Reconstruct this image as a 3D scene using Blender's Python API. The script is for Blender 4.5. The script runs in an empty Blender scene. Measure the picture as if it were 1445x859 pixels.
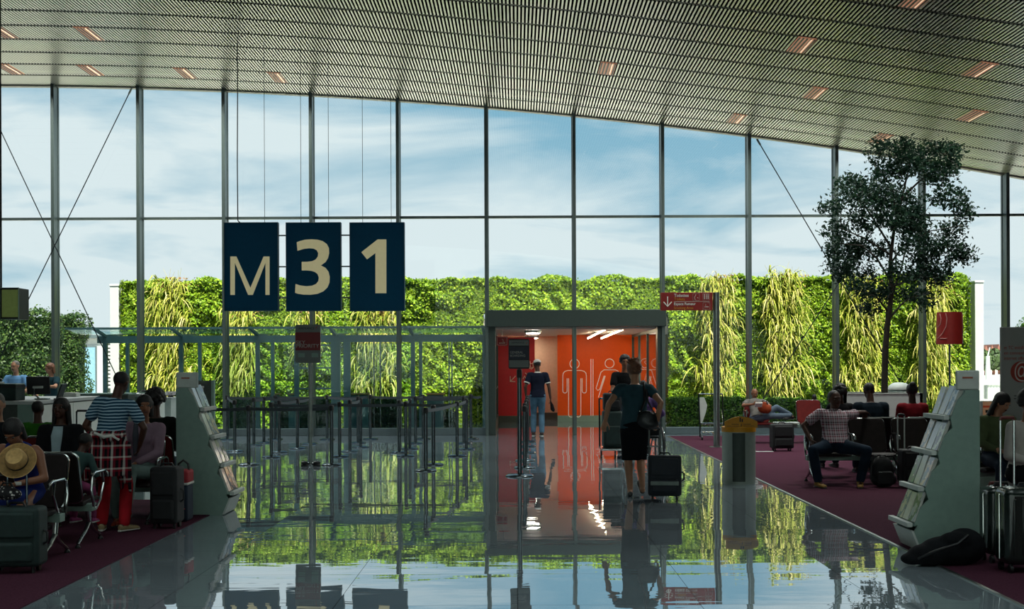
import bpy, math, random
import numpy as np
from mathutils import Vector, Matrix, Euler

scene = bpy.context.scene
COL = scene.collection
F = 1734.0            # focal length in pixels of the 1445 px wide frame
CX, CY = 729.0, 513.0  # where the view axis meets the frame
EYE = 1.65
ROLL = 0.0042
FY = 28.6             # depth of the glass facade

# ---------------------------------------------------------------- camera
cd = bpy.data.cameras.new('camera')
cd.sensor_width = 36.0
cd.lens = 36.0 * F / 1445.0
cd.shift_x = -(CX - 722.5) / 1445.0
cd.shift_y = (CY - 429.5) / 1445.0
cd.clip_end = 2000
cam = bpy.data.objects.new('camera', cd)
COL.objects.link(cam)
cam.matrix_world = Matrix.Translation((0, 0, EYE)) @ Matrix.Rotation(math.pi / 2, 4, 'X') @ Matrix.Rotation(-ROLL, 4, 'Z')
scene.camera = cam

# ---------------------------------------------------------------- colour management
scene.view_settings.view_transform = 'Standard'
scene.view_settings.look = 'None'
scene.view_settings.exposure = 0.0
scene.view_settings.gamma = 1.0
scene.view_settings.use_curve_mapping = False
try:
    scene.cycles.use_denoising = True
    scene.cycles.max_bounces = 10
    scene.cycles.diffuse_bounces = 4
    scene.cycles.glossy_bounces = 5
    scene.cycles.transparent_max_bounces = 24
    scene.cycles.sample_clamp_indirect = 6.0
    scene.cycles.caustics_reflective = False
    scene.cycles.caustics_refractive = False
except Exception:
    pass

def lin(h):
    h = h.lstrip('#')
    out = []
    for i in (0, 2, 4):
        c = int(h[i:i + 2], 16) / 255.0
        out.append(c / 12.92 if c <= 0.04045 else ((c + 0.055) / 1.055) ** 2.4)
    return (out[0], out[1], out[2], 1.0)

# ---------------------------------------------------------------- sky
w = bpy.data.worlds.new('sky'); scene.world = w; w.use_nodes = True
nt = w.node_tree; nt.nodes.clear()
def N(nt, t, **kw):
    n = nt.nodes.new(t)
    for k, v in kw.items():
        setattr(n, k, v)
    return n
def L(nt, a, b): nt.links.new(a, b)
def math_node(nt, op, a, b=None, c=None):
    n = N(nt, 'ShaderNodeMath', operation=op)
    for i, x in enumerate((a, b, c)):
        if x is None: continue
        if hasattr(x, 'is_linked'): L(nt, x, n.inputs[i])
        else: n.inputs[i].default_value = x
    return n.outputs[0]
def mixc(nt, fac, a, b):
    n = N(nt, 'ShaderNodeMix', data_type='RGBA')
    for sock, x in ((n.inputs[0], fac), (n.inputs[6], a), (n.inputs[7], b)):
        if hasattr(x, 'is_linked'): L(nt, x, sock)
        else: sock.default_value = x
    return n.outputs[2]
def ramp(nt, fac, stops):
    n = N(nt, 'ShaderNodeValToRGB')
    L(nt, fac, n.inputs[0])
    el = n.color_ramp.elements
    while len(el) < len(stops): el.new(0.5)
    for e, (p, c) in zip(el, stops):
        e.position = p; e.color = c if len(c) == 4 else (*c, 1)
    return n.outputs[0]

tc = N(nt, 'ShaderNodeTexCoord'); sx = N(nt, 'ShaderNodeSeparateXYZ')
L(nt, tc.outputs['Generated'], sx.inputs[0])
zz = math_node(nt, 'ADD', math_node(nt, 'MAXIMUM', sx.outputs[2], 0.0), 0.16)
cu = N(nt, 'ShaderNodeCombineXYZ')
L(nt, math_node(nt, 'DIVIDE', sx.outputs[0], zz), cu.inputs[0])
L(nt, math_node(nt, 'MULTIPLY', math_node(nt, 'DIVIDE', sx.outputs[1], zz), 1.25), cu.inputs[1])
no = N(nt, 'ShaderNodeTexNoise'); no.inputs['Scale'].default_value = 1.15
no.inputs['Detail'].default_value = 7; no.inputs['Roughness'].default_value = 0.56; no.inputs['Distortion'].default_value = 0.5
mp = N(nt, 'ShaderNodeMapping'); mp.inputs['Location'].default_value = (3.3, 1.7, 0.0)
L(nt, cu.outputs[0], mp.inputs[0]); L(nt, mp.outputs[0], no.inputs['Vector'])
gap = math_node(nt, 'EXPONENT', math_node(nt, 'MULTIPLY', -1.0, math_node(nt, 'ADD', math_node(nt, 'POWER', math_node(nt, 'MULTIPLY', math_node(nt, 'SUBTRACT', sx.outputs[0], 0.06), 6.5), 2.0), math_node(nt, 'POWER', math_node(nt, 'MULTIPLY', math_node(nt, 'SUBTRACT', sx.outputs[2], 0.21), 13.0), 2.0))))
base_n = math_node(nt, 'MULTIPLY_ADD', gap, -0.16, no.outputs[0])
cloud = ramp(nt, math_node(nt, 'ADD', math_node(nt, 'ADD', base_n, 0.03), math_node(nt, 'MULTIPLY', math_node(nt, 'SUBTRACT', 0.12, sx.outputs[2]), 0.6)), [(0.33, (0, 0, 0)), (0.56, (1, 1, 1))])
blue = ramp(nt, sx.outputs[2], [(0.0, (0.46, 0.65, 0.75)), (0.2, (0.25, 0.49, 0.65)), (1.0, (0.10, 0.28, 0.52))])
white = ramp(nt, sx.outputs[2], [(0.0, (0.80, 0.88, 0.915)), (0.3, (0.79, 0.88, 0.915)), (1.0, (0.62, 0.70, 0.76))])
sky = mixc(nt, cloud, blue, white)
bg = N(nt, 'ShaderNodeBackground'); bg.inputs[1].default_value = 1.0
L(nt, sky, bg.inputs[0]); wo = N(nt, 'ShaderNodeOutputWorld'); L(nt, bg.outputs[0], wo.inputs[0])

# ---------------------------------------------------------------- sun and unseen fill lights added outside the frame
SUN_DIR = Vector((0.24, -0.47, 0.86)).normalized()
sl = bpy.data.lights.new('sun', 'SUN'); sl.energy = 12.5; sl.color = (1.0, 0.93, 0.78); sl.angle = 0.01
so = bpy.data.objects.new('sun', sl); COL.objects.link(so)
so.rotation_mode = 'QUATERNION'; so.rotation_quaternion = SUN_DIR.to_track_quat('Z', 'Y')
for (lx, ly, pw) in ((-7.5, -5, 1150), (7.5, -5, 1150)):  # added fill, turned to the rear wall so it bounces back softly
    al = bpy.data.lights.new('hall_lamp', 'AREA'); al.shape = 'RECTANGLE'; al.size = 11; al.size_y = 4
    al.energy = pw; al.color = (0.88, 1.0, 0.96)
    ao = bpy.data.objects.new('hall_lamp', al); COL.objects.link(ao); ao.location = (lx, ly, 5.2); ao.rotation_euler = (math.radians(-75), 0, 0)
for lx in (-9.0, -3.0, 3.0, 9.0):          # added fill, unseen, set just under the ceiling to lift the near floor
    al = bpy.data.lights.new('hall_lamp', 'AREA'); al.shape = 'RECTANGLE'; al.size = 4.5; al.size_y = 6
    al.energy = 58; al.color = (0.86, 1.0, 0.97); al.spread = math.radians(110)
    ao = bpy.data.objects.new('hall_lamp', al); COL.objects.link(ao); ao.location = (lx, 6.5, 8.17 - 0.00366 * (lx + 13.0) ** 2 - 0.10)
    ao.rotation_euler = (0, math.atan(2 * 0.00366 * (lx + 13.0)), 0)

# ---------------------------------------------------------------- frame <-> place
def at(px, py, Y):
    a, b = px - CX, py - CY
    a, b = a - ROLL * b, b + ROLL * a
    return Vector((a * Y / F, Y, EYE - b * Y / F))
def floor_y(px, py):
    a, b = px - CX, py - CY
    b = b + ROLL * a
    return EYE * F / b
def on_floor(px, py):
    Y = floor_y(px, py)
    v = at(px, py, Y); v.z = 0
    return v
def ceil_z(X): return 8.17 - 0.00366 * (X + 13.0) ** 2

# ---------------------------------------------------------------- mesh builder
def frame_of(d):
    d = Vector(d).normalized()
    a = Vector((0, 0, 1)) if abs(d.z) < 0.9 else Vector((1, 0, 0))
    u = d.cross(a).normalized(); v = d.cross(u).normalized()
    return u, v
class MB:
    def __init__(s): s.v = []; s.f = []
    def add(s, vs, fs):
        o = len(s.v); s.v += [tuple(x) for x in vs]; s.f += [tuple(i + o for i in q) for q in fs]; return s
    def box(s, c, d, rot=None):
        hx, hy, hz = d[0] / 2, d[1] / 2, d[2] / 2
        R = rot if isinstance(rot, Matrix) else (Euler(rot).to_matrix() if rot else None)
        vs = []
        for x, y, z in ((-1,-1,-1),(1,-1,-1),(1,1,-1),(-1,1,-1),(-1,-1,1),(1,-1,1),(1,1,1),(-1,1,1)):
            p = Vector((x * hx, y * hy, z * hz))
            if R: p = R @ p
            vs.append(p + Vector(c))
        return s.add(vs, [(0,3,2,1),(4,5,6,7),(0,1,5,4),(1,2,6,5),(2,3,7,6),(3,0,4,7)])
    def bb(s, x0, x1, y0, y1, z0, z1):
        return s.box(((x0 + x1) / 2, (y0 + y1) / 2, (z0 + z1) / 2), (x1 - x0, y1 - y0, z1 - z0))
    def rings(s, rs, cap=True, closed=False):
        n = len(rs[0]); o = []
        vs = [p for r in rs for p in r]; fs = []
        m = len(rs)
        for i in range(m if closed else m - 1):
            j = (i + 1) % m
            for k in range(n):
                fs.append((i * n + k, i * n + (k + 1) % n, j * n + (k + 1) % n, j * n + k))
        if cap and not closed:
            fs.append(tuple(range(n - 1, -1, -1))); fs.append(tuple((m - 1) * n + k for k in range(n)))
        return s.add(vs, fs)
    def tube(s, p0, p1, r0, r1=None, n=10):
        r1 = r0 if r1 is None else r1
        p0, p1 = Vector(p0), Vector(p1); u, v = frame_of(p1 - p0)
        rs = []
        for p, r in ((p0, r0), (p1, r1)):
            rs.append([p + u * (r * math.cos(2 * math.pi * k / n)) + v * (r * math.sin(2 * math.pi * k / n)) for k in range(n)])
        return s.rings(rs)
    def caps(s, p0, p1, r0, r1=None, n=12):          # capsule with round ends
        r1 = r0 if r1 is None else r1
        p0, p1 = Vector(p0), Vector(p1); d = (p1 - p0)
        if d.length < 1e-6: d = Vector((0, 0, 1e-4)); p1 = p0 + d
        dn = d.normalized(); u, v = frame_of(dn); rs = []
        for a in (-80, -50, -22, 0): rs.append((p0 + dn * (r0 * math.sin(math.radians(a))), r0 * math.cos(math.radians(a))))
        for a in (0, 22, 50, 80): rs.append((p1 + dn * (r1 * math.sin(math.radians(a))), r1 * math.cos(math.radians(a))))
        return s.rings([[p + u * (r * math.cos(2 * math.pi * k / n)) + v * (r * math.sin(2 * math.pi * k / n)) for k in range(n)] for p, r in rs])
    def path(s, pts, r, n=8, closed=False, flat=None):
        pts = [Vector(p) for p in pts]; m = len(pts); rs = []; u = None
        for i in range(m):
            a = pts[i - 1] if (i > 0 or closed) else pts[i]
            b = pts[(i + 1) % m] if (i < m - 1 or closed) else pts[i]
            t = (b - a).normalized()
            if u is None: u, v = frame_of(t)
            else:
                u = (u - t * u.dot(t))
                u = u.normalized() if u.length > 1e-6 else frame_of(t)[0]
                v = t.cross(u).normalized()
            rr = r[i] if isinstance(r, (list, tuple)) else r
            rs.append([pts[i] + u * (rr * math.cos(2 * math.pi * k / n)) + v * (rr * math.sin(2 * math.pi * k / n)) for k in range(n)])
        return s.rings(rs, closed=closed)
    def strip(s, pts, half, thick):                  # flat bar along pts: half = half-width vector, thick = half-thickness vector
        h, t = Vector(half), Vector(thick)
        return s.rings([[Vector(p) + h + t, Vector(p) - h + t, Vector(p) - h - t, Vector(p) + h - t] for p in pts])
    def lathe(s, prof, c=(0, 0, 0), n=24):
        c = Vector(c)
        return s.rings([[c + Vector((max(r, 1e-4) * math.cos(2 * math.pi * k / n), max(r, 1e-4) * math.sin(2 * math.pi * k / n), z)) for k in range(n)] for r, z in prof])
    def prism(s, poly, o, u, v, w):                  # polygon in (u, v) from o, pushed along w
        o, u, v, w = Vector(o), Vector(u), Vector(v), Vector(w); n = len(poly)
        a = [o + u * x + v * y for x, y in poly]; b = [p + w for p in a]
        fs = [tuple(range(n)), tuple(range(2 * n - 1, n - 1, -1))]
        for k in range(n): fs.append((k, n + k, n + (k + 1) % n, (k + 1) % n))
        return s.add(a + b, fs)
    def ell(s, c, r, R=None, nu=16, nv=10):
        c = Vector(c); rs = []
        for i in range(nv + 1):
            a = math.pi * (i / nv) ; sa, ca = max(math.sin(a), 0.02), math.cos(a)
            ring = []
            for k in range(nu):
                p = Vector((r[0] * sa * math.cos(2 * math.pi * k / nu), r[1] * sa * math.sin(2 * math.pi * k / nu), -r[2] * ca))
                ring.append(c + (R @ p if R else p))
            rs.append(ring)
        return s.rings(rs)
    def loft(s, secs, n=18):                         # secs: (centre, half-axis u, half-axis v)
        return s.rings([[Vector(c) + Vector(u) * math.cos(2 * math.pi * k / n) + Vector(v) * math.sin(2 * math.pi * k / n) for k in range(n)] for c, u, v in secs])
    def mesh(s, name):
        me = bpy.data.meshes.new(name); me.from_pydata(s.v, [], s.f); me.validate(); return me
    def build(s, name, mat=None, parent=None, bevel=0.0, smooth=40, loc=None, seg=2):
        me = s.mesh(name); o = bpy.data.objects.new(name, me); COL.objects.link(o)
        if mat: me.materials.append(mat)
        if parent is not None: o.parent = parent
        if loc is not None: o.location = loc
        if smooth:
            me.shade_smooth(); me.set_sharp_from_angle(angle=math.radians(smooth))
        if bevel:
            b = o.modifiers.new('bevel', 'BEVEL'); b.width = bevel; b.segments = seg; b.limit_method = 'ANGLE'; b.angle_limit = math.radians(40)
        return o

def tag(o, label=None, cat=None, group=None, kind=None):
    if label: o['label'] = label
    if cat: o['category'] = cat
    if group: o['group'] = group
    if kind: o['kind'] = kind
    return o
def thing(name, label, cat, loc=(0, 0, 0), rz=0.0, group=None):
    o = bpy.data.objects.new(name, None); COL.objects.link(o)
    o.empty_display_size = 0.1
    o.location = loc; o.rotation_euler = (0, 0, rz)
    return tag(o, label, cat, group)
def struct(o):
    o['kind'] = 'structure'; return o
def kids(o): return [c for c in bpy.data.objects if c.parent == o]
def copy_tree(o, loc=None, rz=None, label=None, group=None):
    def rec(a, par, depth):
        c = a.copy(); COL.objects.link(c)
        if par is not None: c.parent = par
        for ch in KID.get(a.name, ()): rec(ch, c, depth + 1)
        return c
    KID = {}
    for x in bpy.data.objects:
        if x.parent is not None: KID.setdefault(x.parent.name, []).append(x)
    c = rec(o, None, 0)
    if loc is not None: c.location = loc
    if rz is not None: c.rotation_euler = (0, 0, rz)
    if label: c['label'] = label
    if group: c['group'] = group
    return c
def rrect(w, h, r, n=5, cx=0, cy=0):
    pts = []
    for (x, y, a0) in ((w/2 - r, h/2 - r, 0), (-w/2 + r, h/2 - r, 90), (-w/2 + r, -h/2 + r, 180), (w/2 - r, -h/2 + r, 270)):
        for k in range(n + 1):
            a = math.radians(a0 + 90 * k / n)
            pts.append((cx + x + r * math.cos(a), cy + y + r * math.sin(a)))
    return pts
FONT_CACHE = {}
def lettering(name, text, size, mat, parent, loc, rot=(math.pi / 2, 0, 0), depth=0.002, width=None, align='LEFT', bold=0.0):
    cu = bpy.data.curves.new(name, 'FONT'); cu.body = text; cu.size = size; cu.extrude = depth; cu.align_x = align
    cu.offset = bold
    o = bpy.data.objects.new(name, cu); COL.objects.link(o)
    bpy.context.view_layer.update()
    me = bpy.data.meshes.new_from_object(o.evaluated_get(bpy.context.evaluated_depsgraph_get()))
    bpy.data.objects.remove(o)
    if width and len(me.vertices):
        xs = [v.co.x for v in me.vertices]; k = width / (max(xs) - min(xs))
        for v in me.vertices: v.co.x *= k
    me.materials.clear(); me.materials.append(mat)
    ob = bpy.data.objects.new(name, me); COL.objects.link(ob); ob.location = loc; ob.rotation_euler = rot
    if parent is not None: ob.parent = parent
    return ob

# ---------------------------------------------------------------- materials
def newmat(name):
    m = bpy.data.materials.new(name); m.use_nodes = True
    nt = m.node_tree; nt.nodes.clear()
    out = N(nt, 'ShaderNodeOutputMaterial'); return m, nt, out
def pmat(name, col, rough=0.5, metal=0.0, spec=0.5, var=0.12, scale=14.0, bump=0.0, bscale=60.0, coords='Object', emit=None, estr=0.0, coat=0.0):
    c = lin(col) if isinstance(col, str) else (*col[:3], 1.0)
    m, nt, out = newmat(name)
    p = N(nt, 'ShaderNodeBsdfPrincipled'); L(nt, p.outputs[0], out.inputs[0])
    t = N(nt, 'ShaderNodeTexCoord')
    n = N(nt, 'ShaderNodeTexNoise'); n.inputs['Scale'].default_value = scale; n.inputs['Detail'].default_value = 4
    L(nt, t.outputs[coords], n.inputs['Vector'])
    lo = tuple(x * (1 - var) for x in c[:3]); hi = tuple(min(x * (1 + var), 1) for x in c[:3])
    cc = ramp(nt, n.outputs[0], [(0.3, lo), (0.7, hi)])
    L(nt, cc, p.inputs['Base Color'])
    p.inputs['Roughness'].default_value = rough; p.inputs['Metallic'].default_value = metal
    p.inputs['Specular IOR Level'].default_value = spec
    if coat: p.inputs['Coat Weight'].default_value = coat; p.inputs['Coat Roughness'].default_value = 0.08
    if bump:
        b = N(nt, 'ShaderNodeBump'); b.inputs['Strength'].default_value = bump; b.inputs['Distance'].default_value = 0.01
        n2 = N(nt, 'ShaderNodeTexNoise'); n2.inputs['Scale'].default_value = bscale; n2.inputs['Detail'].default_value = 3
        L(nt, t.outputs[coords], n2.inputs['Vector']); L(nt, n2.outputs[0], b.inputs['Height']); L(nt, b.outputs[0], p.inputs['Normal'])
    if emit:
        p.inputs['Emission Color'].default_value = lin(emit); p.inputs['Emission Strength'].default_value = estr
    return m
def glassmat(name, tint=(0.955, 0.985, 0.98), base=0.02, gain=0.5, rough=0.0):
    m, nt, out = newmat(name)
    g = N(nt, 'ShaderNodeNewGeometry')
    d = N(nt, 'ShaderNodeVectorMath', operation='DOT_PRODUCT')
    L(nt, g.outputs['Normal'], d.inputs[0]); L(nt, g.outputs['Incoming'], d.inputs[1])
    a = math_node(nt, 'ABSOLUTE', d.outputs['Value'])
    k = math_node(nt, 'POWER', math_node(nt, 'SUBTRACT', 1.0, a), 5.0)
    f = math_node(nt, 'MULTIPLY_ADD', k, gain, base)
    tr = N(nt, 'ShaderNodeBsdfTransparent'); tr.inputs[0].default_value = (*tint, 1)
    gl = N(nt, 'ShaderNodeBsdfGlossy'); gl.inputs['Roughness'].default_value = rough; gl.inputs[0].default_value = (0.9, 0.97, 0.97, 1)
    mx = N(nt, 'ShaderNodeMixShader'); L(nt, f, mx.inputs[0]); L(nt, tr.outputs[0], mx.inputs[1]); L(nt, gl.outputs[0], mx.inputs[2])
    L(nt, mx.outputs[0], out.inputs[0]); return m
def leafmat(name, stops, trans=0.3, rough=0.5):
    m, nt, out = newmat(name)
    g = N(nt, 'ShaderNodeNewGeometry')
    c = ramp(nt, g.outputs['Random Per Island'], stops)
    p = N(nt, 'ShaderNodeBsdfPrincipled'); L(nt, c, p.inputs['Base Color']); p.inputs['Roughness'].default_value = rough
    p.inputs['Specular IOR Level'].default_value = 0.25
    t = N(nt, 'ShaderNodeBsdfTranslucent'); L(nt, c, t.inputs[0])
    mx = N(nt, 'ShaderNodeMixShader'); mx.inputs[0].default_value = trans
    L(nt, p.outputs[0], mx.inputs[1]); L(nt, t.outputs[0], mx.inputs[2]); L(nt, mx.outputs[0], out.inputs[0]); return m
def stripemat(name, cols, scale, axis='Z', rough=0.85, wob=0.0, plaid=None):
    """woven stripes along one object axis; plaid adds a second set along X"""
    m, nt, out = newmat(name)
    p = N(nt, 'ShaderNodeBsdfPrincipled'); L(nt, p.outputs[0], out.inputs[0]); p.inputs['Roughness'].default_value = rough
    p.inputs['Specular IOR Level'].default_value = 0.15
    t = N(nt, 'ShaderNodeTexCoord'); s = N(nt, 'ShaderNodeSeparateXYZ')
    nz = N(nt, 'ShaderNodeTexNoise'); nz.inputs['Scale'].default_value = 5
    L(nt, t.outputs['Object'], nz.inputs['Vector'])
    va = N(nt, 'ShaderNodeVectorMath', operation='MULTIPLY_ADD'); va.inputs[1].default_value = (wob, wob, wob)
    L(nt, nz.outputs['Color'], va.inputs[0]); L(nt, t.outputs['Object'], va.inputs[2])
    L(nt, va.outputs[0], s.inputs[0])
    def one(ax, sc, cl):
        f = math_node(nt, 'FRACT', math_node(nt, 'MULTIPLY', s.outputs['XYZ'.index(ax)], sc))
        n = N(nt, 'ShaderNodeValToRGB'); n.color_ramp.interpolation = 'CONSTANT'; L(nt, f, n.inputs[0])
        el = n.color_ramp.elements
        while len(el) < len(cl): el.new(0.5)
        for e, (q, c) in zip(el, cl): e.position = q; e.color = lin(c)
        return n.outputs[0]
    c = one(axis, scale, cols)
    if plaid: c = mixc(nt, 0.5, c, one(plaid[0], plaid[1], plaid[2]))
    L(nt, c, p.inputs['Base Color']); return m

M = {}
M['black'] = pmat('black_plastic', '#14171a', 0.45)
M['blackcloth'] = pmat('black_cloth', '#121418', 0.9, var=0.3, bump=0.3, bscale=30, spec=0.2)
M['darkgrey'] = pmat('dark_grey_paint', '#2a3234', 0.5)
M['chrome'] = pmat('polished_aluminium', '#c2c8c6', 0.16, metal=1.0, var=0.05)
M['steel'] = pmat('brushed_steel', '#8d9692', 0.36, metal=1.0, var=0.1)
M['postblack'] = pmat('dark_polished_steel', '#5c666b', 0.2, metal=0.95, spec=0.6)
M['mullion'] = pmat('grey_facade_aluminium', '#55625f', 0.38, metal=0.35, var=0.05)
M['framegrey'] = pmat('blue_grey_frame', '#5b6a6e', 0.4, metal=0.2, var=0.06)
M['rackgreen'] = pmat('grey_green_rack_paint', '#86a196', 0.5, var=0.06, spec=0.4)
M['deskwhite'] = pmat('pale_grey_laminate', '#ccd4ce', 0.5, var=0.05)
M['deskpanel'] = pmat('white_desk_panel', '#e6ece6', 0.5, var=0.03)
M['deskdark'] = pmat('dark_laminate', '#434b45', 0.6, var=0.1)
M['white'] = pmat('white_paint', '#c2c7c5', 0.6, var=0.04)
M['red'] = pmat('red_sign_paint', '#b02020', 0.45, var=0.05)
M['seatred'] = pmat('dark_red_leather', '#611310', 0.6, spec=.2, var=0.15)
M['seatblack'] = pmat('black_brown_leather', '#231c1b', 0.55, var=0.2, spec=0.2, bump=0.15, bscale=120)
M['glass'] = glassmat('facade_glass')
M['glass2'] = glassmat('canopy_glass', tint=(0.84, 0.93, 0.925), base=0.04, gain=0.5)
M['ink'] = pmat('printed_dark', '#15181c', 0.6)
M['inkwhite'] = pmat('printed_white', '#d9d9d2', 0.6)
M['skin1'] = pmat('dark_skin', '#4a2e22', 0.5, var=0.1, spec=0.4)
M['skin2'] = pmat('light_skin', '#b58467', 0.5, var=0.08, spec=0.4)
M['skin3'] = pmat('tan_skin', '#8a5a40', 0.5, var=0.08, spec=0.4)
M['hairblack'] = pmat('black_hair', '#0d0b0b', 0.6, var=0.4, scale=60, bump=0.6, bscale=90)
M['hairbrown'] = pmat('brown_hair', '#70452c', 0.5, var=0.4, scale=60, bump=0.6, bscale=90)
M['hairgrey'] = pmat('grey_hair', '#6c675f', 0.6, var=0.3, scale=60, bump=0.5, bscale=90)
M['eyewhite'] = pmat('eye_white', '#8f8a84', .4)
M['eye'] = pmat('eye_dark', '#1a1412', 0.2)
M['lip'] = pmat('lip', '#5c2f28', 0.5)
# ================================================================ SETTING
XL, XR, YB = -15.0, 15.0, -12.0
def floor_material():
    m, nt, out = newmat('polished_stone_tiles')
    t = N(nt, 'ShaderNodeTexCoord'); s = N(nt, 'ShaderNodeSeparateXYZ'); L(nt, t.outputs['Object'], s.inputs[0])
    T = 1.25
    ux = math_node(nt, 'DIVIDE', s.outputs[0], T); uy = math_node(nt, 'DIVIDE', math_node(nt, 'ADD', s.outputs[1], 0.35), T)
    cell = N(nt, 'ShaderNodeCombineXYZ'); L(nt, math_node(nt, 'FLOOR', ux), cell.inputs[0]); L(nt, math_node(nt, 'FLOOR', uy), cell.inputs[1])
    wn = N(nt, 'ShaderNodeTexWhiteNoise', noise_dimensions='2D'); L(nt, cell.outputs[0], wn.inputs['Vector'])
    # joints
    def edge(u):
        f = math_node(nt, 'FRACT', u)
        return math_node(nt, 'MINIMUM', f, math_node(nt, 'SUBTRACT', 1.0, f))
    j = math_node(nt, 'LESS_THAN', math_node(nt, 'MINIMUM', edge(ux), edge(uy)), 0.0022)
    # body colour: cool grey with darker drifts and faint veins
    n1 = N(nt, 'ShaderNodeTexNoise'); n1.inputs['Scale'].default_value = 1.1; n1.inputs['Detail'].default_value = 6; n1.inputs['Roughness'].default_value = 0.6
    L(nt, t.outputs['Object'], n1.inputs['Vector'])
    c = ramp(nt, n1.outputs[0], [(0.3, (0.21, 0.265, 0.30)), (0.7, (0.33, 0.395, 0.43))])
    c = mixc(nt, math_node(nt, 'MULTIPLY', wn.outputs['Value'], 0.25), c, (0.19, 0.235, 0.265, 1))
    c = mixc(nt, j, c, (0.03, 0.032, 0.034, 1))
    # each slab lies a little out of true, and its polish waves
    vm = N(nt, 'ShaderNodeVectorMath', operation='SUBTRACT'); L(nt, wn.outputs['Color'], vm.inputs[0]); vm.inputs[1].default_value = (0.5, 0.5, 0.5)
    vs = N(nt, 'ShaderNodeVectorMath', operation='MULTIPLY'); L(nt, vm.outputs[0], vs.inputs[0]); vs.inputs[1].default_value = (0.010, 0.008, 0.0)
    g = N(nt, 'ShaderNodeNewGeometry')
    va = N(nt, 'ShaderNodeVectorMath', operation='ADD'); L(nt, g.outputs['Normal'], va.inputs[0]); L(nt, vs.outputs[0], va.inputs[1])
    vn = N(nt, 'ShaderNodeVectorMath', operation='NORMALIZE'); L(nt, va.outputs[0], vn.inputs[0])
    mp = N(nt, 'ShaderNodeMapping'); mp.inputs['Scale'].default_value = (0.55, 1.35, 1.0); L(nt, t.outputs['Object'], mp.inputs[0])
    n2 = N(nt, 'ShaderNodeTexNoise'); n2.inputs['Scale'].default_value = 2.6; n2.inputs['Detail'].default_value = 2.2; n2.inputs['Roughness'].default_value = 0.42; L(nt, mp.outputs[0], n2.inputs['Vector'])
    b = N(nt, 'ShaderNodeBump'); b.inputs['Strength'].default_value = 1.0; b.inputs['Distance'].default_value = 0.0013
    L(nt, n2.outputs[0], b.inputs['Height']); L(nt, vn.outputs[0], b.inputs['Normal'])
    dif = N(nt, 'ShaderNodeBsdfDiffuse'); L(nt, c, dif.inputs[0])
    gl = N(nt, 'ShaderNodeBsdfGlossy'); gl.inputs['Roughness'].default_value = 0.014; gl.inputs[0].default_value = (0.93, 0.97, 1, 1)
    L(nt, b.outputs[0], gl.inputs['Normal'])
    d = N(nt, 'ShaderNodeVectorMath', operation='DOT_PRODUCT'); L(nt, g.outputs['Normal'], d.inputs[0]); L(nt, g.outputs['Incoming'], d.inputs[1])
    k = math_node(nt, 'POWER', math_node(nt, 'SUBTRACT', 1.0, math_node(nt, 'ABSOLUTE', d.outputs['Value'])), 3.6)
    f = math_node(nt, 'MULTIPLY', math_node(nt, 'MULTIPLY_ADD', k, 0.83, 0.17), math_node(nt, 'SUBTRACT', 1.0, math_node(nt, 'MULTIPLY', j, 0.6)))
    mx = N(nt, 'ShaderNodeMixShader'); L(nt, f, mx.inputs[0]); L(nt, dif.outputs[0], mx.inputs[1]); L(nt, gl.outputs[0], mx.inputs[2])
    L(nt, mx.outputs[0], out.inputs[0]); return m
M['floor'] = floor_material()
M['carpet'] = pmat('plum_carpet', (0.080, 0.026, 0.046), 0.95, spec=0.05, var=0.25, scale=90, bump=0.6, bscale=220)

EX = -0.72   # left jamb of the vestibule at the facade
struct(MB().bb(XL, XR, YB, 36.8, -0.12, 0.0).build('floor', M['floor'], smooth=0))
struct(MB().prism([(3.42, -11), (14.9, -11), (14.9, 27.75), (3.42, 27.75)], (0, 0, 0.0), (1, 0, 0), (0, 1, 0), (0, 0, 0.006)).build('floor_carpet_right', M['carpet'], smooth=0))
struct(MB().prism([(-14.9, -11), (-3.38, -11), (-3.38, 15.05), (-14.9, 15.05)], (0, 0, 0.0), (1, 0, 0), (0, 1, 0), (0, 0, 0.006)).build('floor_carpet_left', M['carpet'], smooth=0))
# metal edging of the carpets
struct(MB().bb(3.39, 3.42, -11, 27.75, 0, 0.008).build('trim_1', M['steel'], smooth=0))

# walls of the hall
wallm = pmat('hall_wall_paint', '#6b736f', 0.8, var=0.05)
struct(MB().bb(XL - .2, XL, YB, FY, 0, 9).build('wall_left', wallm, smooth=0))
struct(MB().bb(XR, XR + .2, YB, FY, 0, 9).build('wall_right', wallm, smooth=0))
struct(MB().bb(XL, XR, YB - .2, YB, 0, 9).build('wall_back', pmat('pale_rear_wall', '#c4c8c4', .9, var=.05), smooth=0))

# roof slab over a dark void, and the slatted metal ceiling under it
xs = [XL - 0.2 + i * (XR - XL + 0.4) / 40 for i in range(41)]
voidm = pmat('dark_ceiling_void', '#070808', 0.95, spec=0.0)
prof = [(x, ceil_z(x) + 0.34) for x in xs] + [(x, ceil_z(x) + 0.75) for x in reversed(xs)]
struct(MB().prism(prof, (0, YB - 0.2, 0), (1, 0, 0), (0, 0, 1), (0, FY + 0.35 - YB + 0.2, 0)).build('roof', voidm, smooth=0))
def slat_material():
    m, nt, out = newmat('brushed_ceiling_slat')
    p = N(nt, 'ShaderNodeBsdfPrincipled'); L(nt, p.outputs[0], out.inputs[0])
    p.inputs['Base Color'].default_value = (0.71, 0.70, 0.65, 1); p.inputs['Metallic'].default_value = 0.75; p.inputs['Roughness'].default_value = 0.33
    return m
M['slat'] = slat_material()
MOD = 1.035
b = MB(); rails = MB()
NX = int((XR - XL) / 0.0635); mods = []
y1 = FY - 0.12
while y1 > 6.0:
    mods.append((y1 - MOD + 0.115, y1)); y1 -= MOD
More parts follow.
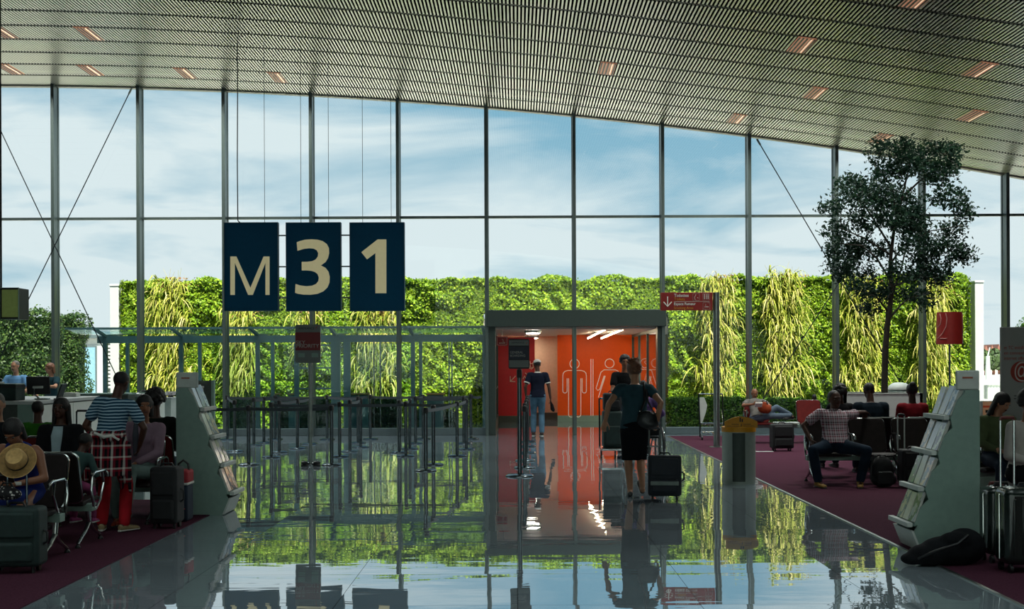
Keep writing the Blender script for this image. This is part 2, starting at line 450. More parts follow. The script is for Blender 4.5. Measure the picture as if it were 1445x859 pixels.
for i in range(NX + 1):
    x = XL + 0.02 + i * 0.0635; z = ceil_z(x); sl_ = -2 * 0.00366 * (x + 13.0)
    t = Vector((1, 0, sl_)).normalized() * 0.0148; n = Vector((-sl_, 0, 1)).normalized() * 0.014
    for (a, c) in mods:
        p0, p1 = Vector((x, a, z)), Vector((x, c, z))
        b.add([p0 - t, p0 + t, p0 + t + n, p0 - t + n, p1 - t, p1 + t, p1 + t + n, p1 - t + n],
              [(0, 1, 2, 3), (7, 6, 5, 4), (0, 4, 5, 1), (1, 5, 6, 2), (2, 6, 7, 3), (3, 7, 4, 0)])
struct(b.build('ceiling', M['slat'], smooth=0))
for (a, c) in mods:
    rails.rings([[Vector((x, a - 0.062, ceil_z(x) + 0.012)), Vector((x, a - 0.012, ceil_z(x) + 0.012)), Vector((x, a - 0.012, ceil_z(x) + 0.06)), Vector((x, a - 0.062, ceil_z(x) + 0.06))] for x in xs])
struct(rails.build('ceiling_rail', M['black'], smooth=0))

# ---------------------------------------------------------------- glass facade
MULL = [-40, 81, 200.5, 320, 442, 563.5, 687.5, 810.5, 934.5, 1056, 1178, 1300, 1417, 1535]
MX = [at(p, 513, FY).x for p in MULL]
MX[0] = MX[1] - 2.02; MX = [MX[0] - 1.45] + MX + [XR]
ZT = 5.06
for i, x in enumerate(MX[1:-1]):
    b = MB(); zt = ceil_z(x) + 0.05
    hw = 0.038
    z0 = 0.0
    b.bb(x - hw, x + hw, FY - 0.27, FY - 0.03, z0, zt)
    b.bb(x - hw - 0.012, x + hw + 0.012, FY - 0.03, FY + 0.05, z0, zt)
    o = struct(b.build('trim_%d' % (i + 2), M['mullion'], bevel=0.006))
TR = MB(); TR.bb(XL, XR, FY - 0.05, FY + 0.04, ZT - 0.028, ZT + 0.028)
struct(TR.build('trim_20', M['mullion'], smooth=0))
TOP = MB()
xs2 = [x for x in xs if XL <= x <= XR]
TOP.rings([[Vector((x, FY - 0.10, ceil_z(x) - 0.03)), Vector((x, FY + 0.06, ceil_z(x) - 0.03)), Vector((x, FY + 0.06, ceil_z(x) + 0.36)), Vector((x, FY - 0.10, ceil_z(x) + 0.36))] for x in xs2])
struct(TOP.build('trim_21', pmat('pale_edge_trim', '#b9b5a6', 0.5), smooth=0))
JL, JR = MX[7], MX[9]          # jamb mullions of the vestibule
SILL = MB()
SILL.bb(XL, JL, FY - 0.14, FY + 0.06, 0, 0.165); SILL.bb(JR, XR, FY - 0.14, FY + 0.06, 0, 0.165)
struct(SILL.build('trim_22', M['framegrey'], smooth=0, bevel=0.008))
for i in range(len(MX) - 1):
    a, c = MX[i] + 0.03, MX[i + 1] - 0.03
    zl = 2.9 if JL - .01 <= MX[i] < JR - .01 else 0.16
    b = MB(); b.bb(a, c, FY - 0.008, FY + 0.008, zl, ZT - 0.02)
    za, zc = ceil_z(a) - 0.02, ceil_z(c) - 0.02
    b.prism([(a, ZT + 0.02), (c, ZT + 0.02), (c, zc), (a, za)], (0, FY - 0.008, 0), (1, 0, 0), (0, 0, 1), (0, 0.016, 0))
    struct(b.build('window_%d' % (i + 1), M['glass'], smooth=0))

# bracing rods in front of the glass
rodm = pmat('dark_steel_rod', '#20262a', 0.4, metal=0.6)
def rod(n, p, q, lab, r=0.012):
    a, c = Vector(p), Vector(q); o = thing('bracing_rod', lab, 'rod', a)
    d = c - a; MB().tube((0, 0, 0), d, r, n=8).build('rod_bar', rodm, o)
    u = d.normalized()
    for t in (0.0, 1.0):
        s_ = u * (0.16 if t == 0 else -0.16)
        MB().tube(d * t, d * t + s_, r * 1.9, n=8).build('turnbuckle', M['steel'], o)
ry = FY - 0.36
rod(0, at(186, 124, ry), at(-55, 617, ry), 'thin dark bracing rod rising to the ceiling between the two leftmost facade posts')
rod(0, at(-20, 140, ry - .06), at(205, 617, ry - .06), 'thin dark bracing rod slanting down toward the check-in desk at the far left')
rod(0, at(1068, 196, ry), at(1316, 617, ry), 'thin dark bracing rod slanting down behind the indoor tree crown')
rod(0, at(1296, 228, ry - .06), at(1042, 616, ry - .06), 'thin dark bracing rod crossing glass above the row of red seats')

# ---------------------------------------------------------------- vestibule and the passage to the toilets
jm = pmat('dark_teal_frame', '#36433f', 0.45, metal=.2, var=.05)
beamz0, beamz1 = 2.50, 2.885
struct(MB().bb(JL - 0.0, JR + 0.06, FY - 0.32, FY + 0.25, beamz0, beamz1).build('door_1_header', jm, bevel=0.01))
for nm, x0, x1 in (('door_1_jamb_left', JL + 0.03, JL + 0.20), ('door_1_jamb_right', JR - 0.13, JR + 0.05)):
    struct(MB().bb(x0, x1, FY - 0.2, FY + 0.12, 0, beamz0).build(nm, jm, bevel=0.008))
PZ = 2.46
PY = 35.0
pc_ = MB(); pc_.bb(JL, JR + 0.06, FY + 0.25, 33.9, PZ, PZ + 0.45); pc_.bb(-2.6, 4.6, 34.2, 38.6, PZ, PZ + 0.45)
pc_.bb(JL, JR + 0.06, 33.9, 34.2, PZ, PZ + 0.45)
struct(pc_.build('ceiling_passage', pmat('pale_passage_ceiling', '#cfc4bd', 0.35, var=0.03, spec=0.6), smooth=0))
orange = pmat('orange_wall', '#ff5a06', 0.38, var=0.04, spec=0.3)
redw = pmat('red_wall', '#c4141c', 0.4, var=0.05)
beige = pmat('tan_wall', '#d9b595', 0.6, var=0.05)
xo0 = at(787, 590, PY).x; xr0 = at(717, 590, PY).x; xr1 = at(755, 590, PY).x
struct(MB().bb(xo0, 4.7, PY, PY + 0.15, 0.17, PZ).build('wall_passage_orange', orange, smooth=0))
struct(MB().bb(xo0, 4.7, PY - 0.01, PY + 0.15, 0.0, 0.17).build('baseboard_passage_orange', M['rackgreen'], smooth=0))
struct(MB().bb(-2.6, xr1, PY, PY + 0.15, 0.17, PZ - 0.06).build('wall_passage_red', redw, smooth=0))
struct(MB().bb(-2.6, xr1, PY - 0.01, PY + 0.15, 0.0, 0.17).build('baseboard_passage_red', M['deskdark'], smooth=0))
struct(MB().bb(-2.6, 2.4, PY + 1.6, PY + 1.75, 0.0, PZ).build('wall_passage_tan', beige, smooth=0))
struct(MB().bb(xr1, xo0 + .2, PY + 1.57, PY + 1.6, 0.0, 0.19).build('baseboard_passage_tan', M['deskdark'], smooth=0))
struct(MB().bb(2.4, 2.55, PY + 0.15, PY + 1.75, 0.0, PZ).build('wall_passage_end', beige, smooth=0))
struct(MB().bb(-2.75, -2.6, PY, PY + 1.75, 0.0, PZ).build('wall_passage_far', beige, smooth=0))
# glazed sides of the vestibule
def glazed_side(idx, x, ys, name):
    b = MB()
    for y in ys: b.bb(x - 0.03, x + 0.03, y - 0.03, y + 0.03, 0, PZ)
    b.bb(x - 0.035, x + 0.035, ys[0], ys[-1], 0, 0.22); b.bb(x - 0.03, x + 0.03, ys[0], ys[-1], PZ - 0.07, PZ)
    b.bb(x - 0.02, x + 0.02, ys[0], ys[-1], 0.98, 1.02)
    fr = struct(b.build('window_%d_frame' % idx, jm, smooth=0))
    struct(MB().bb(x - 0.006, x + 0.006, ys[0], ys[-1], 0.2, PZ - 0.05).build('window_%d' % idx, M['glass'], smooth=0))
glazed_side(21, JL + 0.13, [FY + 0.3, FY + 1.5, FY + 2.9, FY + 4.3, 34.9], 'left')
glazed_side(22, JR - 0.08, [FY + 0.3, FY + 2.4, FY + 4.5, 34.9], 'right')

# line figures on the orange wall
linem = pmat('raised_white_line', '#f2e6da', 0.5, emit='#fff0e0', estr=0.12)
def wp(x, y): return at(670 + x / 3.303, 360 + y / 3.303, PY - 0.02)
def outline(pts, par, nm, closed=True, r=0.012):
    P = [wp(*p) for p in pts]
    o = MB().path([p - Vector(par.location) for p in P], r, 6, closed).build(nm, linem, par)
    return o
def circ(cx, cy, r, a0=0, a1=360, n=22): return [(cx + r * math.cos(math.radians(a0 + (a1 - a0) * k / n)), cy + r * math.sin(math.radians(a0 + (a1 - a0) * k / n))) for k in range(n + (0 if a1 - a0 >= 360 else 1))]
def uturn(x0, x1, y):  # rounded end between two strokes
    cx, r = (x0 + x1) / 2, abs(x1 - x0) / 2; s = 1 if x1 > x0 else -1
    return [(cx - s * r * math.cos(math.pi * k / 6), y + r * math.sin(math.pi * k / 6)) for k in range(7)]
g = thing('toilet_sign', 'white outline of a man on the orange wall, left of the vertical bar', 'sign', wp(465, 750))
outline(circ(465, 506, 22), g, 'head')
outline([(434, 537), (496, 537), (510, 541), (518, 550), (520, 562)] + uturn(520, 500, 632)[::1] + [(500, 574), (494, 574)] + uturn(494, 470, 742) + [(470, 655), (462, 655)] + uturn(462, 437, 742) + [(437, 574), (430, 574)] + uturn(430, 410, 632) + [(410, 562), (412, 550), (420, 541)], g, 'figure')
g = thing('toilet_sign', 'narrow white vertical bar between the man and woman outlines', 'sign', wp(546, 750))
outline([(541, 484), (551, 484), (551, 748), (541, 748)], g, 'bar')
g = thing('toilet_sign', 'white outline of a woman in a skirt on the orange wall', 'sign', wp(640, 750))
outline(circ(628, 504, 21), g, 'head')
outline([(602, 534), (655, 534), (668, 540), (692, 618), (686, 630), (676, 626), (655, 565), (650, 565), (682, 662), (650, 662), (650, 745), (632, 745), (632, 665), (624, 665), (624, 745), (607, 745), (607, 662), (576, 662), (608, 562), (603, 562), (583, 624), (573, 630), (565, 620), (588, 545)], g, 'figure')
g = thing('toilet_sign', 'white outline figure behind the glass at the far right end of the orange wall', 'sign', wp(800, 750))
outline(circ(793, 503, 21, 40, 320), g, 'head', closed=False)
outline([(812, 484), (790, 497), (812, 522)], g, 'hair_line', closed=False)
outline([(768, 532), (812, 532), (824, 538), (848, 614), (842, 626), (834, 622), (812, 562), (806, 562), (834, 662), (806, 662), (806, 745), (764, 745), (764, 662), (740, 662), (764, 562)], g, 'figure')
# arrow and wheelchair mark on the red wall
def rp(x, y): return at(690 + x / 5.055, 450 + y / 5.055, PY - 0.012)
pink = pmat('pale_pink_paint', '#e8b7a6', 0.5)
g = thing('wall_pictogram', 'pale arrow pointing down-left painted on the red passage wall', 'sign', rp(165, 445))
o_ = Vector(g.location)
for a, c in (((190, 405), (152, 445)), ((152, 408), (152, 447)), ((150, 445), (188, 447))):
    MB().tube(rp(*a) - o_, rp(*c) - o_, 0.014, n=6).build('stroke', pink, g)
g = thing('wall_pictogram', 'pale wheelchair user mark on the red wall beside the man in the cap', 'sign', rp(300, 350))
o_ = Vector(g.location)
for pts in ([(292, 300), (296, 345), (312, 345)], [(296, 318), (310, 318)], [(292, 330), (290, 352), (304, 356), (316, 346), (312, 310)]):
    MB().path([rp(*p) - o_ for p in pts], 0.014, 6).build('stroke', pink, g)
g = thing('wall_pictogram', 'pale people and arrow mark low on the red wall beside the man in the cap', 'sign', rp(268, 410))
o_ = Vector(g.location)
for pts in ([(242, 428), (254, 405), (262, 425)], [(258, 385), (275, 398), (290, 410)], [(270, 402), (275, 425)]):
    MB().path([rp(*p) - o_ for p in pts], 0.014, 6).build('stroke', pink, g)
# no-smoking plate hung at the left of the passage
g = thing('no_smoking_sign', 'square red plate with white frame and cigarette mark hanging at passage entrance', 'sign', at(708.5, 490, FY + 1.0))
p = at(708.5, 481, FY + 1.0) - Vector(g.location)
MB().box(p, (0.27, 0.015, 0.23)).build('plate', M['red'], g)
b = MB(); b.path([p + Vector((x, -0.012, z)) for x, z in rrect(0.235, 0.195, 0.02)], 0.006, 6, True); b.build('border', pink, g)
b = MB(); b.box(p + Vector((0.0, -0.012, -0.05)), (0.15, 0.008, 0.018)); b.path([p + Vector(q) for q in ((0.0, -0.012, 0.05), (0.03, -0.012, 0.02), (0.02, -0.012, -0.01), (0.06, -0.012, -0.03))], 0.006, 6); b.build('cigarette_mark', pink, g)
MB().tube(p + Vector((0, 0, 0.115)), p + Vector((0, 0, PZ - p.z - g.location.z)), 0.006).build('hanger', M['steel'], g)

# lamps in the passage ceiling
tubem = pmat('lit_tube', '#fff3d8', 0.4, emit='#ffe9c0', estr=36.0)
discm = pmat('lit_disc', '#fff8e8', 0.4, emit='#fff4e0', estr=38.0)
for (p, q, lab) in (((829.5, 477.5), (854, 465), 'linear lamp on the passage ceiling, left of the pair before the orange wall'), ((848.6, 477.5), (879, 465), 'linear lamp on the passage ceiling, right of the pair before the orange wall')):
    a = at(*p, 34.3); c = at(*q, 29.9)
    o = thing('linear_lamp', lab, 'lamp', a, 0, 'linear lamps in the passage')
    d = c - a
    MB().tube((0, 0, 0), d, 0.014, n=10).build('tube', tubem, o)
    hb = MB(); up = Vector((0, 0, 0.03)); hb.strip([up, d + up], (0.03, 0, 0), (0, 0, 0.012)); hb.build('housing', M['white'], o)
    for t in (0.1, 0.9):
        q_ = d * t; MB().tube(q_ + up, q_ + Vector((0, 0, PZ - (a.z + q_.z))), 0.006).build('hanger', M['steel'], o)
p = at(752, 464, 30.2); o = thing('round_ceiling_lamp', 'round lit lamp on passage ceiling above the sign with the navy band', 'lamp', (p.x, p.y, PZ))
MB().lathe([(0.21, 0.0), (0.21, -0.05), (0.17, -0.06)]).build('rim', M['steel'], o)
MB().lathe([(0.17, -0.055), (0.16, -0.075), (0.08, -0.085), (0.0, -0.086)]).build('diffuser', discm, o)
copy_tree(o, (0.45, 35.9, PZ), label='round lamp deep in the passage before the tan wall, mostly hidden by the navy-banded sign')
copy_tree(o, (-1.2, 36.2, PZ), label='round lamp deep in the passage behind the red wall')
# ---------------------------------------------------------------- lamps set into the slatted ceiling
warm = pmat('warm_diffuser', '#d8a588', 0.5, emit='#e8a684', estr=0.30)
hot = pmat('warm_tube', '#ffe8d0', 0.5, emit='#ffd9b4', estr=1.6)
def ceil_hit(px, py):
    lo_, hi = 8.0, 28.3
    for _ in range(40):
        m_ = (lo_ + hi) / 2; p = at(px, py, m_)
        if p.z < ceil_z(p.x): lo_ = m_
        else: hi = m_
    return at(px, py, lo_)
LAMPS = [(123, 46), (125, 98), (258, 101), (390, 108), (5, 47), (10, 96), (857, 96), (1131, 64), (1152, 130), (1038, 169), (1382, 99), (1370, 165), (1289, 4), (1242, 196)]
LAMP_W = 46.0
proto = None
places = ['first row from the glass', 'second row from the glass', 'third row from the glass', 'fourth row from the glass']
for i, (px, py) in enumerate(sorted(LAMPS)):
    p = ceil_hit(px, py)
    # sit inside one panel module
    a, c = min(mods, key=lambda m_: abs((m_[0] + m_[1]) / 2 - p.y)); y = (a + c) / 2
    x = p.x; slope = math.atan(-2 * 0.00366 * (x + 13))
    if proto is None:
        proto = o = thing('ceiling_lamp', '', 'ceiling lamp', (0, 0, 0))
        b = MB(); W_, H_ = 0.15, 0.46
        b.bb(-W_, W_, -H_, H_, 0.02, 0.06)
        b.build('housing', M['darkgrey'], o)
        b = MB(); b.bb(-W_, W_, -H_, H_, -0.004, 0.02); b.build('diffuser', warm, o, bevel=0.004)
        MB().bb(0.05, 0.085, -0.44, 0.40, -0.012, 0.0).build('tube', hot, o, bevel=0.006)
        b = MB()
        for k in range(5): b.bb(-0.142 + k * 0.0635, -0.116 + k * 0.0635, -H_, H_, -0.012, -0.003)
        b.build('louvre', M['black'], o)
    else: o = copy_tree(proto)
    o.location = (x, y, ceil_z(x)); o.rotation_euler = (0, -slope, 0)
    o['group'] = 'warm lamps set in the slatted ceiling'
    LAB = {(123, 46): 'warm ceiling lamp high above the leftmost facade posts, upper of two in line', (125, 98): 'warm ceiling lamp just above the glass near the leftmost facade post',
           (258, 101): 'warm ceiling lamp just above glass, left of the board with the letter M', (390, 108): 'warm ceiling lamp just above the glass over the hanging gate number boards',
           (5, 47): 'warm ceiling lamp cut by the left picture edge, the higher one', (10, 96): 'warm ceiling lamp at the left picture edge close to the glass',
           (857, 96): 'warm ceiling lamp above the doorway to the orange passage', (1131, 64): 'warm ceiling lamp right of centre, upper one left of the tree',
           (1152, 130): 'warm ceiling lamp left of the tree, below another lamp in line', (1038, 169): 'small warm ceiling lamp close to glass above the toilets direction sign',
           (1382, 99): 'warm ceiling lamp above and right of the tree, the upper one', (1370, 165): 'warm ceiling lamp right above the tree top, lower of two',
           (1289, 4): 'warm ceiling lamp cut by the top picture edge', (1242, 196): 'warm ceiling lamp half hidden behind the tree top'}
    o['label'] = LAB[(px, py)]
    al = bpy.data.lights.new('lamp_light', 'AREA'); al.shape = 'RECTANGLE'; al.size = .28; al.size_y = .88; al.energy = LAMP_W; al.color = (.97, 1.0, .93); al.spread = math.radians(150)
    ao = bpy.data.objects.new('lamp_light', al); COL.objects.link(ao); ao.parent = o; ao.location = (0, 0, -.02)
# ================================================================ OUTSIDE THE GLASS
rng = np.random.default_rng(7)
struct(MB().bb(-400, 400, FY + 0.06, 900, -0.3, -0.02).build('ground', pmat('pale_paving', '#c9c8c0', 0.85, var=0.06, scale=3), smooth=0))

def leaf_mesh(name, C, Nrm, size, mat, parent=None, aspect=0.55, seed=1, loc=None, droop=0.0):
    """one mesh of folded diamond leaves at the points C facing about Nrm"""
    r = np.random.default_rng(seed); n = len(C)
    C = np.asarray(C, float); Nrm = np.asarray(Nrm, float)
    Nrm /= np.linalg.norm(Nrm, axis=1)[:, None] + 1e-9
    d = r.normal(size=(n, 3)); d[:, 2] -= droop
    d -= (d * Nrm).sum(1)[:, None] * Nrm; d /= np.linalg.norm(d, axis=1)[:, None] + 1e-9
    w_ = np.cross(Nrm, d)
    sz = np.broadcast_to(size, (n,)) * r.uniform(0.65, 1.3, n)
    a = C - d * sz[:, None] * 0.5; t = C + d * sz[:, None] * 0.5
    l = C + w_ * (sz * aspect * 0.5)[:, None] + Nrm * (sz * 0.12)[:, None]
    q = C - w_ * (sz * aspect * 0.5)[:, None] + Nrm * (sz * 0.12)[:, None]
    V = np.stack([a, l, t, q], 1).reshape(-1, 3)
    me = bpy.data.meshes.new(name)
    me.vertices.add(4 * n); me.vertices.foreach_set('co', V.astype(np.float32).ravel())
    me.loops.add(4 * n); me.loops.foreach_set('vertex_index', np.arange(4 * n, dtype=np.int32))
    me.polygons.add(n); me.polygons.foreach_set('loop_start', np.arange(0, 4 * n, 4, dtype=np.int32))
    me.update(calc_edges=True); me.validate()
    me.materials.append(mat)
    o = bpy.data.objects.new(name, me); COL.objects.link(o)
    if parent is not None: o.parent = parent
    if loc is not None: o.location = loc
    return o
def wav(x, z, seed=0, k=6):
    r = np.random.default_rng(seed); s = 0
    for i in range(k):
        fx, fz, p = r.uniform(0.6, 5.0), r.uniform(0.6, 5.0), r.uniform(0, 6.28)
        s = s + np.sin(x * fx + z * fz * r.choice([-1, 1]) + p) / (0.6 * (fx + fz))
    return s

# ---------------------------------------------------------------- the long green wall
HY = 34.0
hx0, hx1 = at(174, 520, HY).x, at(1366, 520, HY).x
ox0, ox1, oz = at(687, 500, HY).x - 0.1, at(941, 500, HY).x + 0.05, at(800, 441, HY).z
hl = leafmat('bright_hedge_leaf', [(0.0, (0.05, 0.11, 0.006)), (0.35, (0.15, 0.28, 0.010)), (0.7, (0.28, 0.44, 0.018)), (1.0, (0.42, 0.53, 0.05))], 0.25)
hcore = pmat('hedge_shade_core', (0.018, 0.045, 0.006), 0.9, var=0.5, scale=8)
hd = thing('green_wall', 'long tall clipped green hedge wall running outside behind the glass', 'hedge', ((hx0 + hx1) / 2, HY + .4, 0))
HO = Vector(hd.location)
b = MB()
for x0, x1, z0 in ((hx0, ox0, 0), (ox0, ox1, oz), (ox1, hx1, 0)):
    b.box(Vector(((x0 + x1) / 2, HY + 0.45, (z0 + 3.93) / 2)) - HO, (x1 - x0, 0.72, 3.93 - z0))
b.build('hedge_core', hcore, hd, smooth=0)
n = 125000
X = rng.uniform(hx0, hx1, n); Z = rng.uniform(0.0, 4.12, n)
top = 3.98 + 0.05 * wav(X * 2.2, X * 0.7, 3) + rng.normal(0, 0.03, n)
keep = (Z < top) & ~((X > ox0) & (X < ox1) & (Z < oz + 0.03 * np.sin(X * 9)))
X, Z = X[keep], Z[keep]
bul = wav(X * 1.6, Z * 2.2, 5)
depth = 0.10 * bul + rng.uniform(-0.07, 0.05, len(X))
# bedding joints between the planted boxes: slightly hollow lines
hol = np.exp(-((Z % 0.82) - 0.41) ** 2 / 0.0012) * (0.5 + 0.5 * np.sin(X * 1.7 + Z * 5))
pk = np.clip(wav(X * 3.1, Z * 3.4, 9, 8) - .35, 0, 1) * .22
Yl = HY - 0.02 - depth + 0.16 * hol + pk
Yl = np.minimum(Yl, HY + 0.07)
Nn = np.stack([rng.normal(0.10, 0.65, len(X)) , rng.normal(-1.0, 0.25, len(X)), rng.normal(0.35, 0.6, len(X))], 1)
leaf_mesh('foliage', np.stack([X, Yl, Z], 1) - np.array(HO), Nn, 0.085, hl, hd, 0.62, 11)
# top and ends
n = 12000; X = rng.uniform(hx0, hx1, n); Yt = rng.uniform(HY - 0.05, HY + 0.8, n)
Zt = 3.96 + 0.07 * wav(X * 2.2, X * 0.7, 3) + rng.uniform(-.04, 0.06, n)
leaf_mesh('crest', np.stack([X, Yt, Zt], 1) - np.array(HO), np.stack([rng.normal(0, .6, n), rng.normal(-.3, .6, n), np.ones(n)], 1), 0.085, hl, hd, 0.62, 12)
n = 2600
for k, xe in enumerate((hx0, hx1)):
    leaf_mesh('end_foliage', np.stack([np.full(n, xe) + (2 * k - 1) * (0.02 + 0.05 * rng.random(n)), rng.uniform(HY - .05, HY + .8, n), rng.uniform(0, 4.0, n)], 1) - np.array(HO),
              np.stack([np.full(n, 2 * k - 1.0), rng.normal(0, .5, n), rng.normal(.2, .5, n)], 1), 0.085, hl, hd, 0.62, 13 + k)
# end posts of the green wall
for x, lab in ((hx0 - 0.26, 'pale render post closing the end of the green wall beyond the desks'), (hx1 + 0.34, 'pale render post closing the green wall beside the red lamp')):
    o = thing('end_post', lab, 'post', (x, HY + 0.45, -0.02))
    MB().bb(-0.12, 0.12, -0.4, 0.4, 0, 3.86).build('shaft', M['white'], o, bevel=0.01)
    MB().bb(-0.135, 0.135, -0.42, 0.42, 3.86, 3.92).build('cap', M['white'], o, bevel=0.01)

# ---------------------------------------------------------------- strap-leaved grasses hanging from the wall
gl1 = leafmat('strap_leaf', [(0.0, (0.16, 0.24, 0.02)), (0.4, (0.36, 0.40, 0.045)), (0.75, (0.55, 0.52, 0.10)), (1.0, (0.72, 0.62, 0.28))], 0.25)
dryl = leafmat('dry_flower', [(0.0, (0.20, 0.07, 0.03)), (0.6, (0.36, 0.20, 0.08)), (1.0, (0.45, 0.34, 0.12))], 0.2)
def blades(cx, tiers, seed, ztop):
    r = np.random.default_rng(seed); V = []; Fc = []
    for (z, half, cnt, ln) in tiers:
        for _ in range(cnt):
            x = cx + r.uniform(-half, half); zz_ = z + r.uniform(-0.22, 0.22)
            p = np.array([x, HY - 0.08 - r.uniform(0, .12), zz_])
            v = np.array([r.normal(0, 0.24), -r.uniform(0.2, 0.8), r.uniform(-0.2, 0.7)]); v /= np.linalg.norm(v)
            L_ = ln * r.uniform(0.5, 1.15); seg = 6; wd = r.uniform(0.011, 0.021)
            base = len(V); side = np.array([1.0, r.normal(0, .5), r.normal(0, .2)]); side /= np.linalg.norm(side)
            for k in range(seg + 1):
                ww = wd * (1 - (k / seg) ** 2 * 0.9)
                V.append(p - side * ww); V.append(p + side * ww)
                p = p + v * (L_ / seg); v = v + np.array([0, 0.03, -0.42]); v /= np.linalg.norm(v)
                if p[1] > HY - 0.14: p[1] = HY - 0.14 - r.uniform(0, .04)
                if p[2] < 0.05: p[2] = 0.05
            for k in range(seg): Fc.append((base + 2 * k, base + 2 * k + 1, base + 2 * k + 3, base + 2 * k + 2))
    return V, Fc
def tiers_of(z1, z0, half, dens=1.0):
    n_ = max(2, int(round((z1 - z0) / .42))); return [(z1 - (z1 - z0) * k / (n_ - 1), half * (.85 + .25 * math.sin(k * 2.1 + z1)), int(95 * dens), .62 + .18 * (k % 2)) for k in range(n_)]
TUFTS = [(243, tiers_of(3.85, .9, .60), 'hanging grass column on the green wall above the check-in desks'),
         (338, tiers_of(3.0, 1.1, .48), 'hanging grass column on the green wall below the board with letter M'),
         (436, tiers_of(3.0, 2.2, .55, .7), 'small hanging grass clump on the green wall behind the red-banded sign'),
         (532, tiers_of(3.0, 1.2, .62), 'hanging grass column on the green wall below the board with numeral one'),
         (1012, tiers_of(3.85, 1.0, .56), 'hanging grass column behind the pole of the red direction sign'),
         (1104, tiers_of(3.95, 1.0, .62, 1.15), 'broad hanging grass column above the man reading on the red seat'),
         (1214, tiers_of(3.8, .9, .58), 'hanging grass column on the green wall left of the indoor tree trunk'),
         (1312, tiers_of(3.7, .9, .5), 'hanging grass column on the green wall left of the red lamp shade')]
for i, (px, tiers, lab) in enumerate(TUFTS):
    cx = at(px, 500, HY).x
    o = thing('hanging_grass', lab, 'plant', (cx, HY - 0.1, 0), 0, 'hanging grasses on the green wall')
    V, Fc = blades(cx, tiers, 40 + i, 4)
    mb = MB(); mb.v = [tuple(np.array(v) - np.array(o.location)) for v in V]; mb.f = Fc
    mb.build('blades', gl1, o, smooth=0)
    r = np.random.default_rng(90 + i); m_ = 170
    zt = tiers[0][0]
    C = np.stack([cx + r.normal(0.12, .22, m_), HY - .22 + r.normal(0, .05, m_), np.clip(zt + r.normal(0.05, .14, m_), 0, 4.05)], 1)
    leaf_mesh('dry_flower_heads', C - np.array(o.location), r.normal(size=(m_, 3)) + np.array([0, -1, .4]), 0.06, dryl, o, 0.6, 60 + i)
    # thin seed stalks above the crest
    if px in (243, 1104, 1012):
        b = MB()
        for k in range(7):
            x = r.normal(0.1, .3); p = Vector((x, 0, zt)); q = p + Vector((r.normal(0, .12), 0, r.uniform(.2, .5)))
            b.tube(p, q, 0.006, 0.003, 5)
        b.build('seed_stalks', gl1, o)

# ---------------------------------------------------------------- low clipped shrubs and the planted bed
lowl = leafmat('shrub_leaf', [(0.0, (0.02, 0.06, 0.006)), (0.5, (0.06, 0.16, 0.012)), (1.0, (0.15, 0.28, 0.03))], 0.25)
darkl = leafmat('dark_shrub_leaf', [(0.0, (0.010, 0.028, 0.010)), (0.5, (0.022, 0.06, 0.018)), (1.0, (0.05, 0.11, 0.028))], 0.2)  # darkl: the shade on the low shrubs is put into the leaf colour
def shrub(px0, px1, y, h, d, lab, mat, nleaf, seed, name='clipped_shrub', zb=0.0):
    x0, x1 = at(px0, 560, y).x, at(px1, 560, y).x
    o = thing(name, lab, 'shrub', ((x0 + x1) / 2, y + d / 2, -0.02), 0)
    W_ = x1 - x0; r = np.random.default_rng(seed)
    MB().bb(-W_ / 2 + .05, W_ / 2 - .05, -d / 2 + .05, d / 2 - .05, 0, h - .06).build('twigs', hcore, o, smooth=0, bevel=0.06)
    A = np.array([W_ * h, W_ * d, d * h, d * h]); cnt = r.multinomial(nleaf, A / A.sum())
    C = []; Q = []
    for k, c in enumerate(cnt):
        u, v_ = r.uniform(-.5, .5, c), r.random(c); j = r.normal(0, .03, c)
        if k == 0: C.append(np.stack([u * W_, -d / 2 + j, v_ * h], 1)); Q.append(np.tile([0, -1, .3], (c, 1)))
        elif k == 1: C.append(np.stack([u * W_, (v_ - .5) * d, h + j - .02], 1)); Q.append(np.tile([0, -.2, 1], (c, 1)))
        else: s_ = 1 if k == 2 else -1; C.append(np.stack([s_ * W_ / 2 + j, u * d, v_ * h], 1)); Q.append(np.tile([s_, 0, .2], (c, 1)))
    C = np.concatenate(C); Q = np.concatenate(Q) + r.normal(0, .55, (len(C), 3))
    leaf_mesh('foliage', C, Q, 0.07, mat, o, 0.6, seed)
    return o
shrub(947, 1052, 31.9, 0.74, 0.8, 'clipped green shrub block outside beside the passage, behind the luggage cart', lowl, 5200, 21)
shrub(1086, 1140, 32.0, 0.70, 0.8, 'clipped green shrub block outside between the two red seats', lowl, 3000, 22)
shrub(1150, 1300, 32.2, 0.62, 0.7, 'low green shrub strip outside behind the white planter', lowl, 5000, 23)
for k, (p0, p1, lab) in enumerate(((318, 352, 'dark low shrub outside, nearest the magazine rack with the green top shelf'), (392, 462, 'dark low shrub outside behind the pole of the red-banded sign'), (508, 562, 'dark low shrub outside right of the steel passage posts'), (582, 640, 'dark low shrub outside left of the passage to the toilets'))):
    shrub(p0, p1, 32.5, 0.72 if k != 3 else 0.4, 0.6, lab, darkl, 2600, 25 + k)

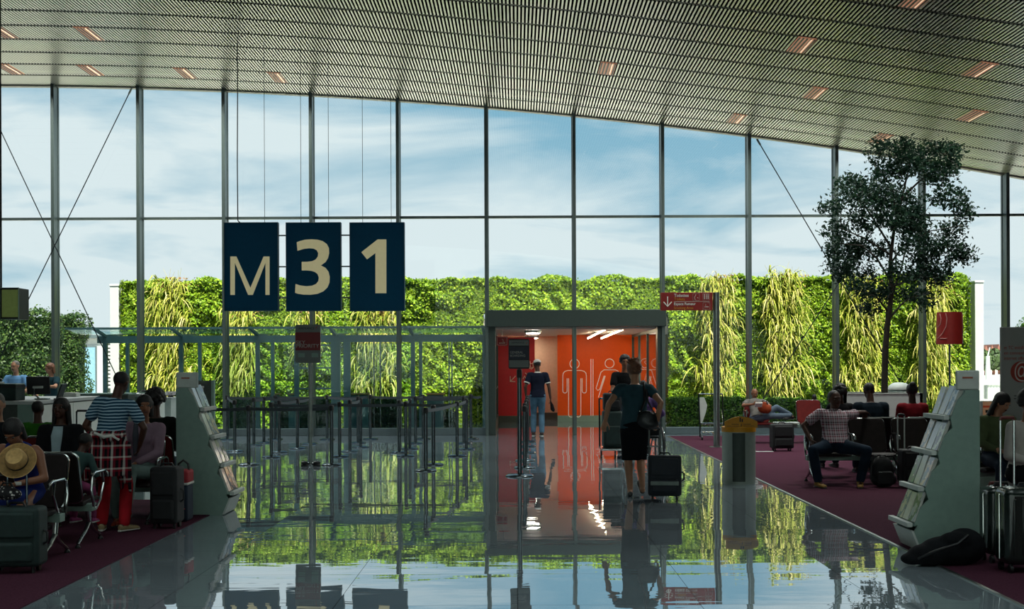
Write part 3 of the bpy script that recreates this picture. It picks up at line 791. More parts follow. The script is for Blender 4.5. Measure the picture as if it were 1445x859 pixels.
# ---------------------------------------------------------------- dark hedge blocks at the far left
def tall_hedge(px0, px1, ytop, y, lab, seed):
    x0, x1 = at(px0, 500, y).x, at(px1, 500, y).x; h = at(px0, ytop, y).z; W_ = x1 - x0
    o = thing('tall_hedge', lab, 'hedge', ((x0 + x1) / 2, y + .5, -0.02)); r = np.random.default_rng(seed)
    MB().bb(-W_ / 2 + .08, W_ / 2 - .08, -.42, .42, 0, h - .12).build('twigs', hcore, o, smooth=0, bevel=.1)
    n = int(W_ * h * 900)
    X = r.uniform(-W_ / 2, W_ / 2, n); Z = r.random(n) * (h + .06 * np.sin(X * 7)); Yy = -.5 + .09 * wav(X * 2, Z * 2, seed) + r.normal(0, .05, n)
    C = [np.stack([X, Yy, Z], 1)]; Q = [np.stack([r.normal(0, .6, n), np.full(n, -1.0), r.normal(.3, .6, n)], 1)]
    for s_ in (-1, 1):
        m = int(h * 800); Y2 = r.uniform(-.5, .5, m); Z = r.random(m) * h
        C.append(np.stack([s_ * W_ / 2 + .08 * wav(Y2 * 2, Z * 2, seed + 1) + r.normal(0, .04, m), Y2, Z], 1)); Q.append(np.stack([np.full(m, s_ * 1.0), r.normal(0, .5, m), r.normal(.2, .5, m)], 1))
    m = int(W_ * 700); X = r.uniform(-W_ / 2, W_ / 2, m)
    C.append(np.stack([X, r.uniform(-.5, .5, m), h + .06 * np.sin(X * 7) + np.abs(r.normal(0, .07, m)) - .05], 1)); Q.append(np.tile([0, -.3, 1.0], (m, 1)) + r.normal(0, .5, (m, 3)))
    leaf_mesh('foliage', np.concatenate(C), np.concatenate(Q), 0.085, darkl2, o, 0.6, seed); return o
darkl2 = leafmat('dark_hedge_leaf', [(0.0, (0.012, 0.035, 0.010)), (0.5, (0.03, 0.075, 0.016)), (1.0, (0.09, 0.15, 0.03))], 0.2)  # shade on these hedge blocks is painted in as a darker leaf
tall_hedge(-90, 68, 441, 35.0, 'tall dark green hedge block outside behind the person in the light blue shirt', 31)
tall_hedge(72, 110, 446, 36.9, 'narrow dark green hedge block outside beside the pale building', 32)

# ---------------------------------------------------------------- pale building at the far left
y = 44.0
bd = thing('pale_building', 'low pale building with a blue window and a louvred panel beyond the hedge', 'building', at(150, 513, y) * Vector((1, 1, 0)) if False else (at(150, 513, y).x, y, -0.02))
BO = Vector(bd.location)
def bx(p0, p1, y0, y1, q0, q1):
    a, c = at(p0, y1, q0), at(p1, y0, q0)
    return (a.x - BO.x, c.x - BO.x, q0 - BO.y, q1 - BO.y, max(a.z, 0) - BO.z, c.z - BO.z)
MB().bb(*bx(100, 178, 476, 620, y, y + 5)).build('wall', M['white'], bd, smooth=0)
MB().bb(*bx(97, 180, 472, 477, y - .15, y + 5)).build('roof_edge', M['framegrey'], bd, smooth=0)
o = MB().bb(*bx(114, 136, 488, 620, y - .06, y)).build('window', M['framegrey'], bd, smooth=0)
MB().bb(*bx(116, 134, 490, 560, y - .09, y - .06)).build('pane', pmat('blue_pane', '#7fa9bd', 0.1, spec=0.8), o, smooth=0)
o = MB().bb(*bx(150, 171, 484, 620, y - .06, y)).build('louvre_panel', M['deskdark'], bd, smooth=0)
b = MB()
for k in range(12):
    q = bx(151, 170, 487 + k * 5.2, 490.2 + k * 5.2, y - .14, y - .06); b.bb(*q)
b.build('louvre_blades', M['white'], o, smooth=0)

# ---------------------------------------------------------------- glass canopy walk between the facade and the green wall
cm = pmat('teal_grey_steel', '#55757a', 0.45, metal=0.2, var=0.05)
cw = thing('canopy_walk', 'glass-roofed steel canopy walk outside between the facade and the green wall', 'canopy', (at(420, 600, 30).x, 30.5, -0.02))
CO = Vector(cw.location)
cx0 = at(92, 470, 29.2).x; cx1 = JL - 0.05
Yf, Yb = 30.0, 31.5
zf = at(400, 483, Yf).z; zf1 = at(400, 473, Yf).z
MB().bb(cx0 + .5 - CO.x, cx1 - CO.x, Yf - .05 - CO.y, Yf + .05 - CO.y, zf - CO.z, zf1 - CO.z).build('front_beam', cm, cw, smooth=0)
MB().bb(cx0 + .5 - CO.x, cx1 - CO.x, Yb - .05 - CO.y, Yb + .05 - CO.y, zf + .03 - CO.z, zf1 + .03 - CO.z).build('back_beam', cm, cw, smooth=0)
zt = at(400, 462, 29.2).z
MB().bb(cx0 - CO.x, cx1 - CO.x, 29.17 - CO.y, 29.23 - CO.y, zt - .03 - CO.z, zt + .02 - CO.z).build('edge_rail', cm, cw, smooth=0)
b = MB(); b.add([Vector(q) - CO for q in ((cx0, 29.2, zt), (cx1, 29.2, zt), (cx1, Yf, zf1 + .04), (cx0, Yf, zf1 + .04), (cx0, 29.2, zt + .02), (cx1, 29.2, zt + .02), (cx1, Yf, zf1 + .06), (cx0, Yf, zf1 + .06))], [(0, 3, 2, 1), (4, 5, 6, 7), (0, 1, 5, 4), (1, 2, 6, 5), (2, 3, 7, 6), (3, 0, 4, 7)])
b.build('roof_glass', M['glass2'], cw, smooth=0)
b = MB(); b.add([Vector(q) - CO for q in ((cx0, Yf, zf1 + .04), (cx1, Yf, zf1 + .04), (cx1, Yb + .2, zf1 + .14), (cx0, Yb + .2, zf1 + .14), (cx0, Yf, zf1 + .06), (cx1, Yf, zf1 + .06), (cx1, Yb + .2, zf1 + .16), (cx0, Yb + .2, zf1 + .16))], [(0, 3, 2, 1), (4, 5, 6, 7), (0, 1, 5, 4), (1, 2, 6, 5), (2, 3, 7, 6), (3, 0, 4, 7)])
b.build('roof_glass', M['glass2'], cw, smooth=0)
FP = [149, 256, 364, 474, 583, 684]
for k, p in enumerate(FP):
    x = at(p, 560, Yf).x; wd = 0.05 if p != 474 else 0.11
    MB().bb(x - wd - CO.x, x + wd - CO.x, Yf - .05 - CO.y, Yf + .05 - CO.y, 0, zf - CO.z).build('post', cm, cw, smooth=0)
    MB().bb(x + .07 - wd * .8 - CO.x, x + .07 + wd * .8 - CO.x, Yb - .05 - CO.y, Yb + .05 - CO.y, 0, zf + .03 - CO.z).build('post', cm, cw, smooth=0)
    r_ = MB(); r_.strip([Vector((x - .02, 29.2, zt)) - CO, Vector((x, Yf, zf1)) - CO, Vector((x + .06, Yb, zf1 + .1)) - CO], (.035, 0, 0), (0, 0, .03)); r_.build('rafter', cm, cw, smooth=0)
b = MB()
xa = at(300, 560, Yb).x
b.bb(xa - CO.x, at(584, 560, Yb).x - CO.x, Yb - .01 - CO.y, Yb + .01 - CO.y, .1, zf - CO.z)
b.build('side_glass', M['glass2'], cw, smooth=0)
# door frame in the walk with two rails, seen by the red-banded sign
b = MB(); xa, xb = at(419, 560, Yb).x, at(470, 560, Yb).x
b.bb(xa - .06 - CO.x, xa + .06 - CO.x, Yb - .05 - CO.y, Yb + .05 - CO.y, 0, zf - CO.z)
for yy in (487, 519, 548): z_ = at(440, yy, Yb).z; b.bb(xa - CO.x, xb - CO.x, Yb - .03 - CO.y, Yb + .03 - CO.y, z_ - .02 - CO.z, z_ + .02 - CO.z)
b.build('door_frame', cm, cw, smooth=0)
for p, q in ((634, 638), (528, 537)):
    for k in (p, q):
        x = at(k, 560, Yf).x; MB().bb(x - .015 - CO.x, x + .015 - CO.x, Yf - .03 - CO.y, Yf + .03 - CO.y, 0.05, zf - CO.z).build('mullion', M['postblack'], cw, smooth=0)
# squat teal bollards with a tan cap
cap = pmat('tan_cap', '#b08a52', 0.5)
for k, (p, lab) in enumerate(((388, 'teal bollard with tan cap outside, first from the magazine rack'), (414, 'teal bollard with tan cap outside, left of the red-banded sign pole'), (500, 'teal bollard with tan cap outside, left one behind the queue middle'), (514, 'teal bollard with tan cap outside, right one behind the queue middle'), (609, 'teal bollard with tan cap outside, left one of the pair nearest the passage'), (620, 'teal bollard with tan cap outside, right one of the pair nearest the passage'))):
    yb = 31.9 if k % 2 else 32.2
    o = thing('bollard', lab, 'bollard', (at(p, 560, yb).x, yb, -0.02), 0, 'teal bollards outside')
    h = at(p, 556, yb).z
    MB().bb(-.11, .11, -.11, .11, 0, h).build('shaft', cm, o, bevel=.01)
    MB().bb(-.14, .14, -.14, .14, h, h + .05).build('cap', cap, o, bevel=.01)

# ---------------------------------------------------------------- far away on the right: apron, fence, houses, trees
struct(MB().bb(18, 140, 60, 175, -0.02, 0.02).build('road_apron', pmat('bright_concrete', '#e4e2da', 0.8, var=0.03), smooth=0))
y = 55.0
o = thing('metal_fence', 'pale corrugated metal fence with a top rail outside at the far right', 'fence', (at(1410, 540, y).x, y, 0))
x0, x1 = at(1374, 540, y).x - o.location.x, at(1460, 540, y).x - o.location.x
z1 = at(1400, 543, y).z; z0 = at(1400, 570, y).z
b = MB(); nn = 40
pts = [(x0 + (x1 - x0) * k / nn, .03 * (k % 2)) for k in range(nn + 1)]
b.prism(pts + [(q[0], q[1] + .03) for q in reversed(pts)], (0, 0, 0.0), (1, 0, 0), (0, 1, 0), (0, 0, max(z1, .6)))
b.build('sheet', M['deskwhite'], o, smooth=0)
MB().bb(x0, x1, -.05, .08, max(z1, .6), max(z1, .6) + .12).build('top_rail', M['white'], o, smooth=0)
for t in (.2, .8): MB().bb(x0 + (x1 - x0) * t - .05, x0 + (x1 - x0) * t + .05, -.06, .0, 0, max(z1, .6)).build('post', M['steel'], o, smooth=0)
y = 60.0
o = thing('mast', 'thin pale mast standing outside at the far right above the fence', 'mast', (at(1394, 520, y).x, y, 0))
MB().tube((0, 0, 0), (0, 0, at(1394, 502, y).z), .16, .09, 10).build('shaft', M['deskwhite'], o)
MB().tube((0, 0, at(1394, 502, y).z), (0.1, 0, at(1394, 490, y).z), .04, .02, 8).build('whip', M['deskwhite'], o)
MB().tube((0, 0, .8), (-1.0, -.3, 0), .05).build('brace', M['deskwhite'], o); MB().tube((0, 0, .8), (1.0, -.3, 0), .05).build('brace', M['deskwhite'], o)
roofm = pmat('red_brown_tiles', '#8a5a4c', 0.8); housem = pmat('cream_render', '#d9cfc0', 0.8)
HZ = [(1379, 512, 9, 'cream'), (1388, 508, 7, 'tall cream'), (1398, 514, 9, 'small brown-roofed'), (1406, 512, 8, 'gabled white'), (1412, 509, 6, 'pinkish'), (1384, 516, 8, 'low')]
for k, (px, py, wpx, kind) in enumerate(HZ):
    y = 165 + 9 * k; p = at(px, py, y); wd = wpx * y / F
    labs = ['cream house far off beyond the apron, leftmost of the distant row', 'tallest cream house in the distant row beyond the apron', 'brown-roofed house far off just right of the mast', 'white gabled house far off in the distant row', 'pale house at the end of the distant row beside the internet board', 'low house far off in front of the distant row, left of the mast']
    o = thing('distant_house', labs[k], 'house', (p.x, y, 0)); h = max(p.z, 2.2)
    MB().bb(-wd / 2, wd / 2, -3, 3, 0, h).build('wall', housem, o, smooth=0)
    MB().prism([(-wd / 2 - .2, 0), (wd / 2 + .2, 0), (0, 1.6 + .2 * (k % 3))], (0, -3.2, h), (1, 0, 0), (0, 0, 1), (0, 6.4, 0)).build('roof', roofm, o, smooth=0)
    for t in (-.25, .25):
        MB().bb(t * wd - .25, t * wd + .25, -3.05, -2.98, h * .45, h * .75).build('window', M['ink'], o, smooth=0)
y = 240
o = thing('flat_roofed_hall', 'long flat-roofed pale hall on the horizon at the far right', 'building', (at(1397, 505, y).x, y, 0))
MB().bb(-5, 5, -4, 4, 0, at(1397, 502.5, y).z).build('wall', M['deskwhite'], o, smooth=0)
MB().bb(-5.4, 5.4, -4.4, 4.4, at(1397, 502.5, y).z, at(1397, 500, y).z).build('roof', M['white'], o, smooth=0)
dtl = leafmat('distant_leaf', [(0, (0.03, 0.06, 0.02)), (1, (0.09, 0.14, 0.05))], .2)
for k, (px, py, s_, y) in enumerate(((1381, 506, 2.6, 140), (1391, 510, 2.2, 146), (1402, 507, 2.8, 152), (1410, 510, 2.2, 158))):
    labs = ['round tree far off left of the mast', 'small tree far off right behind the mast', 'round tree far off between the distant houses', 'small tree far off beside the internet board']
    o = thing('distant_tree', labs[k], 'tree', (at(px, py, y).x, y, 0)); z = at(px, py, y).z
    MB().tube((0, 0, 0), (0, 0, z), .2, .12, 8).build('trunk', roofm, o)
    q = rng.normal(size=(500, 3)); q /= np.linalg.norm(q, axis=1)[:, None]
    leaf_mesh('crown', q * np.array([s_ * .45, s_ * .45, s_ * .5]) * rng.uniform(.6, 1, (500, 1)) + np.array([0, 0, z]), q, .6, dtl, o, .7, 70 + k)
# leafy tree top seen over the internet board
y = 40.0; p = at(1444, 462, y)
o = thing('young_tree', 'green tree top outside showing over the internet board', 'tree', (p.x + .2, y, -0.02))
MB().path([(0, 0, 0), (.05, 0, 1.2), (0, 0, p.z)], [.07, .06, .04], 8).build('trunk', pmat('bark', '#5b4a3a', 0.9), o)
q = rng.normal(size=(1500, 3)); q /= np.linalg.norm(q, axis=1)[:, None]
leaf_mesh('crown', q * np.array([.55, .5, .65]) * rng.uniform(.4, 1, (1500, 1)) + np.array([.1, 0, p.z - .15]), q, .12, lowl, o, .6, 81)
# ================================================================ HALL FURNITURE
# ---------------------------------------------------------------- queue posts with belts
beltm = pmat('dark_grey_belt', '#4a5358', 0.8, var=0.1)
def stanchion_parts(o, h=0.98, base_r=0.17):
    MB().lathe([(base_r, 0), (base_r, .012), (base_r - .02, .026), (.05, .036), (.0, .037)], n=28).build('base', M['postblack'], o)
    MB().tube((0, 0, .03), (0, 0, h - .07), .031, n=14).build('post', M['postblack'], o)
    MB().lathe([(.037, h - .09), (.041, h - .08), (.041, h - .01), (.034, h), (0, h)], n=20).build('belt_head', M['black'], o)
ROWS = {
 'A': [(350.9, 655.7), (468, 656), (611.7, 655.8)],
 'B': [(383, 645.1), (479.5, 644.2), (572.9, 643.5), (645.2, 643.5)],
 'C': [(331.3, 636.5), (394.1, 638), (493.9, 637), (563.5, 638.3)],
 'D': [(358.2, 628.5), (419.7, 632.6), (508.9, 631), (578.3, 633.3), (658.2, 634)],
 'E': [(372.4, 624.8), (436.5, 626.4), (505.3, 625), (586.5, 625.6), (654.5, 625.6)],
 'F': [(320.7, 620.2), (388.4, 620), (461.7, 620), (522.7, 619.6), (597, 619.4), (664.6, 619.4)],
 'Z': [(601, 664)]}
ORD = ['leftmost', 'second from the left', 'third from the left', 'fourth from the left', 'fifth from the left', 'rightmost']
RN = {'A': 'of the short front queue row', 'B': 'of the second row of the queue maze', 'C': 'of the third row of the queue maze',
      'D': 'of the fourth row of the queue maze', 'E': 'of the fifth row of the queue maze', 'F': 'of the queue row along the glass', 'Z': ''}
ST = {}; proto = None
for rk, lst in ROWS.items():
    for i, (px, py) in enumerate(lst):
        p = on_floor(px, py)
        if proto is None:
            o = proto = thing('queue_post', '', 'stanchion', p); stanchion_parts(o)
        else: o = copy_tree(proto, p)
        o['group'] = 'black queue posts'
        od = ORD[i] if i < len(lst) - 1 else ('rightmost' if rk != 'Z' else '')
        o['label'] = ('black belt post standing %s %s' % (od, RN[rk])) if rk != 'Z' else 'black belt post standing nearest the walkway, in front of every queue row'
        ST[rk + str(i)] = o
bpy.context.view_layer.update()
def belt(a, c, sag=0.015, z=0.925):
    A = ST[a].location.copy(); B = ST[c].location.copy() if isinstance(c, str) else Vector(c)
    d = B - A; d.z = 0; u = d.normalized(); L_ = d.length; pts = []
    for k in range(9):
        t = k / 8; q = u * (.04 + (L_ - .092) * t); q.z = z - sag * 4 * t * (1 - t); pts.append(q)
    MB().strip(pts, (0, 0, .026), u.cross(Vector((0, 0, 1))) * .003).build('belt', beltm, ST[a], smooth=0)
for i in range(5): belt('F%d' % i, 'F%d' % (i + 1))
belt('F5', (JL - .05, 26.9, 0))
for i in range(3): belt('B%d' % i, 'B%d' % (i + 1))
belt('A0', 'A1'); belt('A0', (at(283, 600, 20.4).x, 20.4, 0))
belt('C0', 'F0'); belt('C1', 'D1'); belt('D1', 'E1'); belt('C2', 'D2'); belt('C3', 'D3'); belt('Z0', 'B3'); belt('B3', 'D4'); belt('D0', 'E0'); belt('E2', 'F2'); belt('E3', 'F4')
for i in range(4): belt('E%d' % i, 'E%d' % (i + 1)) if i in (0, 3) else None

# boarding line: post with sign, others behind it in a line
LINE = [(740.5, 660), (741, 650), (743, 639), (744, 630), (745, 623.5)]
WORDS = ['first', 'second', 'third', 'fourth', 'last']
prev = None
for i, (px, py) in enumerate(LINE):
    p = on_floor(px, py); o = copy_tree(proto, p)
    for ch in [c for c in bpy.data.objects if c.parent == o and c.name.startswith('belt') and not c.name.startswith('belt_head')]: bpy.data.objects.remove(ch)
    o['group'] = 'black queue posts'; o['label'] = 'black belt post in the walkway line, %s behind the post carrying a navy-banded sign' % WORDS[i]
    ST['L%d' % i] = o
bpy.context.view_layer.update()
for i in range(4): belt('L%d' % i, 'L%d' % (i + 1))

# ---------------------------------------------------------------- the two boarding signs
signgrey = pmat('sign_grey', '#747b78', 0.5, var=0.03)
def small_sign(name, label, base, w_, z0, z1, bands, texts, pole_r, feet, pole_top, poff=(0, 0)):
    o = thing(name, label, 'sign', base)
    h = z1 - z0
    if feet: pass
    MB().tube((0, 0, 0.03), (0, 0, pole_top), pole_r, n=16).build('pole', M['postblack'] if not feet else M['steel'], o)
    pl = MB().prism(rrect(w_, h, .025), (0 + poff[0], -.045, z0 + h / 2), (1, 0, 0), (0, 0, 1), (0, .03, 0)).build('panel', signgrey if feet else M['ink'], o)
    for (q0, q1, mt, wd) in bands:
        MB().bb(poff[0] - wd / 2, poff[0] + wd / 2, -.049, -.045, z0 + h * q0, z0 + h * q1).build('band', mt, pl, smooth=0)
    for (t, sz, mt, x, q, wd) in texts:
        lettering('lettering', t, sz, mt, pl, (poff[0] + x, -.0505, z0 + h * q), width=wd)
    return o, pl
p = on_floor(438.4, 657)
k = p.y / F
Z = lambda y: EYE - (y - 513 + ROLL * (435 - 729)) * k
w_ = 35.5 * k
dred = pmat('deep_red_band', '#7a1418', 0.5, var=0.04)
navy = pmat('navy_band', '#101a30', 0.5, var=0.04)
lt = pmat('pale_letter', '#b9b4ae', 0.6)
o, pl = small_sign('priority_sign', 'grey sign with a red band on a pole amid the queue posts', p, w_, Z(512), Z(458), [(.33, .80, dred, w_ * .99)],
    [('SKY', .085, lt, -w_ * .47, .49, w_ * .36), ('PRIORITY', .085, lt, -w_ * .47, .40, w_ * .9), ('AIRFRANCE', .05, M['ink'], -w_ * .36, .875, w_ * .62)], .028, True, Z(470), (-.03, 0))
MB().prism([(0, 0), (.012, 0), (.035, .035), (.023, .035)], (w_ * .30 - .03, -.05, Z(458) - .125 + .062), (1, 0, 0), (0, 0, 1), (0, -.002, 0)).build('logo_stroke', M['red'], pl)
for x in (-.10, .12): MB().bb(-.03 + x - .06, -.03 + x + .05, -.049, -.045, Z(504), Z(498)).build('icon_strip', M['rackgreen'], pl, smooth=0)
for sx_ in (-1, 1):
    MB().lathe([(.062, 0), (.066, .02), (.055, .035), (.058, .06), (.04, .075), (.0, .08)], c=(sx_ * .10, 0, 0), n=18).build('foot', M['black'], o)
    MB().tube((0, 0, .035), (sx_ * .10, 0, .035), .018, n=8).build('base_arm', M['postblack'], o)

p = on_floor(733.5, 671.5)
k = p.y / F
w_ = 29.5 * k
o, pl = small_sign('boarding_sign', 'dark-framed sign with a navy band on the thick front post of the walkway line', p, w_, Z(521.5), Z(479.5), [(.05, .29, signgrey, w_ * .94), (.31, .75, navy, w_ * .94), (.78, .96, signgrey, w_ * .94)],
    [('GENERAL', .05, lt, -w_ * .43, .515, w_ * .62), ('BOARDING', .05, lt, -w_ * .43, .405, w_ * .72), ('AIRFRANCE', .035, M['ink'], -w_ * .36, .85, w_ * .6)], .033, False, Z(522), (-.005, 0))
MB().prism([(0, 0), (.008, 0), (.024, .026), (.016, .026)], (w_ * .31, -.05, Z(479.5) - .075), (1, 0, 0), (0, 0, 1), (0, -.002, 0)).build('logo_stroke', M['red'], pl)
MB().tube((0, 0, Z(522)), (0, 0, Z(520)), .02, n=12).build('bracket', M['black'], o)
MB().bb(-.03, .03, -.02, .0, Z(521.5), Z(500)).build('bracket', M['black'], o)
MB().lathe([(.21, 0), (.21, .012), (.18, .028), (.05, .038), (0, .039)], n=28).build('base', M['postblack'], o)
MB().lathe([(.037, Z(534)), (.040, Z(533)), (.040, Z(523.5)), (.034, Z(522.5)), (0, Z(522))], n=20).build('belt_head', M['black'], o)

# ---------------------------------------------------------------- the three hanging gate boards  M 3 1
boardm = pmat('deep_blue_board', '#0d5072', 0.5, var=0.04, spec=0.12)
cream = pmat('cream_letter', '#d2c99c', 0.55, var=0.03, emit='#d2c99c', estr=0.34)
GY = 24.1; sc = GY / F / 4.983
GL = {
 'M': [(125, 578), (125, 308), (168, 308), (266, 528), (359, 308), (401, 308), (401, 578), (372, 578), (372, 352), (283, 578), (250, 578), (157, 352), (157, 578)],
 '3': [(592, 208), (615, 199), (650, 190), (695, 187), (740, 190), (775, 200), (803, 220), (818, 248), (820, 285), (812, 318), (796, 346), (762, 371), (795, 388), (815, 415), (824, 450), (822, 492), (808, 525), (780, 552), (740, 570), (690, 577), (640, 576), (600, 570), (580, 563), (584, 501), (615, 511), (660, 517), (700, 513), (728, 501), (744, 480), (747, 456), (739, 432), (720, 417), (695, 409), (660, 406), (627, 406), (627, 345), (665, 345), (700, 341), (725, 329), (740, 308), (743, 285), (733, 265), (712, 253), (680, 250), (645, 254), (597, 268)],
 '1': [(1160, 188), (1222, 188), (1222, 566), (1145, 566), (1145, 284), (1086, 328), (1046, 278)]}
BX = {'M': (80, 460, 'M'), '3': (516, 902, '3'), '1': (964, 1349, '1')}
def gp(x, y): return at(300 + x / 4.983, 300 + y / 4.983, GY)
WIRES = {'M': (362,), '3': (618, 813), '1': (1053, 1254)}
for g_, (x0, x1, _) in BX.items():
    p0, p1 = gp(x0, 692), gp(x1, 66)
    dy = {'M': 0, '3': -4, '1': -8}[g_] / 4.983 * GY / F
    lab = {'M': 'hanging dark blue gate board with the letter M', '3': 'hanging dark blue gate board with the big bold numeral three', '1': 'hanging dark blue gate board with the big bold numeral one'}[g_]
    o = thing('gate_board', lab, 'sign', ((p0.x + p1.x) / 2, GY + .06, p0.z)); O = Vector(o.location)
    MB().bb(p0.x - O.x, p1.x - O.x, -.06, .06, 0, p1.z - p0.z).build('board', boardm, o, bevel=.008)
    b = MB(); b.path([Vector((x, -.062, z)) for x, z in ((p0.x - O.x + .006, .006), (p1.x - O.x - .006, .006), (p1.x - O.x - .006, p1.z - p0.z - .006), (p0.x - O.x + .006, p1.z - p0.z - .006))], .007, 6, True)
    b.build('frame', M['mullion'], o)
    pts = [gp(*q) - O for q in GL[g_]]
    MB().prism([(q.x, q.z) for q in pts], (0, -.068, 0), (1, 0, 0), (0, 0, 1), (0, .008, 0)).build('character', cream, o, smooth=0)
    for wx in WIRES[g_]:
        q = gp(wx, 66) - O; q.y = 0; top = ceil_z(q.x + O.x) + .05 - O.z
        MB().tube((q.x, 0, p1.z - p0.z), (q.x, 0, top), .005, n=6).build('hanging_wire', M['mullion'], o)
    if g_ == 'M':
        q = gp(170, 66) - O; q.y = 0.03; top = ceil_z(q.x + O.x) + .05 - O.z
        MB().path([(q.x + .05, .03, p1.z - p0.z), (q.x + .01, .03, p1.z - p0.z + .03), (q.x, .03, p1.z - p0.z + .06), (q.x - .005, .03, p1.z - p0.z + 1.2), (q.x + .006, .03, top - 1), (q.x + .004, .03, top)], .011, 6).build('power_cord', M['black'], o)
    if g_ != '1':
        xa = p1.x - O.x; xb = gp({'M': 516, '3': 964}[g_], 66).x - O.x
        for yy in (160, 380, 598):
            z = gp(0, yy).z - O.z; MB().tube((xa - .02, 0, z), (xb - .012, 0, z), .014, n=8).build('link_bar', M['mullion'], o)

# ---------------------------------------------------------------- direction sign
p = on_floor(1011.5, 631); k = p.y / F
o = thing('direction_sign', 'red toilets direction sign mounted on a tall grey steel pole', 'sign', p)
zt = EYE - (412.5 - 513 + ROLL * 282) * k; zb = EYE - (438 - 513 + ROLL * 245) * k
MB().lathe([(.064, 0.0), (.064, zt)], n=20).build('pole', M['steel'], o)
MB().lathe([(.15, 0), (.15, .012), (.07, .016)], n=20).build('base_plate', M['steel'], o)
xa, xb = -(1011.5 - 933) * k, -(1011.5 - 1006) * k
bd = MB().bb(xa, xb, -.05, .02, zb, zt).build('panel', pmat('sign_dark_red', '#861610', 0.45, var=.03), o, bevel=.006)
H_ = zt - zb; W_ = xb - xa
def sq(u, v): return Vector((xa + W_ * (u - 60) / (1225 - 60), -.055, zt - H_ * (v - 118) / (502 - 118)))
b = MB(); b.tube(sq(210, 205), sq(210, 410), .011, n=6); b.path([sq(120, 320), sq(210, 415), sq(302, 320)], .012, 6); b.build('arrow', M['inkwhite'], bd)
MB().tube(sq(352, 315), sq(1155, 315), .004, n=6).build('rule', lt, bd)
yel = pmat('sign_yellow', '#c98a1c', 0.6)
lettering('lettering', 'Toilettes', .085, M['inkwhite'], bd, sq(358, 212), width=W_ * .28, bold=.001)
lettering('lettering', 'Toilets', .08, yel, bd, sq(358, 288), width=W_ * .205)
lettering('lettering', 'Espace Fumeur', .075, M['inkwhite'], bd, sq(352, 388), width=W_ * .415, bold=.001)
lettering('lettering', 'Smoking Area', .07, yel, bd, sq(352, 472), width=W_ * .37)
for (u0, u1, v0, v1) in ((780, 925, 145, 290), (1005, 1150, 145, 290), (1005, 1160, 340, 478)):
    b = MB(); b.path([sq(u0, v0), sq(u1, v0), sq(u1, v1), sq(u0, v1)], .003, 5, True)
    if u0 == 780: b.path([sq(850, 165), sq(815, 225), sq(830, 275)], .006, 5); b.path([sq(880, 225), sq(895, 240)], .006, 5)
    elif v0 == 145:
        for uu in (1040, 1085, 1122): b.tube(sq(uu, 180), sq(uu, 265), .009, n=6); b.ell(sq(uu, 165), (.009, .004, .009), nu=8, nv=6)
    else: b.tube(sq(1035, 430), sq(1135, 430), .006, n=5); b.path([sq(1050, 410), sq(1075, 390), sq(1060, 370)], .004, 5)
    b.build('pictogram', lt, bd)

# ---------------------------------------------------------------- recycling bin with the arched yellow board
p = on_floor(1047, 684); p.y += .23; k = (p.y - .2) / F
o = thing('recycling_bin', 'steel recycling bin with an arched yellow board at the carpet edge', 'bin', p)
R_ = 23.6 * k; zb = (684 - 610) * k
Oc = [(R_ * math.cos(math.radians(a)), R_ * math.sin(math.radians(a))) for a in range(0, 360, 12)]
MB().lathe([(R_ * .97, 0), (R_ * .97, .03), (R_, .03), (R_, zb)], n=36).build('body', pmat('bin_grey', '#a3b0a8', 0.45, metal=.15, var=.05), o)
b = MB()
for a0, a1 in ((238, 282),):
    ring = [(R_ * 1.006 * math.cos(math.radians(a)), R_ * 1.006 * math.sin(math.radians(a))) for a in range(a0, a1 + 1, 4)]
    ring2 = [(q[0] * .985, q[1] * .985) for q in reversed(ring)]
    b.prism(ring + ring2, (0, 0, .04), (1, 0, 0), (0, 1, 0), (0, 0, zb - .05))
b.build('front_panel', pmat('bin_dark_panel', '#39443f', 0.5, metal=.3), o)
yb = pmat('bin_yellow', '#d8960f', 0.5, var=.05)
MB().lathe([(R_ * 1.03, zb), (R_ * 1.03, zb + .065), (R_ * .9, zb + .075), (R_ * .8, zb + .05), (.02, zb + .04)], n=36).build('rim', yb, o)
hw = R_ * .98; base = zb + .06; hh = (610 - 588) * k - .06 + .0
pts = [(-hw, 0), (hw, 0)] + [(hw * math.cos(math.radians(a)) if False else hw * (1 - 2 * t), hh * (.55 + .45 * (1 - (2 * t - 1) ** 2))) for t, a in [(i / 14, 0) for i in range(15)]]
bd = MB().prism(pts, (0, -R_ * .85, base), (1, 0, 0), (0, 0, 1), (0, .02, 0)).build('board', yb, o)
b = MB(); q = -R_ * .85 - .004
b.bb(-.022, -.006, q, q + .004, base + hh * .52, base + hh * .92); b.bb(.006, .022, q, q + .004, base + hh * .52, base + hh * .78)
b.build('bottle_pictogram', M['ink'], bd, smooth=0)
b = MB(); b.bb(-.13, -.03, q, q + .004, base + hh * .30, base + hh * .34); b.bb(.03, .13, q, q + .004, base + hh * .30, base + hh * .34); b.bb(-.19, -.03, q, q + .004, base + hh * .14, base + hh * .17); b.bb(.03, .17, q, q + .004, base + hh * .14, base + hh * .17)
b.build('printed_rule', M['ink'], bd, smooth=0)
MB().bb(-.004, .004, q, q + .004, base + hh * .1, base + hh * .35).build('arrow', M['ink'], bd, smooth=0)

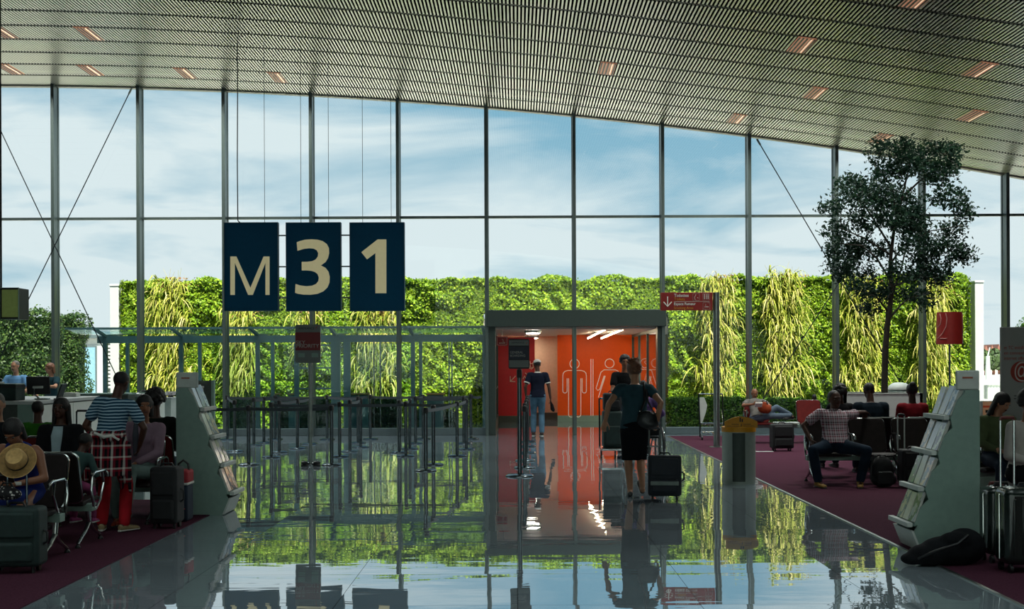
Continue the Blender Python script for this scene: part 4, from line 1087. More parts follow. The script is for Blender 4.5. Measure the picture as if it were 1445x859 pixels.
# ---------------------------------------------------------------- brochure racks
COV = ['#eef1f3', '#8d9aa4', '#dcd8cc', '#e6e8ea', '#c3ccd6', '#7d9488', '#efece6', '#9aa6b6', '#d8c4ac', '#f2f3ef', '#84888f', '#c4d0b8']
def covermat(i, c):
    m, nt, out = newmat('printed_cover_%d' % i)
    p = N(nt, 'ShaderNodeBsdfPrincipled'); L(nt, p.outputs[0], out.inputs[0]); p.inputs['Roughness'].default_value = 0.14
    t = N(nt, 'ShaderNodeTexCoord'); v = N(nt, 'ShaderNodeTexVoronoi'); v.inputs['Scale'].default_value = 7 + i; L(nt, t.outputs['Object'], v.inputs['Vector'])
    n = N(nt, 'ShaderNodeTexNoise'); n.inputs['Scale'].default_value = 9; L(nt, t.outputs['Object'], n.inputs['Vector'])
    a = lin(c); bcol = lin(COV[(i * 5 + 3) % len(COV)])
    cc = mixc(nt, ramp(nt, n.outputs[0], [(.48, (0, 0, 0)), (.52, (1, 1, 1))]), a, bcol)
    cc = mixc(nt, ramp(nt, v.outputs['Distance'], [(.12, (1, 1, 1)), (.16, (0, 0, 0))]), cc, (.8, .8, .78, 1))
    L(nt, cc, p.inputs['Base Color']); return m
covers = [covermat(i, c) for i, c in enumerate(COV)]
pages = pmat('page_edges', '#d6d6cf', 0.8)
def rack(label, loc, mir, words):
    """local frame: shelves face +x (mir=1) or -x (mir=-1); y runs away from the camera"""
    o = thing('brochure_rack', label, 'brochure rack', loc)
    s = mir; D = .52; T = .025
    # side outline (x, z) with stepped ledges under each shelf
    prof = [(0, 0), (.56, 0), (.66, .22), (.60, .26)]
    sh = [(.60, .235), (.50, .545), (.39, .855), (.28, 1.16)]      # nose of each shelf (x, z)
    prof = [(0, 0), (.50, 0), (.57, .17), (.54, .235)]
    for (x, z) in sh: prof += [(x - .03, z - .01), (x - .09, z + .15), (x - .155, z + .22)]
    prof += [(.13, 1.40), (0, 1.40)]
    P = [(x * s, z) for x, z in prof]
    for y in (0, D - T): MB().prism(P, (0, y, 0), (1, 0, 0), (0, 0, 1), (0, T, 0)).build('side_panel', M['rackgreen'], o, smooth=0)
    MB().bb(min(0, .02 * s), max(0, .02 * s), T, D - T, 0.0, 1.42).build('back_panel', M['rackgreen'], o, smooth=0)
    MB().prism([(.505 * s, .0), (.525 * s, .0), (.595 * s, .175), (.575 * s, .175)], (0, 0, .01), (1, 0, 0), (0, 0, 1), (0, D, 0)).build('kick_plate', M['deskwhite'], o, smooth=0)
    hb = MB().bb(min(0, .20 * s), max(0, .24 * s), -.004, .034, 1.40, 1.57).build('header_box', M['deskwhite'], o, bevel=.012)
    yy = -.007
    MB().bb(min(.06 * s, .15 * s), max(.06 * s, .15 * s), yy, yy + .003, 1.50, 1.515).build('printed_line', pmat('faded_red_print', '#a8604c', .6), hb, smooth=0)
    for k, (x, z) in enumerate(sh):
        d = MB(); d.prism([((x - .24) * s, -.012), ((x - .01) * s, -.012), ((x - .01) * s, .008), ((x - .24) * s, .008)], (0, T, z), (1, 0, 0), (0, 0, 1), (0, D - 2 * T, 0))
        sf = d.build('shelf', M['rackgreen'], o, smooth=0)
        MB().bb(min((x - .012) * s, (x + .035) * s), max((x - .012) * s, (x + .035) * s), -.012, D + .012, z - .018, z + .022).build('shelf_lip', M['deskwhite'], sf, bevel=.004)
        MB().prism([((x - .165) * s, .05), ((x - .15) * s, .05), ((x - .245) * s, .29), ((x - .26) * s, .29)], (0, T, z), (1, 0, 0), (0, 0, 1), (0, D - 2 * T, 0)).build('back_rest', M['rackgreen'], sf, smooth=0)
    # magazines standing in the shelves: leaning back, three per shelf
    rr_ = random.Random(3 if mir > 0 else 8)
    SH = ['bottom', 'third', 'second', 'top']; PO = ['nearest the camera', 'in the middle', 'at the far end']
    for k, (x, z) in enumerate(sh):
        for j in range(3):
            th = rr_.uniform(.015, .04); wd = .128; hgt = .26 + rr_.uniform(-.01, .02)
            m_ = thing('magazine', 'magazine %s on the %s shelf of the %s' % (PO[j], SH[k], words), 'magazine', (loc[0] + (x - .035) * s, loc[1] + T + .012 + j * .156 + wd / 2, loc[2] + z + .022), 0, 'magazines in the brochure racks')
            lean = math.radians(21) + rr_.uniform(-.03, .03)
            R = Euler((0, -lean * s, 0)).to_matrix()
            mb = MB(); mb.box(R @ Vector((-th / 2 * s, 0, hgt / 2)), (th, wd, hgt), R); mb.build('page_block', pages, m_, smooth=0)
            mb = MB(); mb.box(R @ Vector((.002 * s, 0, hgt / 2)), (.005, wd + .002, hgt + .002), R); mb.build('cover', covers[(k * 3 + j + (0 if mir > 0 else 5)) % len(covers)], m_, smooth=0)
    return o
lp_ = on_floor(249, 722)
rack('tall grey-green brochure rack beside the queue posts, facing the walkway', (at(249, 700, 13.5).x, 13.5, 0.0), 1, 'rack by the queue posts')
rack('tall grey-green brochure rack on the plum carpet beside the hard-shell suitcases', (at(1383, 700, 10.62).x, 10.62, 0.006), -1, 'rack by the hard-shell suitcases')

# ---------------------------------------------------------------- benches
def bench(label, loc, rz, n, pitch, seatm, backm, group=None, gap=(), arms=None, frame_m=None, label_seat=None):
    """sitters face local +y; first seat centred on x=0, the others toward +x"""
    o = thing('tandem_bench', label, 'bench', loc, rz, group)
    W_ = .49; fm = frame_m or M['chrome']
    x0, x1 = -.30, (n - 1) * pitch + .30
    MB().bb(x0, x1, -.12, .0, .305, .375).build('beam', M['rackgreen'], o, bevel=.006)
    for i in range(n):
        cx = i * pitch
        if i in gap:
            tp = MB().prism(rrect(W_, .42, .05), (cx, .02, .40), (1, 0, 0), (0, 1, 0), (0, 0, .022)).build('side_table', M['deskwhite'], o)
            continue
        b = MB(); secs = []
        b.prism([(-.20, .405), (.20, .42), (.245, .405), (.25, .385), (.20, .375), (-.20, .36)], (cx - W_ / 2, 0, 0), (0, 1, 0), (0, 0, 1), (W_, 0, 0))
        b.build('seat', seatm, o, bevel=.012)
        # back: rounded panel reclined
        u = Vector((1, 0, 0)); v = Vector((0, -.30, 1)).normalized(); nrm = Vector((0, 1, .30)).normalized()
        c = Vector((cx, -.275, .635))
        bk = MB().prism(rrect(W_, .47, .06), c, u, v, -nrm * .035).build('backrest', backm, o, bevel=.006)
        ed = [c - nrm * .018 + u * x + v * z for x, z in rrect(W_ + .012, .482, .065)]
        MB().path(ed, .011, 6, True).build('back_edge', fm, bk)
    ends = [x0 + .02, x1 - .02]; legx = [x0 + .06, x1 - .06] if n <= 3 else [x0 + .06, (x0 + x1) / 2, x1 - .06]
    for x in legx:
        b = MB()
        b.path([(x, -.06, .38), (x, -.06, .30), (x, -.04, .19)], [.03, .027, .024], 10)
        b.path([(x, -.04, .20), (x, .06, .13), (x, .27, .035)], [.022, .018, .014], 8)
        b.path([(x, -.04, .20), (x, -.13, .13), (x, -.33, .035)], [.022, .018, .014], 8)
        lg = b.build('leg', M['chrome'], o)
        for y in (.27, -.33): MB().lathe([(.026, 0), (.026, .012), (.012, .03), (.0, .032)], c=(x, y, 0), n=12).build('foot_pad', M['black'], lg)
    xs_ = arms if arms is not None else [ends[0]] + [pitch * (i + .5) for i in range(n - 1)] + [ends[1]]
    for x in xs_:
        b = MB()
        b.path([(x, -.17, .36), (x, -.23, .52), (x, -.20, .645), (x, -.14, .665), (x, .12, .665), (x, .20, .64), (x, .21, .60)], .014, 8)
        b.path([(x, .06, .66), (x, .10, .55), (x, .0, .40), (x, -.10, .34)], .013, 8)
        b.build('armrest', M['chrome'], o)
    return o
PI = math.pi
Cz = 0.006
# left side, front pair (back to back), then the red pair
XA = -3.93
bench('black bench facing the camera beside the dark suitcase, front left', (XA - .27, 10.48, Cz), PI, 3, .56, M['seatblack'], M['seatblack'])
bench('black bench seen from behind, back to back with the front left bench', (XA - .27 - 2 * .56, 11.40, Cz), 0, 3, .56, M['seatblack'], M['seatblack'], arms=[-.28, 1.45])
bench('bench with red backs behind the standing boy, facing the camera', (-3.80 - .27, 12.98, Cz), PI, 4, .56, M['seatblack'], M['seatred'], arms=[-.32, 1.96])
bench('bench with red backs facing away, behind the woman in the mauve cardigan', (-3.80 - .27 - 3 * .56, 13.95, Cz), 0, 4, .56, M['seatblack'], M['seatred'], arms=[-.28, 1.96])
# right side: row facing the camera, row back to back with it, and the red seats by the glass
xr_ = at(1166, 600, 16.9).x
bench('black bench facing the camera on the plum carpet, with the man in the checked shirt', (xr_ + 3 * .6, 16.75, Cz), PI, 4, .6, M['seatblack'], M['seatblack'])
bench('black bench facing away, back to back with the checked-shirt man\'s bench', (xr_ + .30, 17.75, Cz), 0, 4, .6, M['seatblack'], M['seatblack'], arms=[-.28, 2.08])
xr2 = at(1069, 600, 25.4).x
bench('bench of bright red seats by the glass where a man is reading', (xr2 + 2 * .54, 25.2, Cz), PI, 3, .54, M['seatred'], M['seatred'], gap=(1,), arms=[-.28, 1.36])
xr3 = at(1400, 660, 14.0).x
bench('dark bench behind the hard-shell suitcases at the right picture edge', (xr3 + .2 + 2 * .56, 14.3, Cz), PI, 3, .56, M['seatblack'], M['seatblack'])

# ---------------------------------------------------------------- luggage
def soft_case(name, label, loc, rz, w_, d, h, handle, mat, trim=None, cat='suitcase', tilt=0.0, tube=M['steel'], pocket=True, grip_w=None, band=None, group=None, hoff=0.0):
    """upright trolley case; its front faces local -y, the telescopic handle stands along the back"""
    o = thing(name, label, cat, loc, rz, group)
    if tilt: o.rotation_euler = (tilt, 0, rz)
    bd = MB().bb(-w_ / 2, w_ / 2, -d / 2, d / 2, .05, h).build('body', mat, o, bevel=.035, seg=4)
    if pocket:
        MB().bb(-w_ * .40, w_ * .40, -d / 2 - .03, -d / 2 + .02, .09, h * .48).build('front_pocket', mat, o, bevel=.025, seg=3)
        MB().bb(-w_ * .42, w_ * .42, -d / 2 - .018, -d / 2 + .02, h * .54, h * .93).build('front_pocket', mat, o, bevel=.02, seg=3)
    if band:
        MB().bb(-w_ * .42, w_ * .42, -d / 2 - .034, -d / 2, h * .33, h * .42).build('band', band, o, bevel=.006)
    for x in (-w_ * .36, w_ * .36):
        MB().tube((x - .012, d / 2 - .06, .035), (x + .012, d / 2 - .06, .035), .035, n=16).build('wheel', M['black'], o)
        MB().tube((x, -d / 2 + .05, .0), (x, -d / 2 + .05, .06), .014, n=10).build('foot', M['black'], o)
    gw = grip_w or w_ * .5
    if handle > 0:
        for x in (-gw / 2, gw / 2):
            MB().tube((x + hoff, d / 2 - .03, h - .02), (x + hoff, d / 2 - .03, h + handle), .010, n=8).build('handle_tube', tube, o)
        MB().path([(-gw / 2 + hoff, d / 2 - .03, h + handle - .01), (-gw / 2 + .012 + hoff, d / 2 - .03, h + handle + .012), (gw / 2 - .012 + hoff, d / 2 - .03, h + handle + .012), (gw / 2 + hoff, d / 2 - .03, h + handle - .01)], .014, 8).build('grip', M['black'], o)
    MB().path([(-.07, 0, h - .005), (-.05, 0, h + .03), (.05, 0, h + .03), (.07, 0, h - .005)], .010, 8).build('top_handle', M['black'], o)
    MB().path([(w_ / 2 - .005, 0, h * .42), (w_ / 2 + .03, 0, h * .46), (w_ / 2 + .03, 0, h * .60), (w_ / 2 - .005, 0, h * .64)], .010, 8).build('side_handle', M['black'], o)
    return o
M['casedark'] = pmat('dark_nylon', '#15181b', 0.75, var=.25, bump=.2, bscale=200)
M['caseteal'] = pmat('dark_teal_nylon', '#1c3230', 0.7, var=.2, bump=.2, bscale=200)
M['caseblue'] = pmat('dark_navy_nylon', '#171f29', 0.7, var=.2, bump=.2, bscale=200)
# suitcase in front of the left bench with the straw hat on its handle
soft_case('trolley_case', 'large dark teal trolley case standing in front of the front left bench', (at(24, 790, 9.82).x, 9.82, Cz), 0.04, .42, .24, .52, .39, M['caseteal'], tube=M['postblack'], grip_w=.155, hoff=-.03)
# walking woman's case
wp_ = on_floor(936, 706)
soft_case('trolley_case', 'dark trolley case with a pale band pulled by the walking woman', (wp_.x + .02, wp_.y + .02, 0), -.12, .40, .25, .54, .32, M['caseblue'], band=pmat('pale_band', '#7d8a84', .6), tilt=-.10, grip_w=.13, hoff=-.12)
soft_case('trolley_case', 'small black cabin case standing alone on the carpet by the red seats', (at(1103, 620, 22.9).x, 22.9, Cz), .1, .41, .24, .50, 0, M['casedark'])
soft_case('trolley_case', 'black trolley case with a raised pale handle before the dark bench backs', (at(1288, 680, 16.15).x, 16.15, Cz), .0, .34, .26, .50, .44, M['casedark'], grip_w=.09, tube=M['deskwhite'], hoff=-.12)
soft_case('trolley_case', 'black trolley case standing between the mauve woman and the brochure rack', (at(238, 735, 12.5).x, 12.45, Cz), -.06, .28, .26, .62, 0, M['casedark'])
soft_case('trolley_case', 'black trolley case with a raised handle behind the seated woman in black', (at(114, 640, 14.9).x, 14.9, Cz), 0, .38, .26, .62, .46, M['casedark'], tube=M['postblack'], grip_w=.17)
# blue and red shoulder bag leaning on the rack
o = thing('travel_bag', 'navy travel bag with a red top flap leaning on the brochure rack', 'bag', (at(259, 728, 13.0).x, 13.0, Cz))
MB().bb(-.075, .075, -.13, .13, 0, .40).build('body', pmat('navy_cloth', '#16283a', .8), o, bevel=.03, seg=3)
MB().bb(-.08, .08, -.135, .135, .40, .54).build('flap', pmat('red_cloth', '#a83038', .8), o, bevel=.03, seg=3)
MB().bb(-.081, .081, -.137, .137, .385, .41).build('white_piping', M['inkwhite'], o, bevel=.006)
MB().path([(-.03, -.136, .12), (-.01, -.137, .125), (.02, -.136, .128), (.05, -.134, .14)], .006, 6).build('red_script', M['red'], o)
MB().path([(-.06, 0, .53), (-.05, 0, .60), (.0, 0, .64), (.05, 0, .60), (.06, 0, .53)], .012, 8).build('strap', M['black'], o)
# hard-shell suitcases at the right edge
hs = pmat('dark_green_shell', '#16241f', 0.22, spec=.6, var=.08, coat=.4)
def hard_case(label, loc, rz, w_, d, h, handle, hx):
    o = thing('hard_shell_case', label, 'suitcase', loc, rz, 'hard-shell suitcases')
    MB().bb(-w_ / 2, w_ / 2, -d / 2, d / 2, .06, h).build('shell', hs, o, bevel=.06, seg=5)
    b = MB()
    for k in range(5):
        x = -w_ * .34 + k * w_ * .17; MB().bb(x - .012, x + .012, -d / 2 - .008, -d / 2 + .01, .14, h - .08).build('shell_rib', hs, o, bevel=.006)
    b.path([(-w_ / 2 - .002, 0, .1), (-w_ / 2 - .002, 0, h - .06), (-w_ / 2 + .06, 0, h + .002), (w_ / 2 - .06, 0, h + .002), (w_ / 2 + .002, 0, h - .06), (w_ / 2 + .002, 0, .1)], .006, 6)
    b.build('zip_line', M['chrome'], o)
    for x in (-w_ * .38, w_ * .38):
        for y in (-d * .32, d * .32):
            MB().tube((x - .012, y, .032), (x + .012, y, .032), .032, n=14).build('wheel', M['black'], o)
            MB().tube((x, y, .03), (x, y, .07), .014, n=8).build('wheel_fork', M['black'], o)
    for x in (hx - .055, hx + .055):
        MB().tube((x, d / 2 - .05, h - .02), (x, d / 2 - .05, h + handle), .011, n=8).build('handle_tube', M['chrome'], o)
    MB().path([(hx - .055, d / 2 - .05, h + handle), (hx - .05, d / 2 - .05, h + handle + .02), (hx + .05, d / 2 - .05, h + handle + .02), (hx + .055, d / 2 - .05, h + handle)], .014, 8).build('grip', pmat('dark_red_grip', '#5a2320', .5), o)
    MB().path([(-.06, -.02, h), (-.05, -.02, h + .03), (.05, -.02, h + .03), (.06, -.02, h)], .010, 8).build('top_handle', M['black'], o)
    return o
hy = 9.65
hard_case('dark green hard-shell suitcase with raised chrome handle, cut by the picture edge', (at(1446, 800, hy).x, hy, Cz), .05, .40, .26, .66, .52, -.10)
hard_case('dark green hard-shell suitcase standing behind its taller twin at the right edge', (at(1416, 790, 10.05).x, 10.12, Cz), .08, .28, .24, .62, .0, 0.0)
# dark coat and bag heap beside the rack
o = thing('slouched_bag', 'slouched black bag lying on the carpet in front of the brochure rack', 'bag', (at(1332, 790, 10.1).x, 10.0, Cz))
b = MB(); rr_ = random.Random(4)
for (x, y, z, a, bb_, c_) in ((0, 0, .11, .24, .15, .12), (-.17, -.02, .08, .17, .12, .09), (.14, .02, .14, .17, .14, .15), (-.30, -.03, .05, .10, .08, .05), (.05, -.05, .20, .14, .1, .07)):
    b.ell((x, y, z), (a, bb_, c_), nu=18, nv=12)
HEAP = (b, o)
MB().path([(-.28, -.10, .06), (-.16, -.16, .13), (.02, -.17, .19), (.12, -.12, .25)], .012, 8).build('strap', M['black'], o)
MB().lathe([(.012, 0), (.02, .01), (.0, .02)], c=(-.34, -.06, .05), n=10).build('buckle', M['chrome'], o)
# black backpack at the checked-shirt man's feet
o = thing('backpack', 'black backpack slumped on the carpet beside the checked-shirt man\'s feet', 'backpack', (at(1246, 690, 16.2).x, 16.2, Cz))
PACK = o
PK = MB(); PK.ell((0, .02, .20), (.155, .10, .21), nu=20, nv=14); PK.ell((.01, .0, .10), (.17, .12, .105), nu=20, nv=12); PK.ell((0, .05, .33), (.11, .07, .08), nu=16, nv=10)
MB().prism(rrect(.22, .17, .05), (0, -.085, .13), (1, 0, 0), (0, .15, 1), (0, -.05, .0)).build('front_pocket', M['casedark'], o, bevel=.02, seg=3)
for sx_ in (-1, 1): MB().path([(sx_ * .06, .08, .40), (sx_ * .13, -.02, .41), (sx_ * .175, -.07, .28), (sx_ * .18, -.06, .10)], .014, 8).build('shoulder_strap', M['black'], o)
MB().path([(-.05, 0, .37), (-.03, 0, .42), (.03, 0, .42), (.05, 0, .37)], .010, 8).build('top_handle', M['black'], o)
MB().lathe([(.02, 0), (.024, .006), (0, .008)], c=(-.07, -.13, .20), n=10).build('logo_disc', M['steel'], o)
# polka-dot bag on the large case
def dotmat():
    m, nt, out = newmat('polka_dots'); p = N(nt, 'ShaderNodeBsdfPrincipled'); L(nt, p.outputs[0], out.inputs[0]); p.inputs['Roughness'].default_value = .8
    t = N(nt, 'ShaderNodeTexCoord'); v = N(nt, 'ShaderNodeTexVoronoi'); v.inputs['Scale'].default_value = 34; v.inputs['Randomness'].default_value = .45; L(nt, t.outputs['Object'], v.inputs['Vector'])
    L(nt, ramp(nt, v.outputs['Distance'], [(.30, (.75, .75, .70)), (.36, (.012, .012, .015))]), p.inputs['Base Color']); return m
o = thing('polka_dot_bag', 'black cloth bag with white dots lying on top of the teal case', 'bag', (at(14, 708, 9.9).x, 9.82, .585))
DOT = (o, dotmat())

# straw hat hung on the trolley handle
straw = pmat('straw', '#c9a468', .8, var=.18, scale=40, bump=.5, bscale=150)
o = thing('straw_hat', 'straw hat with a dark band hanging on the trolley case handle', 'hat', at(25, 651, 9.80))
o.rotation_euler = (math.radians(-128), math.radians(4), math.radians(12))
o.rotation_euler = (math.radians(62), math.radians(-8), math.radians(10))
b = MB(); b.lathe([(.150, .018), (.152, .022), (.12, .004), (.088, .0), (.086, .03), (.080, .085), (.066, .108), (.03, .100), (.0, .094)], n=32)
b.lathe([(.150, .018), (.12, -.002), (.084, -.004), (.081, .03), (.075, .08), (.06, .1), (.0, .088)], n=32)
b.build('straw_body', straw, o)
MB().lathe([(.0885, .004), (.0868, .036), (.0858, .036), (.0875, .004)], n=32).build('ribbon', M['black'], o)
MB().lathe([(.083, .0), (.080, .028), (.079, .028), (.082, .0)], n=32).build('sweatband', M['black'], o)

# ---------------------------------------------------------------- check-in desks
Y0, Y1 = 18.0, 20.75; X1 = at(57, 600, Y0).x; X1 = at(44, 561, Y0).x
X0d = -9.6
o = thing('checkin_desk', 'long pale check-in desk with a dark end panel, by the seated travellers', 'desk', ((X0d + X1) / 2, (Y0 + Y1) / 2, 0)); O = Vector(o.location)
def db(x0, x1, y0, y1, z0, z1): return MB().bb(x0 - O.x, x1 - O.x, y0 - O.y, y1 - O.y, z0, z1)
db(X0d, X1 + .02, Y0, Y1, 0, 1.08).build('carcass', M['deskdark'], o, smooth=0)
db(X1 + .02, X1 + .045, Y0 + .02, (Y0 + Y1) / 2 + .2, .05, 1.06).build('front_panel', M['deskpanel'], o, smooth=0)
db(X1 + .02, X1 + .045, (Y0 + Y1) / 2 + .215, Y1 - .02, .05, 1.06).build('front_panel', M['deskpanel'], o, smooth=0)
db(X0d, X1 + .07, Y0 - .03, Y1 + .03, 1.08, 1.135).build('worktop', M['white'], o, bevel=.012)
db(X1 - .2, X1 + .03, Y0 - .006, Y0, 0.0, 1.08).build('corner_post', M['rackgreen'], o, smooth=0)
TZ = 1.1365
# second desk
Y2, Y3 = 22.6, 23.9; X2 = at(202, 580, Y2).x
o2 = thing('checkin_desk', 'shorter pale check-in desk standing behind the standing boy\'s shoulder', 'desk', (X2 - .25, (Y2 + Y3) / 2, 0)); O = Vector(o2.location)
db(X2 - .42, X2, Y2, Y3, 0, 1.07).build('carcass', M['rackgreen'], o2, smooth=0)
db(X2, X2 + .025, Y2 + .02, Y3, .05, 1.06).build('front_panel', M['deskpanel'], o2, smooth=0)
db(X2 - .45, X2 + .05, Y2 - .03, Y3 + .03, 1.07, 1.125).build('worktop', M['white'], o2, bevel=.012)
# low gray back counter behind them
o3 = thing('back_counter', 'grey counter front behind the standing boy, between the two desks', 'desk', (at(140, 580, 22.3).x, 22.2, 0)); O = Vector(o3.location)
db(O.x - .62, O.x + .62, 22.0, 22.4, 0, 1.12).build('carcass', M['deskdark'], o3, smooth=0)
db(O.x - .64, O.x + .64, 21.97, 22.43, 1.12, 1.15).build('top', M['rackgreen'], o3, smooth=0)
# third pale desk piece by the rack and dark partition
Y4 = 25.0
o4 = thing('checkin_desk', 'pale desk cabinet partly hidden behind the brochure rack near the glass', 'desk', (at(240, 580, Y4).x, Y4, 0)); O = Vector(o4.location)
db(at(229, 580, Y4).x, at(247, 580, Y4).x, Y4 - .3, Y4 + .3, 0, at(240, 563, Y4).z).build('carcass', M['deskwhite'], o4, smooth=0)
db(at(228, 580, Y4).x, at(248, 580, Y4).x, Y4 - .32, Y4 + .32, at(240, 563, Y4).z, at(240, 560, Y4).z).build('worktop', M['white'], o4, smooth=0)
YP = 23.2
o5 = thing('partition_screen', 'dark grey partition screen standing behind the brochure rack', 'partition', (at(278, 580, YP).x, YP, 0)); O = Vector(o5.location)
zt = at(285, 537, YP).z
db(at(256, 580, YP).x, at(300, 580, YP).x, YP - .03, YP + .03, .02, zt).build('panel', M['deskdark'], o5, smooth=0)
db(at(299, 580, YP).x, at(303, 580, YP).x, YP - .05, YP + .05, 0, zt + .01).build('post', M['rackgreen'], o5, smooth=0)
db(at(268, 580, YP).x, at(288, 580, YP).x, YP - .36, YP - .04, 0, at(278, 547, YP).z).build('cabinet', M['deskwhite'], o5, smooth=0)
db(at(267, 580, YP).x, at(289, 580, YP).x, YP - .38, YP - .04, at(278, 547, YP).z, at(278, 545, YP).z + .01).build('cabinet_top', M['white'], o5, smooth=0)
# things on the desks
def desk_xy(px, y): return at(px, 555, y).x
o = thing('monitor', 'dark computer monitor seen from behind on the long check-in desk', 'monitor', (desk_xy(57, 18.7), 18.7, TZ))
R = Euler((math.radians(12), 0, .15)).to_matrix()
MB().box(R @ Vector((0, 0, .22)) + Vector((-.02, 0, 0)), (.34, .035, .28), R).build('screen_back', M['black'], o, bevel=.01)
MB().box(R @ Vector((0, -.03, .20)) + Vector((-.02, 0, 0)), (.15, .04, .035), R).build('hinge_bracket', M['deskwhite'], o, bevel=.006)
MB().path([(-.07, -.045, .20), (-.06, -.09, .08), (0, -.10, .035), (.0, -.06, .02)], .013, 8).build('arm', M['chrome'], o)
MB().bb(-.04, .13, -.14, .06, 0, .02).build('base', M['chrome'], o, bevel=.006)
o = thing('document_screen', 'tilted grey panel with a black edge on the desk right of the monitor', 'screen', (desk_xy(83, 18.8), 18.8, TZ))
R = Euler((0, math.radians(20), 0)).to_matrix()
MB().box(R @ Vector((0, 0, .125)), (.02, .22, .25), R).build('panel', M['black'], o, bevel=.006)
MB().box(R @ Vector((-.012, 0, .125)) , (.006, .2, .23), R).build('face', M['rackgreen'], o, smooth=0)
MB().bb(-.05, .09, -.08, .08, 0, .015).build('base', M['black'], o, smooth=0)
o = thing('printer', 'grey-green boxy printer on the long desk at the left picture edge', 'printer', (desk_xy(10, 18.2), 18.25, TZ))
MB().bb(-.2, .17, -.15, .2, 0, .24).build('casing', M['caseteal'], o, bevel=.012)
MB().bb(-.2, .172, -.152, .2, .19, .225).build('paper_slot', M['black'], o, smooth=0)
MB().bb(-.19, .165, -.14, .19, .24, .25).build('lid', M['rackgreen'], o, bevel=.006)
o = thing('phone', 'black and white desk phone at the left picture edge on the printer', 'phone', (desk_xy(-3, 18.2), 18.2, TZ + .25))
MB().bb(-.07, .07, -.07, .07, 0, .03).build('base', M['white'], o, bevel=.008)
MB().path([(-.06, 0, .05), (-.04, 0, .06), (.04, 0, .06), (.06, 0, .05)], .018, 8).build('handset', M['black'], o)
o = thing('desk_clutter_tray', 'low grey tray on the worktop of the shorter check-in desk', 'tray', (desk_xy(207, 22.9), 22.95, 1.125))
MB().bb(-.13, .13, -.1, .1, 0, .03).build('tray', M['rackgreen'], o, smooth=0); MB().bb(-.10, .05, -.08, .06, .03, .06).build('device', M['ink'], o, bevel=.01)
o = thing('card_reader', 'dark sloped keypad screen beside the shorter check-in desk', 'screen', (at(236, 570, 24.7).x, 24.95, at(240, 560, Y4).z))
R = Euler((math.radians(30), 0, 0)).to_matrix(); MB().box((0, 0, .07), (.22, .16, .02), R).build('screen', M['black'], o, bevel=.006); MB().bb(-.05, .05, -.04, .04, 0, .07).build('stand', M['black'], o, smooth=0)
o = thing('paper_tray', 'pale document tray at the far end of the long check-in desk', 'tray', (desk_xy(97, 20.2) , 20.3, TZ))
MB().bb(-.12, .12, -.1, .1, 0, .06).build('tray', M['deskwhite'], o, bevel=.006); MB().bb(-.1, .1, -.08, .08, .06, .07).build('papers', pages, o, smooth=0)
# hanging information screen at the far left
p = at(13, 428, 19.6); o = thing('hanging_screen', 'greenish lit panel in a dark box hanging at the far left', 'screen', (p.x, 19.6, at(13, 450, 19.6).z))
h_ = at(13, 406, 19.6).z - o.location.z
MB().bb(-.15, .15, 0.0, .42, 0, h_).build('box', M['black'], o, bevel=.008)
MB().bb(-.115, .14, -.006, .0, .03, h_ - .03).build('panel', pmat('lit_green_panel', '#8fa45a', .4, emit='#8fa45a', estr=.10), o, smooth=0)
b = MB(); b.path([(-.15, -.004, .0), (.15, -.004, 0), (.15, -.004, h_), (-.15, -.004, h_)], .010, 6, True); b.build('frame', M['rackgreen'], o)
xq = at(1, 300, 19.8).x - p.x
MB().tube((xq, .2, h_), (xq, .2, ceil_z(p.x + xq) - o.location.z + .03), .018, n=8).build('hanging_rod', M['black'], o)
MB().path([(xq, .2, ceil_z(p.x) - o.location.z - .4), (xq + .1, .2, ceil_z(p.x) - o.location.z - .32), (xq + .35, .2, ceil_z(p.x) - o.location.z - .18), (xq + .36, .2, ceil_z(p.x) - o.location.z + .03)], .02, 6).build('brace', M['black'], o)

# ---------------------------------------------------------------- luggage cart by the glass
p = on_floor(1004, 620); o = thing('luggage_cart', 'empty steel luggage cart parked by the glass beside the direction sign', 'luggage cart', (p.x, p.y, 0)); k = p.y / F
hw = 17 * k; ht = (620 - 556) * k
for s_ in (-1, 1):
    MB().path([(s_ * hw, -.1, .06), (s_ * hw, -.08, .30), (s_ * hw * .98, .05, ht * .6), (s_ * hw, .1, ht)], .016, 8).build('upright', M['postblack'], o)
    MB().tube((s_ * hw * .95 - .014, -.28, .05), (s_ * hw * .95 + .014, -.28, .05), .05, n=14).build('wheel', M['black'], o)
    MB().path([(s_ * hw * .95, .12, ht * .62), (s_ * hw * .98, -.05, ht * .30), (s_ * hw * .6, -.25, .16), (s_ * hw * .15, -.42, .14)], .013, 8).build('side_rail', M['chrome'], o)
MB().tube((-.014, -.42, .05), (.014, -.42, .05), .05, n=14).build('wheel', M['black'], o)
MB().tube((0, -.42, .05), (0, -.40, .15), .014, n=8).build('caster_fork', M['black'], o)
MB().tube((-hw, .1, ht), (hw, .1, ht), .016, n=8).build('push_bar', M['postblack'], o)
MB().prism([(-hw * .93, ht * .35), (-hw * .93, ht * .93), (-hw * .55, ht * .93), (-hw * .30, ht * .75), (-hw * .42, ht * .6), (-hw * .75, ht * .35)], (0, .06, 0), (1, 0, 0), (0, 0, 1), (0, .012, 0)).build('advert_panel', M['deskwhite'], o)
b = MB()
for k_ in range(5): b.tube((-hw * .8 + k_ * hw * .4, -.02, .17), (-hw * .5 + k_ * hw * .25, -.40, .14), .008, n=6)
b.tube((-hw * .9, -.02, .17), (hw * .9, -.02, .17), .01, n=6); b.tube((-hw * .9, -.02, ht * .33), (hw * .9, -.02, ht * .33), .01, n=6); b.tube((-hw*.9, -.02, .17), (-hw*.9, -.28, .05), .012, n=6); b.tube((hw*.9, -.02, .17), (hw*.9, -.28, .05), .012, n=6)
